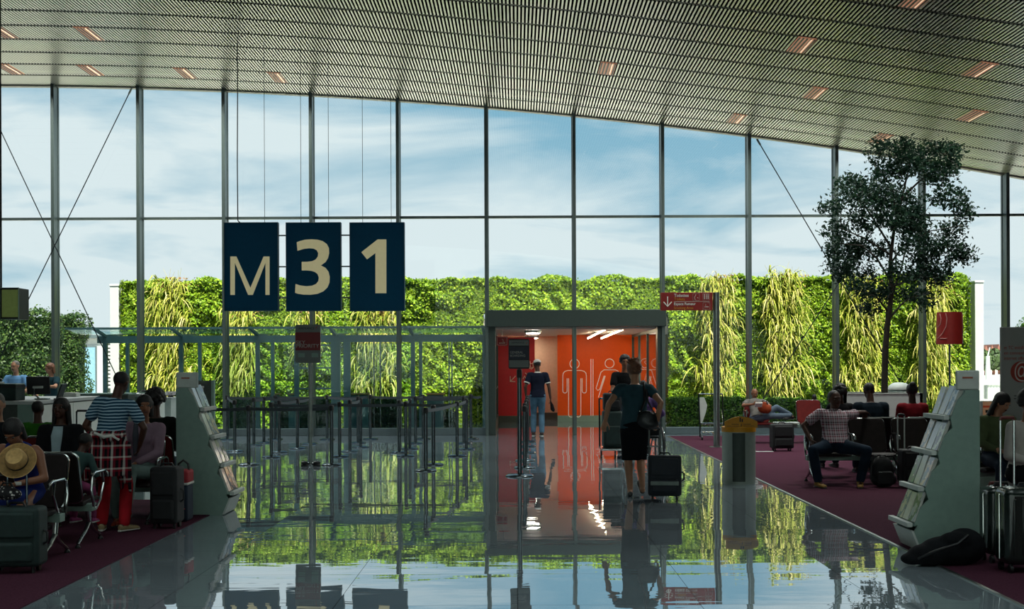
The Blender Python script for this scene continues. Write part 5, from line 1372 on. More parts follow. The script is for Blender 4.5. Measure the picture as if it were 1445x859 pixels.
b.build('load_grid', M['chrome'], o)
MB().tube((-hw, -.03, ht * .36), (hw, -.03, ht * .36), .014, n=8).build('cross_bar', M['postblack'], o)

# ---------------------------------------------------------------- indoor tree in its planter, dome bin, red lamp, info kiosk
PYc = 22.6; xa, xb = at(1191, 560, PYc).x, at(1302, 560, PYc).x; zt = at(1245, 556, PYc).z
o = thing('planter', 'long white planter box holding the indoor tree', 'planter', ((xa + xb) / 2, PYc + .5, Cz)); O = Vector(o.location)
b = MB()
for (x0, x1, y0, y1) in ((xa, xb, PYc, PYc + .05), (xa, xb, PYc + .95, PYc + 1.0), (xa, xa + .05, PYc, PYc + 1), (xb - .05, xb, PYc, PYc + 1)):
    b.bb(x0 - O.x, x1 - O.x, y0 - O.y, y1 - O.y, 0, zt)
b.build('box', M['white'], o, smooth=0)
MB().bb(xa + .05 - O.x, xb - .05 - O.x, -.45, .45, zt - .2, zt - .08).build('soil', pmat('soil', '#2d2219', .95), o, smooth=0)
b = MB()
for (x0, x1, y0, y1) in ((xa - .015, xb + .015, PYc - .015, PYc + .055), (xa - .015, xb + .015, PYc + .945, PYc + 1.015), (xa - .015, xa + .055, PYc - .015, PYc + 1.015), (xb - .055, xb + .015, PYc - .015, PYc + 1.015)):
    b.bb(x0 - O.x, x1 - O.x, y0 - O.y, y1 - O.y, zt, zt + .015)
b.build('rim', M['deskwhite'], o, smooth=0)
TY = PYc + .5
tr = thing('indoor_tree', 'tall leafy indoor tree growing from the white planter', 'tree', (at(1248, 560, TY).x, TY, zt - .09)); tr.location.z = zt - .068; TO = Vector(tr.location)
def tp(px, py, dy=0.0): return at(px, py, TY) + Vector((0, dy, 0)) - TO
bark = pmat('tree_bark', '#2e2a22', .9, var=.3, bump=.6, bscale=40)
MB().path([(0, 0, 0), tp(1249, 500), tp(1252, 460), tp(1258, 415), tp(1256, 370), tp(1262, 320), tp(1275, 270), tp(1285, 225)], [.062, .058, .052, .045, .034, .028, .02, .01], 10).build('trunk', bark, tr)
BR = [((1257, 418), (1275, 380), (1290, 335), (1312, 290)), ((1256, 395), (1235, 365), (1205, 350), (1180, 345)), ((1258, 370), (1275, 345), (1300, 330), (1335, 325)), ((1258, 350), (1240, 310), (1215, 275), (1185, 265)),
      ((1265, 300), (1255, 260), (1245, 225), (1238, 205)), ((1272, 280), (1300, 255), (1325, 235), (1345, 225)), ((1256, 405), (1285, 395), (1315, 392), (1345, 385)), ((1254, 440), (1235, 420), (1215, 405), (1190, 400)), ((1254, 450), (1275, 428), (1295, 418), (1310, 412)), ((1258, 360), (1225, 335), (1195, 318), (1170, 308))]
rg = np.random.default_rng(5); C = []; Q = []
b = MB(); ends_ = []
for i, br in enumerate(BR):
    dy = [0, rg.uniform(-.25, .25), rg.uniform(-.6, .6), rg.uniform(-.9, .9)]
    pts = [tp(*q, d) for q, d in zip(br, dy)]
    bt = MB().path(pts, [.022, .017, .011, .005], 6); bt.build('branch', bark, tr)
# foliage masses, in frame pixels (centre x, y, half width, half height)
MASS = [(1240, 212, 18, 16), (1262, 218, 22, 14), (1290, 216, 26, 16), (1318, 222, 28, 18), (1345, 232, 16, 12), (1255, 245, 30, 18), (1295, 245, 34, 18), (1330, 248, 22, 14), (1218, 258, 28, 16), (1190, 262, 16, 12), (1245, 275, 32, 18), (1285, 280, 36, 20), (1205, 285, 28, 14), (1176, 290, 18, 12), (1325, 285, 26, 18), (1350, 300, 14, 14), (1225, 310, 34, 18), (1265, 312, 34, 20), (1305, 318, 32, 18), (1345, 325, 18, 16), (1190, 322, 24, 14), (1170, 350, 12, 10), (1205, 350, 30, 18), (1245, 348, 36, 18), (1285, 352, 34, 20), (1325, 355, 28, 18), (1352, 365, 12, 14), (1185, 375, 22, 12), (1220, 382, 32, 16), (1262, 388, 30, 14), (1300, 388, 34, 16), (1340, 388, 20, 12), (1230, 410, 28, 12), (1195, 405, 14, 8), (1275, 412, 28, 12), (1310, 412, 26, 10), (1245, 432, 22, 10), (1290, 430, 14, 8), (1165, 300, 8, 8)]
for (x, y, hw_, hh_) in MASS:
    m_ = int(hw_ * hh_ * 1.2); q = rg.normal(size=(m_, 3)); q /= np.linalg.norm(q, axis=1)[:, None]; q *= rg.uniform(.25, 1.0, (m_, 1)) ** .6
    # leaves gather in small twig clusters, leaving holes
    dyc = rg.uniform(-.75, .75); c0 = np.array(tp(x, y, dyc)); kx = hw_ * TY / F; kz = hh_ * TY / F
    nc = max(5, m_ // 12); qc = rg.normal(size=(nc, 3)); qc /= np.linalg.norm(qc, axis=1)[:, None]; qc *= rg.uniform(.2, 1.0, (nc, 1)) ** .5
    idx = rg.integers(0, nc, m_)
    pos = c0 + qc[idx] * np.array([kx, .35, kz]) + rg.normal(0, .06, (m_, 3))
    C.append(pos); Q.append(rg.normal(size=(m_, 3)) + np.array([0, 0, .8]))
    for c in qc[:: 3]:
        pp = c0 + c * np.array([kx, .35, kz]); ends_.append((c0, pp))
tl = leafmat('tree_leaf', [(0, (0.006, 0.022, 0.014)), (.6, (0.011, 0.038, 0.022)), (1, (0.025, 0.065, 0.028))], .25, .5)
leaf_mesh('crown', np.concatenate(C), np.concatenate(Q), .082, tl, tr, .5, 17, droop=.4)
for (a_, c_) in ends_[::max(1, len(ends_) // 90)]: MB().tube(a_ + (np.array([0, 0, -.05])), c_, .006, .003, 5).build('twig', bark, tr)

yb_ = 25.6; o = thing('domed_bin', 'tall grey bin with a domed lid behind the white planter', 'bin', (at(1269, 560, yb_).x, yb_, Cz)); k = yb_ / F
r_ = 15.3 * k; z1 = EYE - (550 - 513 + 2.2) * k; z2 = EYE - (539.5 - 513 + 2.2) * k
MB().lathe([(r_ * .95, 0), (r_, .03), (r_, z1)], n=28).build('body', M['rackgreen'], o)
MB().lathe([(r_ * 1.03, z1), (r_ * 1.03, z1 + .02), (r_ * .92, z1 + (z2 - z1) * .55), (r_ * .6, z1 + (z2 - z1) * .88), (0, z2)], n=28).build('lid', M['deskwhite'], o)

yl = 21.3; o = thing('red_drum_lamp', 'red drum-shaped shade with pale swirls on a thin pole', 'lamp', (at(1340, 520, yl).x, yl, Cz)); k = yl / F
z0 = EYE - (486 - 513 + 2.5) * k; z1 = EYE - (441 - 513 + 2.5) * k; r_ = 17.5 * k
sh_ = MB().lathe([(r_ * 1.04, z0), (r_ * .98, z1), (r_ * .95, z1), (r_ * 1.0, z0 + .01)], n=36).build('shade', pmat('red_shade', '#94201a', .5), o)
MB().lathe([(r_ * .97, z1 - .01), (0, z1 - .01)], n=36).build('shade_top', pmat('red_shade_top', '#8a1c16', .5), sh_)
MB().tube((0, 0, .02), (0, 0, z1 - .01), .017, n=10).build('pole', M['postblack'], o)
MB().lathe([(.2, 0), (.2, .015), (.03, .03)], n=24).build('base', M['postblack'], o)
def cyl(a, z): rr = r_ * (1.04 - .06 * (z - z0) / (z1 - z0)) + .003; return (rr * math.sin(math.radians(a)), -rr * math.cos(math.radians(a)), z)
hz = z1 - z0
for pts in ([(-78, .18), (-50, .32), (-33, .55), (-30, .8), (-36, .97)], [(-85, .5), (-62, .62), (-58, .8), (-66, .95)], [(62, .95), (58, .7), (64, .5), (80, .34)], [(78, .95), (74, .75), (82, .6)]):
    MB().path([cyl(a, z0 + hz * t) for a, t in pts], .008, 6).build('swirl', pmat('pale_swirl', '#c58d86', .6), sh_)
MB().path([cyl(a, z0 + hz * .17) for a in (-62, -55, -48, -40, -30)], .010, 6).build('printed_word', pmat('pale_print', '#b07a72', .6), sh_)

ykb = 14.9; o = thing('internet_board', 'tall grey board with a red at-sign advertising internet, at the right edge', 'board', (at(1443, 600, ykb).x, ykb, Cz)); k = ykb / F; O = Vector(o.location)
z1 = at(1430, 462, ykb).z; xl = at(1413, 520, ykb).x - O.x
bdm = pmat('board_grey', '#a3a6a2', .6, var=.03)
MB().bb(xl, xl + .9, 0, .05, .0, z1).build('panel', bdm, o, bevel=.006)
MB().bb(xl - .01, xl + .91, -.12, .18, 0, .04).build('foot', M['darkgrey'], o, bevel=.006)
rp_ = pmat('red_print', '#a33a2c', .6)
for t, yy in (('et TC installées', 492.5), ('en connexion', 500), ('internet offerte', 507.5)):
    z = at(1420, yy, ykb).z - Cz; lettering('lettering', t, .058, rp_, o, (xl + .03, -.003, z), width=.30)
c_ = at(1441, 524.5, ykb) - O; rr_ = 15 * k
MB().lathe([(rr_, 0), (rr_, .004), (0, .004)], n=36).build('disc', rp_, o).matrix_local = Matrix.Translation((c_.x, -.001, c_.z)) @ Matrix.Rotation(math.pi / 2, 4, 'X')
lettering('at_sign', '@', rr_ * 2.0, pmat('pale_at', '#d8cfc8', .6), o, (c_.x - rr_ * .72, -.006, c_.z - rr_ * .5), width=rr_ * 1.44)
for yy in (559, 563): z = at(1430, yy, ykb).z; MB().bb(xl + .15, xl + .5, -.004, 0, z - .004, z + .004).build('printed_rule', M['ink'], o, smooth=0)
yk = 15.6; o = thing('internet_kiosk', 'kiosk with an orange printed screen beside the internet board', 'kiosk', (at(1399, 600, yk).x, yk, Cz)); O = Vector(o.location); k = yk / F
zt = at(1399, 566, yk).z; zb = at(1399, 608, yk).z
MB().bb(-.16, .16, 0, .3, 0, zb - .05).build('pedestal', M['rackgreen'], o, bevel=.01)
MB().bb(-.13, .13, -.02, .06, zb - .05, zt).build('screen_box', M['deskwhite'], o, bevel=.01)
sc_ = MB().bb(-.115, .115, -.025, -.018, zb + .03, zt - .01).build('screen', pmat('peach_screen', '#d9a077', .4, emit='#d9a077', estr=.12), o, smooth=0)
MB().bb(-.115, .115, -.028, -.024, zt - .085, zt - .06).build('orange_bar', pmat('orange_print', '#c8461e', .5, emit='#c8461e', estr=.1), sc_, smooth=0)
for j in range(4): MB().bb(-.085 + j * .045, -.055 + j * .045, -.028, -.024, zt - .15, zt - .115).build('icon', M['ink'] if j % 2 == 0 else rp_, sc_, smooth=0)
for j in range(2): MB().bb(-.085 + j * .06, -.045 + j * .06, -.028, -.024, zb + .05, zb + .08).build('icon', rp_, sc_, smooth=0)
# folded papers lying under the red seats' cabin case
o = thing('paper_sheet', 'white paper scraps on the carpet beside the small black cabin case', 'paper', (at(1080, 637, 22.6).x, 22.7, Cz)); MB().bb(-.16, .16, -.06, .06, 0, .006).build('sheet', M['white'], o, smooth=0); MB().box((-.28, .03, .004), (.1, .07, .006), (0, 0, .5)).build('sheet', M['white'], o, smooth=0)
# ================================================================ PEOPLE
def solid(mb, name, mat, parent, vox=0.011, smooth=3, noise=0.0):
    """fuse overlapping closed shapes into one continuous surface"""
    me = mb.mesh(name); o = bpy.data.objects.new(name, me); COL.objects.link(o)
    r = o.modifiers.new('fuse', 'REMESH'); r.mode = 'VOXEL'; r.voxel_size = vox; r.adaptivity = 0.0
    s_ = o.modifiers.new('soft', 'SMOOTH'); s_.factor = 0.5; s_.iterations = smooth
    dg = bpy.context.evaluated_depsgraph_get(); dg.update()
    m2 = bpy.data.meshes.new_from_object(o.evaluated_get(dg))
    o.modifiers.clear(); o.data = m2; bpy.data.meshes.remove(me)
    m2.name = name; m2.materials.clear(); m2.materials.append(mat); m2.shade_smooth()
    if parent is not None: o.parent = parent
    return o
b_, o_ = HEAP; solid(b_, 'bag_body', M['blackcloth'], o_, .015)
solid(PK, 'body', M['casedark'], PACK, .013)
b_ = MB(); b_.ell((0, 0, .05), (.10, .07, .06)); b_.ell((.05, 0, .04), (.08, .06, .045)); b_.ell((-.06, .0, .04), (.07, .06, .04))
solid(b_, 'bag_body', DOT[1], DOT[0], .012)
MB().path([(-.05, 0, .08), (-.02, 0, .13), (.04, 0, .13), (.07, 0, .07)], .008, 6).build('strap', M['black'], DOT[0])

def rotm(yaw=0, pitch=0, roll=0):     # yaw about z, pitch forward (toward +y), roll toward +x
    return Matrix.Rotation(math.radians(yaw), 3, 'Z') @ Matrix.Rotation(-math.radians(pitch), 3, 'X') @ Matrix.Rotation(math.radians(roll), 3, 'Y')
def ik(a, b, l1, l2, pole):
    a, b = Vector(a), Vector(b); d = b - a; L_ = min(d.length, (l1 + l2) * .999); L_ = max(L_, abs(l1 - l2) + .01)
    u = d.normalized(); b2 = a + u * L_
    x = (l1 * l1 - l2 * l2 + L_ * L_) / (2 * L_); h = math.sqrt(max(l1 * l1 - x * x, 0))
    p = Vector(pole); p = p - u * p.dot(u); p = p.normalized() if p.length > 1e-4 else frame_of(u)[0]
    return a + u * x + p * h, b2
def hand(mb, wr, d, pn, s, curl, thumb_dir):
    d = d.normalized(); n = (pn - d * pn.dot(d)).normalized(); w_ = d.cross(n).normalized()
    if w_.dot(thumb_dir) < 0: w_ = -w_          # +w_ points to the thumb side
    mb.loft([(wr - d * .015, w_ * .026 * s, n * .019 * s), (wr + d * .03 * s, w_ * .036 * s, n * .017 * s), (wr + d * .085 * s, w_ * .041 * s, n * .013 * s), (wr + d * .097 * s, w_ * .034 * s, n * .009 * s)], 12)
    for off, ln in ((.031, .068), (.010, .078), (-.011, .073), (-.031, .058)):
        p = wr + d * .085 * s + w_ * off * s; a = 0.12
        for f_, c_, r0, r1 in ((.45, .55, .0092, .0086), (.32, 1.0, .0086, .0080), (.23, .7, .0080, .0070)):
            a += curl * c_; dd = (d * math.cos(a) + n * math.sin(a) + w_ * off * 1.2).normalized()
            q = p + dd * ln * f_ * s; mb.caps(p, q, r0 * s, r1 * s, 8); p = q
    p = wr + d * .025 * s + w_ * .03 * s
    for k, ln in enumerate((.042, .030, .024)):
        dd = (d * (.75 + .15 * k) + w_ * (.65 - .25 * k) + n * (.25 + curl * .35 * k)).normalized(); q = p + dd * ln * s
        mb.caps(p, q, (.0125 - .0015 * k) * s, (.011 - .0015 * k) * s, 8); p = q

def person(label, loc, face, H=1.72, pel=(0, 0, .93), lean=0, side=0, twist=0, head=(0, 0, 0), legs=None, arms=None, skin='skin1',
           top=None, bottom=None, shoes=None, hair=None, wid=1.0, fat=1.0, vox=.011, curl=(.35, .35), group=None, face_detail=True, neck=.085, headscale=1.0, hand_dirs=(None, None), chest=0.0):
    """local frame: the person looks along +y, x to the person's right.
    legs: dict L/R -> (ankle xyz, toe yaw, toe pitch, knee pole); arms: dict L/R -> (wrist xyz, elbow pole, palm normal)"""
    o = thing('person', label, 'person', loc, math.radians(face), group)
    s = H / 1.72
    P = Vector(pel); R = rotm(twist * .4, lean, side); RS = rotm(twist, lean, side)
    up = R @ Vector((0, 0, 1)); LT = .50 * s
    Nk = P + up * LT
    rt = RS @ Vector((1, 0, 0)); fw = RS @ Vector((0, 1, 0))
    prt = Vector((1, 0, 0))
    sw = .175 * s * wid
    SH = {'L': Nk - rt * sw - up * .055 * s, 'R': Nk + rt * sw - up * .055 * s}
    RH = rotm(twist + head[0], lean * .3 + head[1], head[2] + side * .4)
    hu, hf, hr = RH @ Vector((0, 0, 1)), RH @ Vector((0, 1, 0)), RH @ Vector((1, 0, 0))
    hc = Nk + (up * .4 + hu * .6).normalized() * (neck + .095) * s + hf * .03 * s
    hs_ = s * headscale
    # joints
    HIP = {'L': P + Vector((-.088 * s, 0, -.03 * s)), 'R': P + Vector((.088 * s, 0, -.03 * s))}
    KN, AN, EL, WR, TO = {}, {}, {}, {}, {}
    legs = legs or {}
    for k, sx_ in (('L', -1), ('R', 1)):
        an, ty, tpi, pole = legs.get(k, ((sx_ * .09, 0, .085), -sx_ * -8, 0, (0, 1, 0)))
        KN[k], AN[k] = ik(HIP[k], an, .43 * s, .42 * s, pole)
        TO[k] = rotm(-ty, tpi) @ Vector((0, 1, 0))
    arms = arms or {}
    for k, sx_ in (('L', -1), ('R', 1)):
        wr, pole, pn = arms.get(k, ((sx_ * .27 * s, .06, .84 * s), (sx_ * .3, -1, 0), (-sx_, 0, 0)))
        EL[k], WR[k] = ik(SH[k], wr, .285 * s, .255 * s, pole)
    # ---- the body: one surface from head to feet
    B = MB()
    tors = [(-.10, .125, .095), (.0, .155, .108), (.25, .135, .095), (.45, .132, .095), (.68, .150, .108), (.86, .150, .095), (.96, .095, .066), (1.0, .060, .055)]
    def sec(t, a, c, grow=0.0, f=1.0):
        ctr = P + up * (LT * t) + fw * (.012 * s * math.sin(math.pi * max(0, min(1, t))))
        k = max(0, min(1, t)); rr = (prt * (1 - k) + rt * k).normalized(); ff = up.cross(rr)
        return (ctr, rr * (a * s * wid * f + grow), ff * (c * s * fat * f + grow))
    B.loft([sec(*t) for t in tors], 20)
    B.caps(Nk - up * .05 * s, hc - hu * .06 * s - hf * .02 * s, .056 * s, .050 * s, 14)
    HM = Matrix((hr, hf, hu)).transposed()
    def hp(x, y, z): return hc + (hr * x + hf * y + hu * z) * hs_
    B.ell(hp(0, -.012, .030), (.074 * hs_, .094 * hs_, .088 * hs_), HM, 20, 14)
    B.ell(hp(0, .022, -.028), (.060 * hs_, .066 * hs_, .082 * hs_), HM, 18, 12)
    B.ell(hp(0, .052, -.085), (.030 * hs_, .026 * hs_, .024 * hs_), HM, 12, 8)
    B.loft([(hp(0, .080, .022), hr * .009 * hs_, hu * .008 * hs_), (hp(0, .098, -.004), hr * .013 * hs_, hu * .012 * hs_), (hp(0, .104, -.024), hr * .017 * hs_, hu * .011 * hs_), (hp(0, .088, -.034), hr * .013 * hs_, hu * .008 * hs_)], 10)
    B.ell(hp(0, .078, .034), (.052 * hs_, .014 * hs_, .010 * hs_), HM, 12, 8)
    for sx_ in (-1, 1): B.ell(hp(sx_ * .074, -.008, .0), (.010 * hs_, .022 * hs_, .032 * hs_), HM, 10, 8)
    for k, sx_ in (('L', -1), ('R', 1)):
        B.caps(SH[k] - rt * sx_ * .03 * s, SH[k] + (EL[k] - SH[k]) * .2, .058 * s, .052 * s * fat ** .5, 12)
        B.caps(SH[k] + (EL[k] - SH[k]) * .1, EL[k], .050 * s * fat ** .5, .037 * s, 12)
        B.caps(EL[k], EL[k] + (WR[k] - EL[k]) * .4, .038 * s, .036 * s, 12); B.caps(EL[k] + (WR[k] - EL[k]) * .35, WR[k], .037 * s, .025 * s, 12)
        pn = Vector(arms[k][2]) if k in arms else Vector((-sx_, 0, 0))
        dirh = Vector(hand_dirs[0 if k == 'L' else 1]) if hand_dirs[0 if k == 'L' else 1] else (WR[k] - EL[k]).normalized()
        if abs(pn.normalized().dot(dirh.normalized())) > .95: pn = pn + Vector((0, .5, .3))
        th = fw + up * .3
        hand(B, WR[k], dirh, pn, s * .98, curl[0 if k == 'L' else 1], th)
        B.caps(HIP[k], KN[k], .080 * s * fat ** .5, .052 * s, 14)
        B.caps(KN[k], KN[k] + (AN[k] - KN[k]) * .4, .052 * s, .054 * s, 12); B.caps(KN[k] + (AN[k] - KN[k]) * .3, AN[k], .054 * s, .036 * s, 12)
        t_ = TO[k]; B.caps(AN[k] - t_ * .03 * s - Vector((0, 0, .03 * s)), AN[k] + t_ * .10 * s - Vector((0, 0, .045 * s)), .036 * s, .026 * s, 10)
    solid(B, 'body', M[skin] if isinstance(skin, str) else skin, o, vox, 2)
    # ---- clothes
    if top:
        kind, mat = top[0], top[1]; hem = top[2] if len(top) > 2 else -.16
        T = MB(); g = .017 * s
        rings = [(hem, .160 + max(0, -hem - .1) * .1, .112 + max(0, -hem - .1) * .1)] + [t for t in tors if t[0] > hem + .08 and t[0] < .9] + [(.95, .112, .075), (.99, .078, .066)]
        T.loft([sec(a, b, c, g) for a, b, c in rings], 24)
        if chest: 
            for sx_ in (-1, 1): T.ell(P + up * LT * .68 + rt * sx_ * .065 * s + fw * .095 * s, (.062 * s, chest * s, .06 * s), Matrix((rt, fw, up)).transposed())
        for k, sx_ in (('L', -1), ('R', 1)):
            a, e, w_ = SH[k], EL[k], WR[k]
            if kind == 'none':
                continue
            T.caps(a - rt * sx_ * .05 * s, a + (e - a) * .15, .062 * s + g * .4, .060 * s + g * .4, 14)
            if kind == 'short': T.caps(a, a + (e - a) * .58, .060 * s + g * .3, .056 * s * fat ** .5 + g * .6, 14)
            elif kind == 'cap': T.caps(a, a + (e - a) * .34, .060 * s + g * .3, .056 * s + g * .6, 14)
            elif kind == 'long':
                T.caps(a, e, .058 * s * fat ** .5 + g * .4, .046 * s + g * .3, 14); T.caps(e, e + (w_ - e) * .94, .046 * s + g * .3, .034 * s + g * .2, 14)
            elif kind == 'half':
                T.caps(a, e, .058 * s + g * .4, .046 * s + g * .4, 14); T.caps(e, e + (w_ - e) * .3, .046 * s + g * .3, .042 * s + g * .3, 14)
        if kind == 'none':
            for sx_ in (-1, 1): T.caps(Nk + rt * sx_ * .085 * s - up * .12 * s, Nk + rt * sx_ * .085 * s - up * .01 * s, .045 * s, .03 * s, 10)
        solid(T, 'top', mat, o, vox, 3)
    if bottom:
        kind, mat = bottom[0], bottom[1]; T = MB(); g = .013 * s
        if kind in ('trousers', 'shorts'):
            lo_ = bottom[2] if len(bottom) > 2 else .95
            T.loft([sec(a, b, c, g) for a, b, c in ((-.16, .10, .085), (-.08, .145, .105), (.0, .158, .112), (.12, .150, .104), (.2, .142, .10))], 24)
            for k in 'LR':
                T.caps(HIP[k], KN[k], .086 * s * fat ** .5 + g, .058 * s + g * .8, 16)
                if kind == 'trousers':
                    T.caps(KN[k], KN[k] + (AN[k] - KN[k]) * .5, .058 * s + g * .8, .055 * s + g, 16)
                    T.caps(KN[k] + (AN[k] - KN[k]) * .5, KN[k] + (AN[k] - KN[k]) * lo_, .055 * s + g, .046 * s + g, 16)
        elif kind == 'skirt':
            zk = bottom[2]; km = (KN['L'] + KN['R']) * .5
            hemc = Vector((km.x, km.y, zk)); a = abs(KN['R'].x - KN['L'].x) / 2 + .085 * s; c = abs(KN['R'].y - KN['L'].y) / 2 + .085 * s
            top_ = sec(.22, .135, .098, g); hip_ = sec(-.03, .160, .116, g); low = sec(-.2, .165, .12, g)
            T.loft([top_, hip_, low, ((Vector(low[0]) + hemc) / 2, Vector((a * 1.03, 0, 0)), Vector((0, c, 0))), (hemc, Vector((a, 0, 0)), Vector((0, c, 0)))], 24)
        elif kind == 'skirt_seated':
            T.loft([sec(a, b, c, g) for a, b, c in ((-.16, .12, .09), (.0, .16, .115), (.2, .142, .10))], 24)
            a, c = (HIP['L'] + HIP['R']) * .5, (KN['L'] + KN['R']) * .5
            T.loft([(a, Vector((.18 * s, 0, 0)), Vector((0, 0, .10 * s))), (c, Vector((.16 * s, 0, 0)), Vector((0, 0, .085 * s)))], 20)
        solid(T, 'trousers' if kind in ('trousers', 'shorts') else 'skirt', mat, o, vox, 3)
    if shoes:
        for k in 'LR':
            S = MB(); t_ = TO[k]; a = AN[k]; u2 = Vector((0, 0, 1)) if abs(t_.z) < .9 else Vector((0, 1, 0)); r2 = t_.cross(u2).normalized(); n2 = r2.cross(t_).normalized()
            dn = -n2
            b0 = a + dn * (.058 * s)
            S.loft([(b0 - t_ * .072 * s + n2 * .012, r2 * .024 * s, n2 * .026 * s), (b0 - t_ * .055 * s + n2 * .012, r2 * .034 * s, n2 * .038 * s), (b0 + t_ * .02 * s + n2 * .010, r2 * .038 * s, n2 * .042 * s), (b0 + t_ * .10 * s, r2 * .045 * s, n2 * .030 * s), (b0 + t_ * .165 * s - n2 * .004, r2 * .040 * s, n2 * .022 * s), (b0 + t_ * .192 * s - n2 * .006, r2 * .022 * s, n2 * .014 * s)], 16)
            if len(shoes) < 3: S.caps(a - n2 * .03 * s, a + n2 * .01 * s, .046 * s, .042 * s, 12)
            sh = solid(S, 'shoe', shoes[0], o, .008, 2)
            if len(shoes) > 1 and shoes[1]:
                MB().loft([(b0 - t_ * .075 * s + dn * .018 * s, r2 * .02 * s, n2 * .010), (b0 - t_ * .05 * s + dn * .018 * s, r2 * .036 * s, n2 * .011), (b0 + t_ * .10 * s + dn * .018 * s, r2 * .046 * s, n2 * .011), (b0 + t_ * .18 * s + dn * .018 * s, r2 * .034 * s, n2 * .011), (b0 + t_ * .198 * s + dn * .018 * s, r2 * .015 * s, n2 * .009)], 14).build('sole', shoes[1], sh)
    # ---- hair
    if hair:
        st, mat = hair[0], hair[1]; Hm = MB(); rr = random.Random(len(label))
        def cap(k=1.0, dz=.036, dy=-.020): Hm.ell(hp(0, dy, dz), (.081 * hs_ * k, .097 * hs_ * k, .088 * hs_ * k), HM, 20, 14)
        if st == 'short': cap(.985, .040, -.022)
        elif st == 'crop': cap(.965, .040, -.022)
        elif st == 'curly':
            cap(1.06, .040, -.024)
            for _ in range(130):
                u_ = rr.uniform(0, 2 * math.pi); v_ = rr.uniform(-.35, 1); q = math.sqrt(max(0, 1 - v_ * v_))
                x, y, z = q * math.cos(u_), q * math.sin(u_), v_
                if y > .55 and z < .45: continue
                k = hair[2] if len(hair) > 2 else 1.15
                Hm.ell(hp(x * .082 * k, -.024 + y * .095 * k, .036 + z * .09 * k), (.022 * hs_,) * 3, None, 8, 6)
        elif st == 'bob':
            cap(1.08, .036, -.022)
            for i in range(9):
                a = math.radians(20 + 140 * i / 8 + 180); Hm.caps(hp(math.cos(a) * .072, math.sin(a) * .075 - .01, .03), hp(math.cos(a) * .080, math.sin(a) * .07 - .015, -.10), .034 * hs_, .026 * hs_, 10)
        elif st == 'long':
            cap(1.08, .036, -.022)
            for i in range(9):
                a = math.radians(15 + 150 * i / 8 + 180); Hm.caps(hp(math.cos(a) * .070, math.sin(a) * .075 - .01, .03), hp(math.cos(a) * .095, math.sin(a) * .06 - .03, -.20), .034 * hs_, .024 * hs_, 10)
        elif st == 'updo':
            cap(1.10, .036, -.024); Hm.ell(hp(0, -.105, .045), (.062 * hs_, .040 * hs_, .055 * hs_), HM); Hm.ell(hp(.0, -.07, .10), (.055 * hs_, .05 * hs_, .035 * hs_), HM)
            for _ in range(40):
                x, z = rr.uniform(-.07, .07), rr.uniform(-.04, .12); Hm.caps(hp(x, -.09, z), hp(x + rr.uniform(-.03, .03), -.115, z + rr.uniform(-.03, .03)), .011 * hs_, .006 * hs_, 6)
        elif st == 'bun':
            cap(1.03, .038, -.022); Hm.ell(hp(0, -.10, .10), (.045 * hs_, .045 * hs_, .042 * hs_), HM)
        elif st == 'fringe':      # thinning grey at the sides
            for sx_ in (-1, 1): Hm.ell(hp(sx_ * .055, -.035, .01), (.028 * hs_, .06 * hs_, .045 * hs_), HM)
            Hm.ell(hp(0, -.075, .015), (.06 * hs_, .035 * hs_, .05 * hs_), HM)
        solid(Hm, 'hair', mat, o, .008, 2)
    if face_detail:
        for sx_ in (-1, 1):
            MB().ell(hp(sx_ * .031, .079, .012), (.013 * hs_, .007 * hs_, .006 * hs_), HM, 12, 8).build('eye', M['eyewhite'], o)
            MB().ell(hp(sx_ * .031, .0855, .012), (.006 * hs_, .003 * hs_, .006 * hs_), HM, 10, 6).build('pupil', M['eye'], o)
        MB().ell(hp(0, .083, -.056), (.023 * hs_, .008 * hs_, .008 * hs_), HM, 14, 8).build('mouth', M['lip'], o)
    J = dict(P=P, N=Nk, SH=SH, EL=EL, WR=WR, KN=KN, AN=AN, HIP=HIP, hp=hp, HM=HM, hs=hs_, up=up, rt=rt, fw=fw, sec=sec, s=s, hu=hu, hf=hf, hr=hr, TO=TO)
    return o, J
def toworld(o, v): return Matrix.Translation(o.location) @ o.rotation_euler.to_matrix().to_4x4() @ Vector(v)
def tolocal(o, v): return (Matrix.Translation(o.location) @ o.rotation_euler.to_matrix().to_4x4()).inverted() @ Vector(v)
def loc_of(x, y, face, wv):            # a frame point in the local axes of a person standing at x, y
    return Matrix.Rotation(-math.radians(face), 3, 'Z') @ (Vector(wv) - Vector((x, y, 0)))

cl = lambda n, c, **k: pmat(n, c, .88, spec=.15, var=k.pop('var', .15), scale=k.pop('scale', 6), bump=k.pop('bump', .35), bscale=k.pop('bscale', 14), **k)
navy_tee = cl('petrol_tee', '#2f4b54'); blackskirt = cl('black_skirt', '#101216'); jeans = cl('blue_jeans', '#4f6f86', var=.3); djeans = cl('dark_jeans', '#1d2a38', var=.25)
blackshoe = pmat('black_leather', '#0d0d0e', .4); redtr = cl('red_trousers', '#b3202a', var=.2)

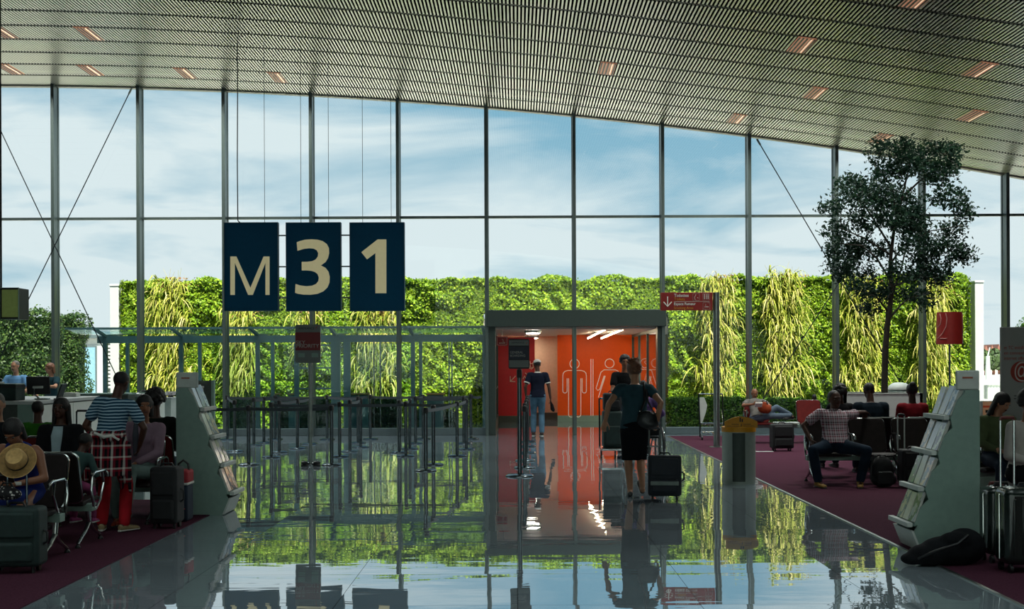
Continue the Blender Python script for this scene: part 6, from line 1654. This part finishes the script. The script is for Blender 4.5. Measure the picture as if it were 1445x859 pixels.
# ---- walking woman with the trolley case (seen from behind)
X, Y = at(893, 700, 15.3).x, 15.25
lw = loc_of(X, Y, 0, at(854, 600, 15.3)); rw = loc_of(X, Y, 0, at(928, 603, 15.1)); 
o, J = person('woman in petrol T-shirt and black skirt walking away pulling a trolley case', (X, Y, 0), 0, 1.68, pel=(.02, 0, .90), lean=3, side=1, twist=-4, head=(4, 14, -2), skin='skin2',
    legs={'L': ((-.035, .02, .075), 6, 0, (0, 1, 0)), 'R': ((.10, -.13, .14), -4, -34, (0, 1, 0))},
    arms={'L': ((lw.x, .02, lw.z + .06), (-.4, -1, .2), (.3, -1, 0)), 'R': ((rw.x, -.12, rw.z + .07), (.6, -1, 0), (-1, .2, 0))}, curl=(.45, 1.1), vox=.0085,
    top=('cap', navy_tee, -.13), bottom=('skirt', blackskirt, .44), shoes=(blackshoe, None, 'low'), hair=('updo', M['hairbrown']), headscale=1.13, face_detail=False, wid=1.06, hand_dirs=((-.25, .0, -1), (0, -.1, -1)))
# shoulder bag
ob = thing('handbag', 'black leather shoulder bag hanging at the walking woman\'s right side', 'bag', (X, Y, 0))
c = J['N'] + Vector((.13, -.17, -.43)); bb_ = MB()
bb_.ell(c, (.13, .065, .11), None, 18, 12); bb_.ell(c + Vector((.03, 0, -.05)), (.12, .07, .07), None, 16, 10)
solid(bb_, 'bag_body', pmat('bag_leather', '#15181a', .4, bump=.5, bscale=25), ob, .010)
sh = J['SH']['R']; MB().path([c + Vector((-.10, 0, .05)), sh + Vector((-.075, -.12, -.15)), sh + Vector((-.075, -.075, .02)), sh + Vector((-.07, .0, .078)), sh + Vector((-.06, .075, .0)), sh + Vector((-.05, .12, -.10))], .013, 8).build('strap', blackshoe, ob)
MB().path([c + Vector((.10, -.01, .06)), sh + Vector((-.03, -.115, -.16)), sh + Vector((-.05, -.08, .0))], .012, 8).build('strap', blackshoe, ob)
MB().lathe([(.012, 0), (.012, .006), (0, .008)], c=c + Vector((-.09, -.03, .10)), n=10).build('buckle', M['chrome'], ob)

# ---- man in cap at the passage entrance
X, Y = at(759, 612, 28.1).x, 28.05
o, J = person('man in white cap, navy polo shirt and light jeans walking into the passage', (X, Y, 0), 0, 1.74, pel=(0, 0, .94), lean=1, head=(14, 6, 0), skin='skin1',
    legs={'L': ((-.10, .06, .085), 8, 0, (0, 1, 0)), 'R': ((.09, -.04, .085), -8, 0, (0, 1, 0))}, arms={'L': ((-.27, .10, .92), (-.4, -1, 0), (1, 0, 0)), 'R': ((.29, .02, .86), (.4, -1, 0), (-1, 0, 0))},
    top=('short', cl('navy_polo', '#151b2c'), -.12), bottom=('trousers', jeans), shoes=(blackshoe, M['white']), hair=('crop', M['hairblack']), vox=.012, face_detail=False, wid=1.05, curl=(.4, .9))
hp, hs_ = J['hp'], J['hs']; capm = cl('white_cap', '#c9cac6')
b = MB(); b.ell(hp(0, -.012, .058), (.086 * hs_, .102 * hs_, .072 * hs_), J['HM'], 20, 12); b.loft([(hp(0, .07, .05), J['hr'] * .07, J['hu'] * .008), (hp(0, .13, .045), J['hr'] * .06, J['hu'] * .006), (hp(0, .165, .035), J['hr'] * .03, J['hu'] * .004)], 16)
ch = thing('cap', 'white baseball cap worn by the man in the navy polo shirt', 'cap', o.location, 0); solid(b, 'cap_body', capm, ch, .008)
b = MB(); b.path([hp(math.cos(a) * .088, -.012 + math.sin(a) * .104, .036) for a in [i * math.pi / 12 for i in range(24)]], .006, 6, True); b.build('cap_band', M['ink'], ch)
for k in 'LR':
    a = J['SH'][k] + (J['EL'][k] - J['SH'][k]) * .66; d = (J['EL'][k] - J['SH'][k]).normalized(); MB().tube(a - d * .012, a + d * .012, .070, .068, 18).build('sleeve_trim', M['inkwhite'], o)
MB().tube(J['N'] - J['up'] * .015, J['N'] + J['up'] * .02, .077, .066, 18).build('collar', M['inkwhite'], o)
oh = thing('folded_jacket', 'dark folded pouch held in the hand of the man in the cap', 'bag', (X, Y, 0)); w_ = J['WR']['R']
MB().loft([(w_ + Vector((0, .01, -.06)), Vector((.012, 0, 0)), Vector((0, .03, 0))), (w_ + Vector((.03, 0, -.15)), Vector((.035, 0, 0)), Vector((0, .05, 0))), (w_ + Vector((.05, 0, -.26)), Vector((.05, 0, 0)), Vector((0, .05, 0))), (w_ + Vector((.07, 0, -.31)), Vector((.02, 0, 0)), Vector((0, .03, 0)))], 14).build('pouch', M['blackcloth'], oh)

# ---- man facing us in the passage entrance, with a luggage cart
X, Y = at(882, 630, 22.9).x, 22.9
o, J = person('man in black T-shirt facing the camera behind the walking woman', (X, Y, 0), 180, 1.80, pel=(0, 0, .96), head=(0, 4, 0), skin='skin3', legs={'L': ((-.09, 0, .085), -8, 0, (0, 1, 0)), 'R': ((.09, 0, .085), 8, 0, (0, 1, 0))},
    arms={'L': ((-.16, .34, 1.02), (-.6, -1, 0), (0, 0, -1)), 'R': ((.20, .34, 1.0), (.6, -1, 0), (0, 0, -1))}, top=('short', cl('black_tee', '#121315'), -.14), bottom=('trousers', djeans), shoes=(blackshoe, M['black']), hair=('curly', M['hairblack'], 1.02), vox=.012, curl=(.9, .9))
Xc, Yc = at(867, 620, 21.4).x, 21.5
ct = thing('loaded_cart', 'luggage cart stacked behind the walking woman, pushed by the man in black', 'luggage cart', (Xc, Yc, 0))
MB().bb(-.24, .24, -.30, .42, .14, .18).build('load_deck', M['chrome'], ct, bevel=.01)
for x in (-.2, .2): MB().tube((x - .014, .34, .05), (x + .014, .34, .05), .05, n=14).build('wheel', M['black'], ct); MB().tube((x, .34, .05), (x, .34, .16), .014).build('wheel_fork', M['black'], ct); MB().path([(x * 1.1, .42, .16), (x * 1.1, .46, .6), (x * 1.1, .52, 1.02)], .015, 8).build('upright', M['postblack'], ct)
MB().tube((-.22, .52, 1.02), (.22, .52, 1.02), .016).build('push_bar', M['postblack'], ct)
MB().tube((-.014, -.28, .05), (.014, -.28, .05), .05, n=14).build('wheel', M['black'], ct); MB().tube((0, -.28, .05), (0, -.28, .15), .014).build('wheel_fork', M['black'], ct)
for nm, z0, z1, w_, d_, m_, lab in (('trolley_case', .18, .82, .34, .40, M['caseteal'], 'dark green upright case at the bottom of the loaded luggage cart'), ('holdall', .822, 1.13, .31, .34, M['casedark'], 'black holdall on top of the loaded luggage cart')):
    cb = thing(nm, lab, 'suitcase' if nm == 'trolley_case' else 'bag', (Xc - .03, Yc + .02, z0)); MB().bb(-w_ / 2, w_ / 2, -d_ / 2, d_ / 2, 0, z1 - z0).build('body', m_, cb, bevel=.04, seg=4)
    MB().bb(-w_ * .38, w_ * .38, -d_ / 2 - .025, -d_ / 2 + .02, .06, (z1 - z0) * .6).build('front_pocket', m_, cb, bevel=.02, seg=3)
    if nm == 'holdall': MB().path([(-.07, 0, z1 - z0 - .01), (-.05, 0, z1 - z0 + .03), (.05, 0, z1 - z0 + .03), (.07, 0, z1 - z0 - .01)], .01, 8).build('top_handle', M['black'], cb)

# ---- wheelchair and its rider in purple
X, Y = at(925, 650, 19.6).x - .17, 19.8
wc = thing('wheelchair', 'wheelchair with thin dark wheels beside the walking woman', 'wheelchair', (X, Y, 0))
for sx_ in (-1, 1):
    wl = MB(); R0 = .30; cyc = Vector((sx_ * .29, 0, .31))
    wl.path([cyc + Vector((.04 * sx_ * math.sin(a) * -.0, R0 * math.cos(a), R0 * math.sin(a))) for a in [i * 2 * math.pi / 32 for i in range(32)]], .016, 8, True)
    wlo = wl.build('wheel', M['black'], wc)
    sp = MB()
    for i in range(12):
        a = i * math.pi / 6; sp.tube(cyc, cyc + Vector((0, R0 * math.cos(a), R0 * math.sin(a))), .003, n=5)
    sp.build('spokes', M['steel'], wlo)
    MB().path([cyc + Vector((.03 * sx_, .255 * math.cos(a), .255 * math.sin(a))) for a in [i * 2 * math.pi / 28 for i in range(28)]], .008, 6, True).build('push_rim', M['chrome'], wlo)
    MB().tube((sx_ * .22, .42, .07), (sx_ * .25, .42, .07), .07, n=16).build('caster', M['black'], wc)
    MB().path([(sx_ * .235, .42, .07), (sx_ * .235, .40, .18), (sx_ * .235, .38, .46), (sx_ * .235, -.20, .46), (sx_ * .235, -.24, .92), (sx_ * .235, -.36, .95)], .013, 8).build('side_frame', M['postblack'], wc)
    MB().path([(sx_ * .235, -.20, .70), (sx_ * .235, .20, .70), (sx_ * .235, .22, .46)], .014, 8).build('armrest', M['postblack'], wc)
    MB().path([(sx_ * .2, .38, .46), (sx_ * .18, .50, .30), (sx_ * .16, .58, .12), (sx_ * .06, .62, .12)], .012, 8).build('footrest', M['postblack'], wc)
MB().bb(-.22, .22, -.20, .22, .45, .48).build('seat', M['blackcloth'], wc, bevel=.01); MB().bb(-.22, .22, -.25, -.22, .50, .86).build('backrest', M['blackcloth'], wc, bevel=.01)
MB().tube((-.29, 0, .31), (.29, 0, .31), .012).build('axle', M['steel'], wc)
# front caster of the left side stands well forward of the woman: small loose wheel seen by her knee
o, J = person('person in a purple top seated in the wheelchair, seen from behind', (X, Y, 0), 0, 1.56, pel=(0, -.04, .645), lean=-2, head=(10, 8, 0), skin='skin1', legs={'L': ((-.10, .50, .235), 5, 0, (0, .3, 1)), 'R': ((.10, .50, .235), -5, 0, (0, .3, 1))},
    arms={'L': ((-.25, .18, .75), (-.6, -1, 0), (0, 0, -1)), 'R': ((.25, .18, .75), (.6, -1, 0), (0, 0, -1))}, top=('long', cl('purple_top', '#5d4a78', var=.35, scale=20), -.1), bottom=('trousers', djeans), shoes=(blackshoe, M['black']), hair=('short', M['hairblack']), vox=.012, face_detail=False)
# ================================================================ SEATED AND STANDING TRAVELLERS
def lean_world(face, v): return Matrix.Rotation(-math.radians(face), 3, 'Z') @ Vector(v)
def seated(label, x, y, face, H=1.68, lean=-8, dz=0.0, feet=.42, **kw):
    s = H / 1.72
    lg = kw.pop('legs', {'L': ((-.11, feet, .085), 6, 0, (0, .35, 1)), 'R': ((.11, feet, .085), -6, 0, (0, .35, 1))})
    ar = kw.pop('arms', {'L': ((-.10, .27, .66), (-.55, -1, 0), (0, 0, -1)), 'R': ((.10, .27, .66), (.55, -1, 0), (0, 0, -1))})
    return person(label, (x, y, Cz), face, H, pel=kw.pop('pel', (0, -.02, .553 + dz)), lean=lean, legs=lg, arms=ar, **kw)
# ---- boy standing, shirt round his waist
stripe = stripemat('blue_stripes', [(0, '#24455c'), (.58, '#9dbccd')], 32, wob=.035)
X, Y = at(158, 740, 12.2).x, 12.15
hl_ = loc_of(X, Y, 0, at(137, 600, 12.3))
o, J = person('boy standing in a blue striped T-shirt and red trousers with shirt round waist', (X, Y, Cz), 0, 1.60, pel=(-.02, 0, .86), lean=12, side=6, twist=-4, head=(-14, 12, 4), skin='skin1', vox=.0095,
    legs={'L': ((-.10, .05, .085), -14, 0, (0, 1, 0)), 'R': ((.14, .0, .085), 32, 0, (.2, 1, 0))}, arms={'L': ((-.17, .16, .85), (-1, -.5, 0), (1, .2, 0)), 'R': ((.24, .18, .84), (.8, -.6, 0), (-1, .2, 0))},
    top=('short', stripe, -.02), bottom=('trousers', redtr, .98), shoes=(pmat('tan_canvas', '#a08c66', .8), M['inkwhite']), hair=('crop', M['hairblack']), face_detail=False, fat=1.04)
plaid = stripemat('plaid_shirt', [(0, '#101016'), (.26, '#9a1c30'), (.42, '#101016'), (.58, '#e6e0d8'), (.78, '#9a1c30')], 10, 'X', plaid=('Z', 9, [(0, '#16161c'), (.45, '#8a1a2a'), (.64, '#cfc8c0'), (.8, '#16161c')]))
pt = thing('tied_shirt', 'plaid shirt tied by its sleeves around the standing boy\'s waist', 'shirt', o.location); s = J['s']
b = MB(); P_ = J['P']
b.loft([(P_ + Vector((0, 0, .14)), Vector((.172, 0, 0)), Vector((0, .13, 0))), (P_ + Vector((0, -.005, .02)), Vector((.19, 0, 0)), Vector((0, .150, 0))), (P_ + Vector((.0, -.01, -.14)), Vector((.205, 0, 0)), Vector((0, .165, 0))), (P_ + Vector((.02, -.01, -.30)), Vector((.215, 0, 0)), Vector((0, .17, 0)))], 28)
for x, l in ((-.19, .34), (-.12, .40), (.15, .42), (.20, .36)): b.caps(P_ + Vector((x, -.05, .0)), P_ + Vector((x * 1.02, -.06, -l)), .045, .022, 10)
b.caps(P_ + Vector((.16, -.13, .10)), P_ + Vector((.05, -.16, .06)), .035, .03, 10); b.caps(P_ + Vector((-.14, -.12, .11)), P_ + Vector((.03, -.155, .08)), .035, .03, 10)
b.caps(P_ + Vector((.20, -.04, -.1)), P_ + Vector((.235, -.05, -.46)), .045, .015, 10)
solid(b, 'shirt_cloth', plaid, pt, .011, 2)
b = MB(); b.path([P_ + Vector((-.08, -.165, .13)), P_ + Vector((.02, -.175, .085)), P_ + Vector((.10, -.17, .10)), P_ + Vector((.16, -.15, .055))], [.012, .018, .016, .012], 8); b.build('pale_cuff', M['inkwhite'], pt)

# ---- woman with the straw hat in front of her
blue_top = cl('royal_blue_top', '#182a72')
x = at(18, 700, 10.1).x
seated('woman in a sleeveless royal blue top bowed over her phone, behind the straw hat', x - .05, 10.48, 180, 1.56, feet=.33, dz=.035, lean=30, head=(0, 32, 0), skin='skin3', vox=.009, arms={'L': ((-.07, .38, .67), (-1, -.35, -.1), (.5, 0, .8)), 'R': ((.10, .38, .67), (1, -.35, -.1), (-.5, 0, .8))}, curl=(.8, .8),
       top=('none', blue_top, -.1), bottom=('skirt_seated', cl('blue_skirt', '#1a2a66')), shoes=(blackshoe, None, 'low'), hair=('bob', M['hairblack']), side=-3)
oph = thing('phone', 'dark phone held by the woman in the royal blue top', 'phone', (x, 10.46, 0.028))
MB().box((-.03, -.42, .70), (.13, .012, .07), (.5, 0, 0)).build('case', M['black'], oph, bevel=.004)
ow = thing('wrist_watch', 'white watch on the wrist of the woman in the royal blue top', 'watch', (x, 10.46, 0.028))
w_ = Matrix.Rotation(PI, 3, 'Z') @ Vector((-.04, .345, .655)); MB().lathe([(.034, -.014), (.037, 0), (.034, .014)], c=w_ + Vector((0, 0, 0)), n=16).build('strap', M['inkwhite'], ow)
seated('grey-haired man with a bowed head cut by the left picture edge', at(4, 600, 12.6).x - .12, 12.75, 180, 1.78, lean=2, head=(20, 25, 0), skin='skin2', top=('long', cl('dark_jersey', '#15181c')), bottom=('trousers', djeans), shoes=(blackshoe, M['black']), hair=('crop', M['hairgrey']), vox=.012)
# ---- child seen from behind on the bench facing away
seated('child with dark hair in a grey-green jacket on the bench facing away', at(114, 640, 11.6).x - .07, 11.5, -10, 1.08, lean=34, side=3, head=(-16, 10, 6), skin='skin1', top=('long', cl('grey_green_jacket', '#3d5654'), -.14), bottom=('trousers', cl('pink_trousers', '#8e3f68')), shoes=(cl('pink_shoe', '#a55080'), M['white']), hair=('short', M['hairblack']), vox=.010, face_detail=False, headscale=1.16,
       legs={'L': ((-.10, .24, .20), 6, 0, (0, .5, 1)), 'R': ((.10, .24, .20), -6, 0, (0, .5, 1))})
# ---- woman in black jacket
xb_ = at(85, 620, 12.9).x
o, J = seated('woman in a black jacket over a pale top facing the camera from the red bench', xb_, 12.88, 180, 1.62, lean=-4, head=(0, -2, 0), skin='skin1', top=('long', M['blackcloth'], -.15), bottom=('trousers', cl('black_trousers', '#111216')), shoes=(blackshoe, M['black']), hair=('long', M['hairblack']), wid=1.1, vox=.010, feet=.40)
b = MB(); f_ = J['fw']; u_ = J['up']; n_ = J['N']
b.loft([(n_ + f_ * .085 - u_ * .02, J['rt'] * .05, f_ * .012), (n_ + f_ * .125 - u_ * .12, J['rt'] * .06, f_ * .014), (n_ + f_ * .135 - u_ * .28, J['rt'] * .045, f_ * .014), (n_ + f_ * .13 - u_ * .40, J['rt'] * .04, f_ * .012)], 14)
b.build('pale_top', cl('pale_blue_blouse', '#9fb4bb'), o)
seated('person in a bright green top behind the woman in the black jacket', at(58, 600, 14.1).x, 14.05, 0, 1.42, dz=.03, lean=-4, skin='skin1', top=('long', cl('bright_green_top', '#2f6a1c')), bottom=('trousers', djeans), shoes=(blackshoe, M['black']), hair=('short', M['hairblack']), vox=.012, face_detail=False)
# ---- woman in mauve cardigan, legs crossed
o, J = seated('woman in a mauve cardigan and grey jeans with crossed legs facing the camera', at(200, 640, 12.9).x, 12.92, 180, 1.68, lean=2, side=-2, head=(22, 2, 0), skin='skin3', vox=.010,
    legs={'L': ((.02, .50, .17), 12, 18, (.1, .35, 1)), 'R': ((.16, .30, .085), -6, 0, (.1, .35, 1))}, arms={'L': ((-.02, .26, .64), (-1, -.5, 0), (0, 0, -1)), 'R': ((.08, .24, .62), (1, -.5, 0), (0, 0, -1))},
    top=('long', cl('mauve_cardigan', '#8a7280'), -.16), bottom=('trousers', cl('grey_jeans', '#6d8580', var=.25), .92), shoes=(cl('tan_red_shoe', '#8a3a24'), M['deskdark']), hair=('bob', M['hairblack']), chest=.04)
b = MB(); b.path([J['N'] + J['fw'] * .06 + J['rt'] * .06, J['N'] + J['fw'] * .13 + J['rt'] * .045 - J['up'] * .12, J['N'] + J['fw'] * .14 + J['rt'] * .04 - J['up'] * .34], [.025, .032, .02], 10)
b.build('scarf', cl('grey_scarf', '#4a4d55'), o)
seated('person with big curly dark hair in dark clothes on the bench facing away', at(223, 590, 14.1).x, 14.05, 0, 1.72, lean=-4, head=(15, 0, 0), skin='skin1', top=('long', cl('dark_green_black_top', '#131a16')), bottom=('trousers', djeans), shoes=(blackshoe, M['black']), hair=('curly', M['hairblack'], 1.3), vox=.012, face_detail=False, wid=1.08)
# ---- staff behind the desk
X, Y = at(23, 560, 25.6).x, 25.6
person('person in a light blue shirt standing behind the long check-in desk', (X, Y, 0), 180, 1.76, pel=(0, 0, .94), head=(-12, 6, 0), skin='skin2', top=('short', cl('light_blue_shirt', '#6fa0d0'), -.16), bottom=('trousers', djeans), shoes=(blackshoe, M['black']), hair=('crop', M['hairgrey']), vox=.012, arms={'L': ((-.12, .28, 1.05), (-1, -.6, 0), (0, 0, -1)), 'R': ((.12, .28, 1.02), (1, -.6, 0), (0, 0, -1))})
X, Y = at(73, 560, 26.3).x, 26.3
person('person with brown hair half hidden by the monitor and the facade post', (X, Y, 0), 150, 1.70, pel=(0, 0, .92), head=(-10, 10, 0), skin='skin2', top=('short', cl('dark_teal_shirt', '#1c3a42'), -.16), bottom=('trousers', djeans), shoes=(blackshoe, M['black']), hair=('bob', M['hairbrown']), vox=.012, arms={'L': ((-.10, .28, 1.22), (-1, -.6, 0), (0, 0, -1)), 'R': ((.14, .26, 1.05), (1, -.6, 0), (0, 0, -1))})

# ---- man in the checked shirt, arm along the seat back
chk = stripemat('checked_shirt', [(0, '#cdbfc6'), (.26, '#7a2038'), (.50, '#cdbfc6'), (.70, '#181824'), (.90, '#cdbfc6')], 17, 'X', plaid=('Z', 13, [(0, '#c8bac2'), (.45, '#8a3448'), (.62, '#c8bac2'), (.82, '#1a1826')]))
fx = at(1175, 640, 16.6).x; Yp = 16.62
la = loc_of(fx, Yp, 180, at(1224, 604, 17.05)); ra = loc_of(fx, Yp, 180, at(1151, 622, 16.45))
fl = loc_of(fx, Yp, 180, at(1214, 684, 16.15)); fr_ = loc_of(fx, Yp, 180, at(1154, 686, 16.2))
o, J = seated('man in a checked shirt sprawled on the bench with one arm along the seat back', fx, Yp, 180, 1.68, lean=-24, side=-5, head=(10, 8, 4), skin='skin1', vox=.0095, fat=1.18, wid=1.16, pel=(0, .13, .545), headscale=1.10, neck=.055,
    legs={'L': ((fl.x, .46, .085), 14, 0, (-.5, .35, 1)), 'R': ((fr_.x, .44, .085), -16, 0, (.5, .35, 1))}, arms={'L': ((la.x - .02, -.50, .955), (-1, .1, .9), (0, 1, -.2)), 'R': ((.32, .12, .60), (1, -.4, 0), (-1, 0, 0))},
    top=('short', chk, -.06), bottom=('trousers', cl('dark_blue_jeans', '#1c2c3c', var=.3)), shoes=(pmat('tan_shoe', '#a8823a', .7), M['deskdark']), hair=('crop', M['hairblack']), hand_dirs=((-.2, -.9, -.5), None))
# ---- people on the bench behind, facing away
seated('man in a dark blue jacket seen from behind, left of the dark-haired woman in red', at(1230, 580, 17.95).x, 17.95, 0, 1.74, lean=8, head=(0, 24, 0), skin='skin1', top=('long', cl('dark_blue_jacket', '#18242f')), bottom=('trousers', djeans), shoes=(blackshoe, M['black']), hair=('crop', M['hairblack']), vox=.012, face_detail=False, wid=1.15)
seated('woman in red with a dark bun seen from behind, beside the brochure rack', at(1288, 580, 17.95).x, 17.95, 0, 1.68, lean=4, head=(-10, 4, 0), skin='skin1', top=('long', cl('deep_red_top', '#7c1822')), bottom=('trousers', djeans), shoes=(blackshoe, M['black']), hair=('bun', M['hairblack']), vox=.012, face_detail=False)
seated('person with a big dark hairdo behind the head of the man in the checked shirt', at(1187, 580, 18.8).x, 18.85, 10, 1.58, lean=2, skin='skin1', top=('long', cl('black_top', '#131418')), bottom=('trousers', djeans), shoes=(blackshoe, M['black']), hair=('curly', M['hairblack'], 1.25), vox=.012, face_detail=False)
# ---- man reading on the red seat
x = at(1068, 590, 25.1).x
o, J = seated('man with thinning hair in a grey shirt reading on a red seat by the glass', x, 25.2, 180, 1.5, lean=-40, head=(0, 30, 0), skin='skin3', neck=.06, pel=(0, .14, .545), legs={'L': ((-.70, .10, .565), 80, 0, (0, .3, 1)), 'R': ((-.66, .27, .565), 80, 0, (0, .3, 1))}, top=('short', cl('grey_shirt', '#6d6a66', var=.25, scale=14), -.1), bottom=('trousers', cl('faded_trousers', '#566473')), shoes=(blackshoe, M['black']), hair=('fringe', M['hairgrey']), vox=.012, fat=1.1, arms={'L': ((-.10, .22, .78), (-1, -.5, -.2), (1, 0, .3)), 'R': ((.10, .22, .80), (1, -.5, -.2), (-1, 0, .3))}, curl=(.8, .8))
ob = thing('lap_bag', 'red-brown bag on the lap of the man reading on the red seat', 'bag', (x, 25.12, 0))
b = MB(); b.ell((.10, -.20, .74), (.12, .07, .12)); b.ell((.17, -.22, .71), (.09, .06, .09)); solid(b, 'bag_body', cl('red_brown_cloth', '#8a3a22'), ob, .012)
MB().path([(.05, -.22, .83), (.08, -.25, .88), (.15, -.25, .87), (.18, -.23, .78)], .01, 6).build('strap', M['black'], ob)
opp = thing('paperback', 'pale paperback held by the man reading on the red seat', 'book', (x, 25.12, 0)); MB().box((-.02, -.31, .80), (.15, .02, .10), (.6, 0, .1)).build('pages', M['inkwhite'], opp, smooth=0)
person('person with dark hair hidden behind the second red seat by the glass', (at(1150, 590, 26.3).x, 26.35, Cz), 0, .97, lean=-2, skin='skin1', top=('short', cl('pale_tee', '#9aa4aa')), bottom=('trousers', cl('light_jeans', '#8aa0b8')), shoes=(blackshoe, M['white']), hair=('crop', M['hairblack']), vox=.013, face_detail=False, pel=(0, 0, .50), legs={'L': ((-.06, 0, .05), 0, 0, (0, 1, 0)), 'R': ((.06, 0, .05), 0, 0, (0, 1, 0))}, arms={'L': ((-.17, .03, .46), (-.3, -1, 0), (1, 0, 0)), 'R': ((.17, .03, .46), (.3, -1, 0), (-1, 0, 0))}, headscale=1.15)
# ---- right edge
seated('person with curly dark hair in a white top behind the hard-shell suitcases', at(1437, 640, 12.2).x + .04, 12.2, 200, 1.72, lean=8, head=(-30, 18, 0), skin='skin3', top=('long', cl('white_top', '#b9b4ae'), -.14), bottom=('trousers', cl('black_trousers2', '#15161a')), shoes=(blackshoe, M['black']), hair=('curly', M['hairblack'], 1.25), vox=.010, pel=(0, 0, .56))
seated('person with dark hair in an olive top beside the internet kiosk', at(1404, 610, 14.2).x, 14.15, 180, 1.62, lean=4, head=(30, 26, 0), skin='skin2', top=('long', cl('olive_top', '#5c6a48')), bottom=('trousers', djeans), shoes=(blackshoe, M['black']), hair=('long', M['hairblack']), vox=.012)
bpy.context.view_layer.update()
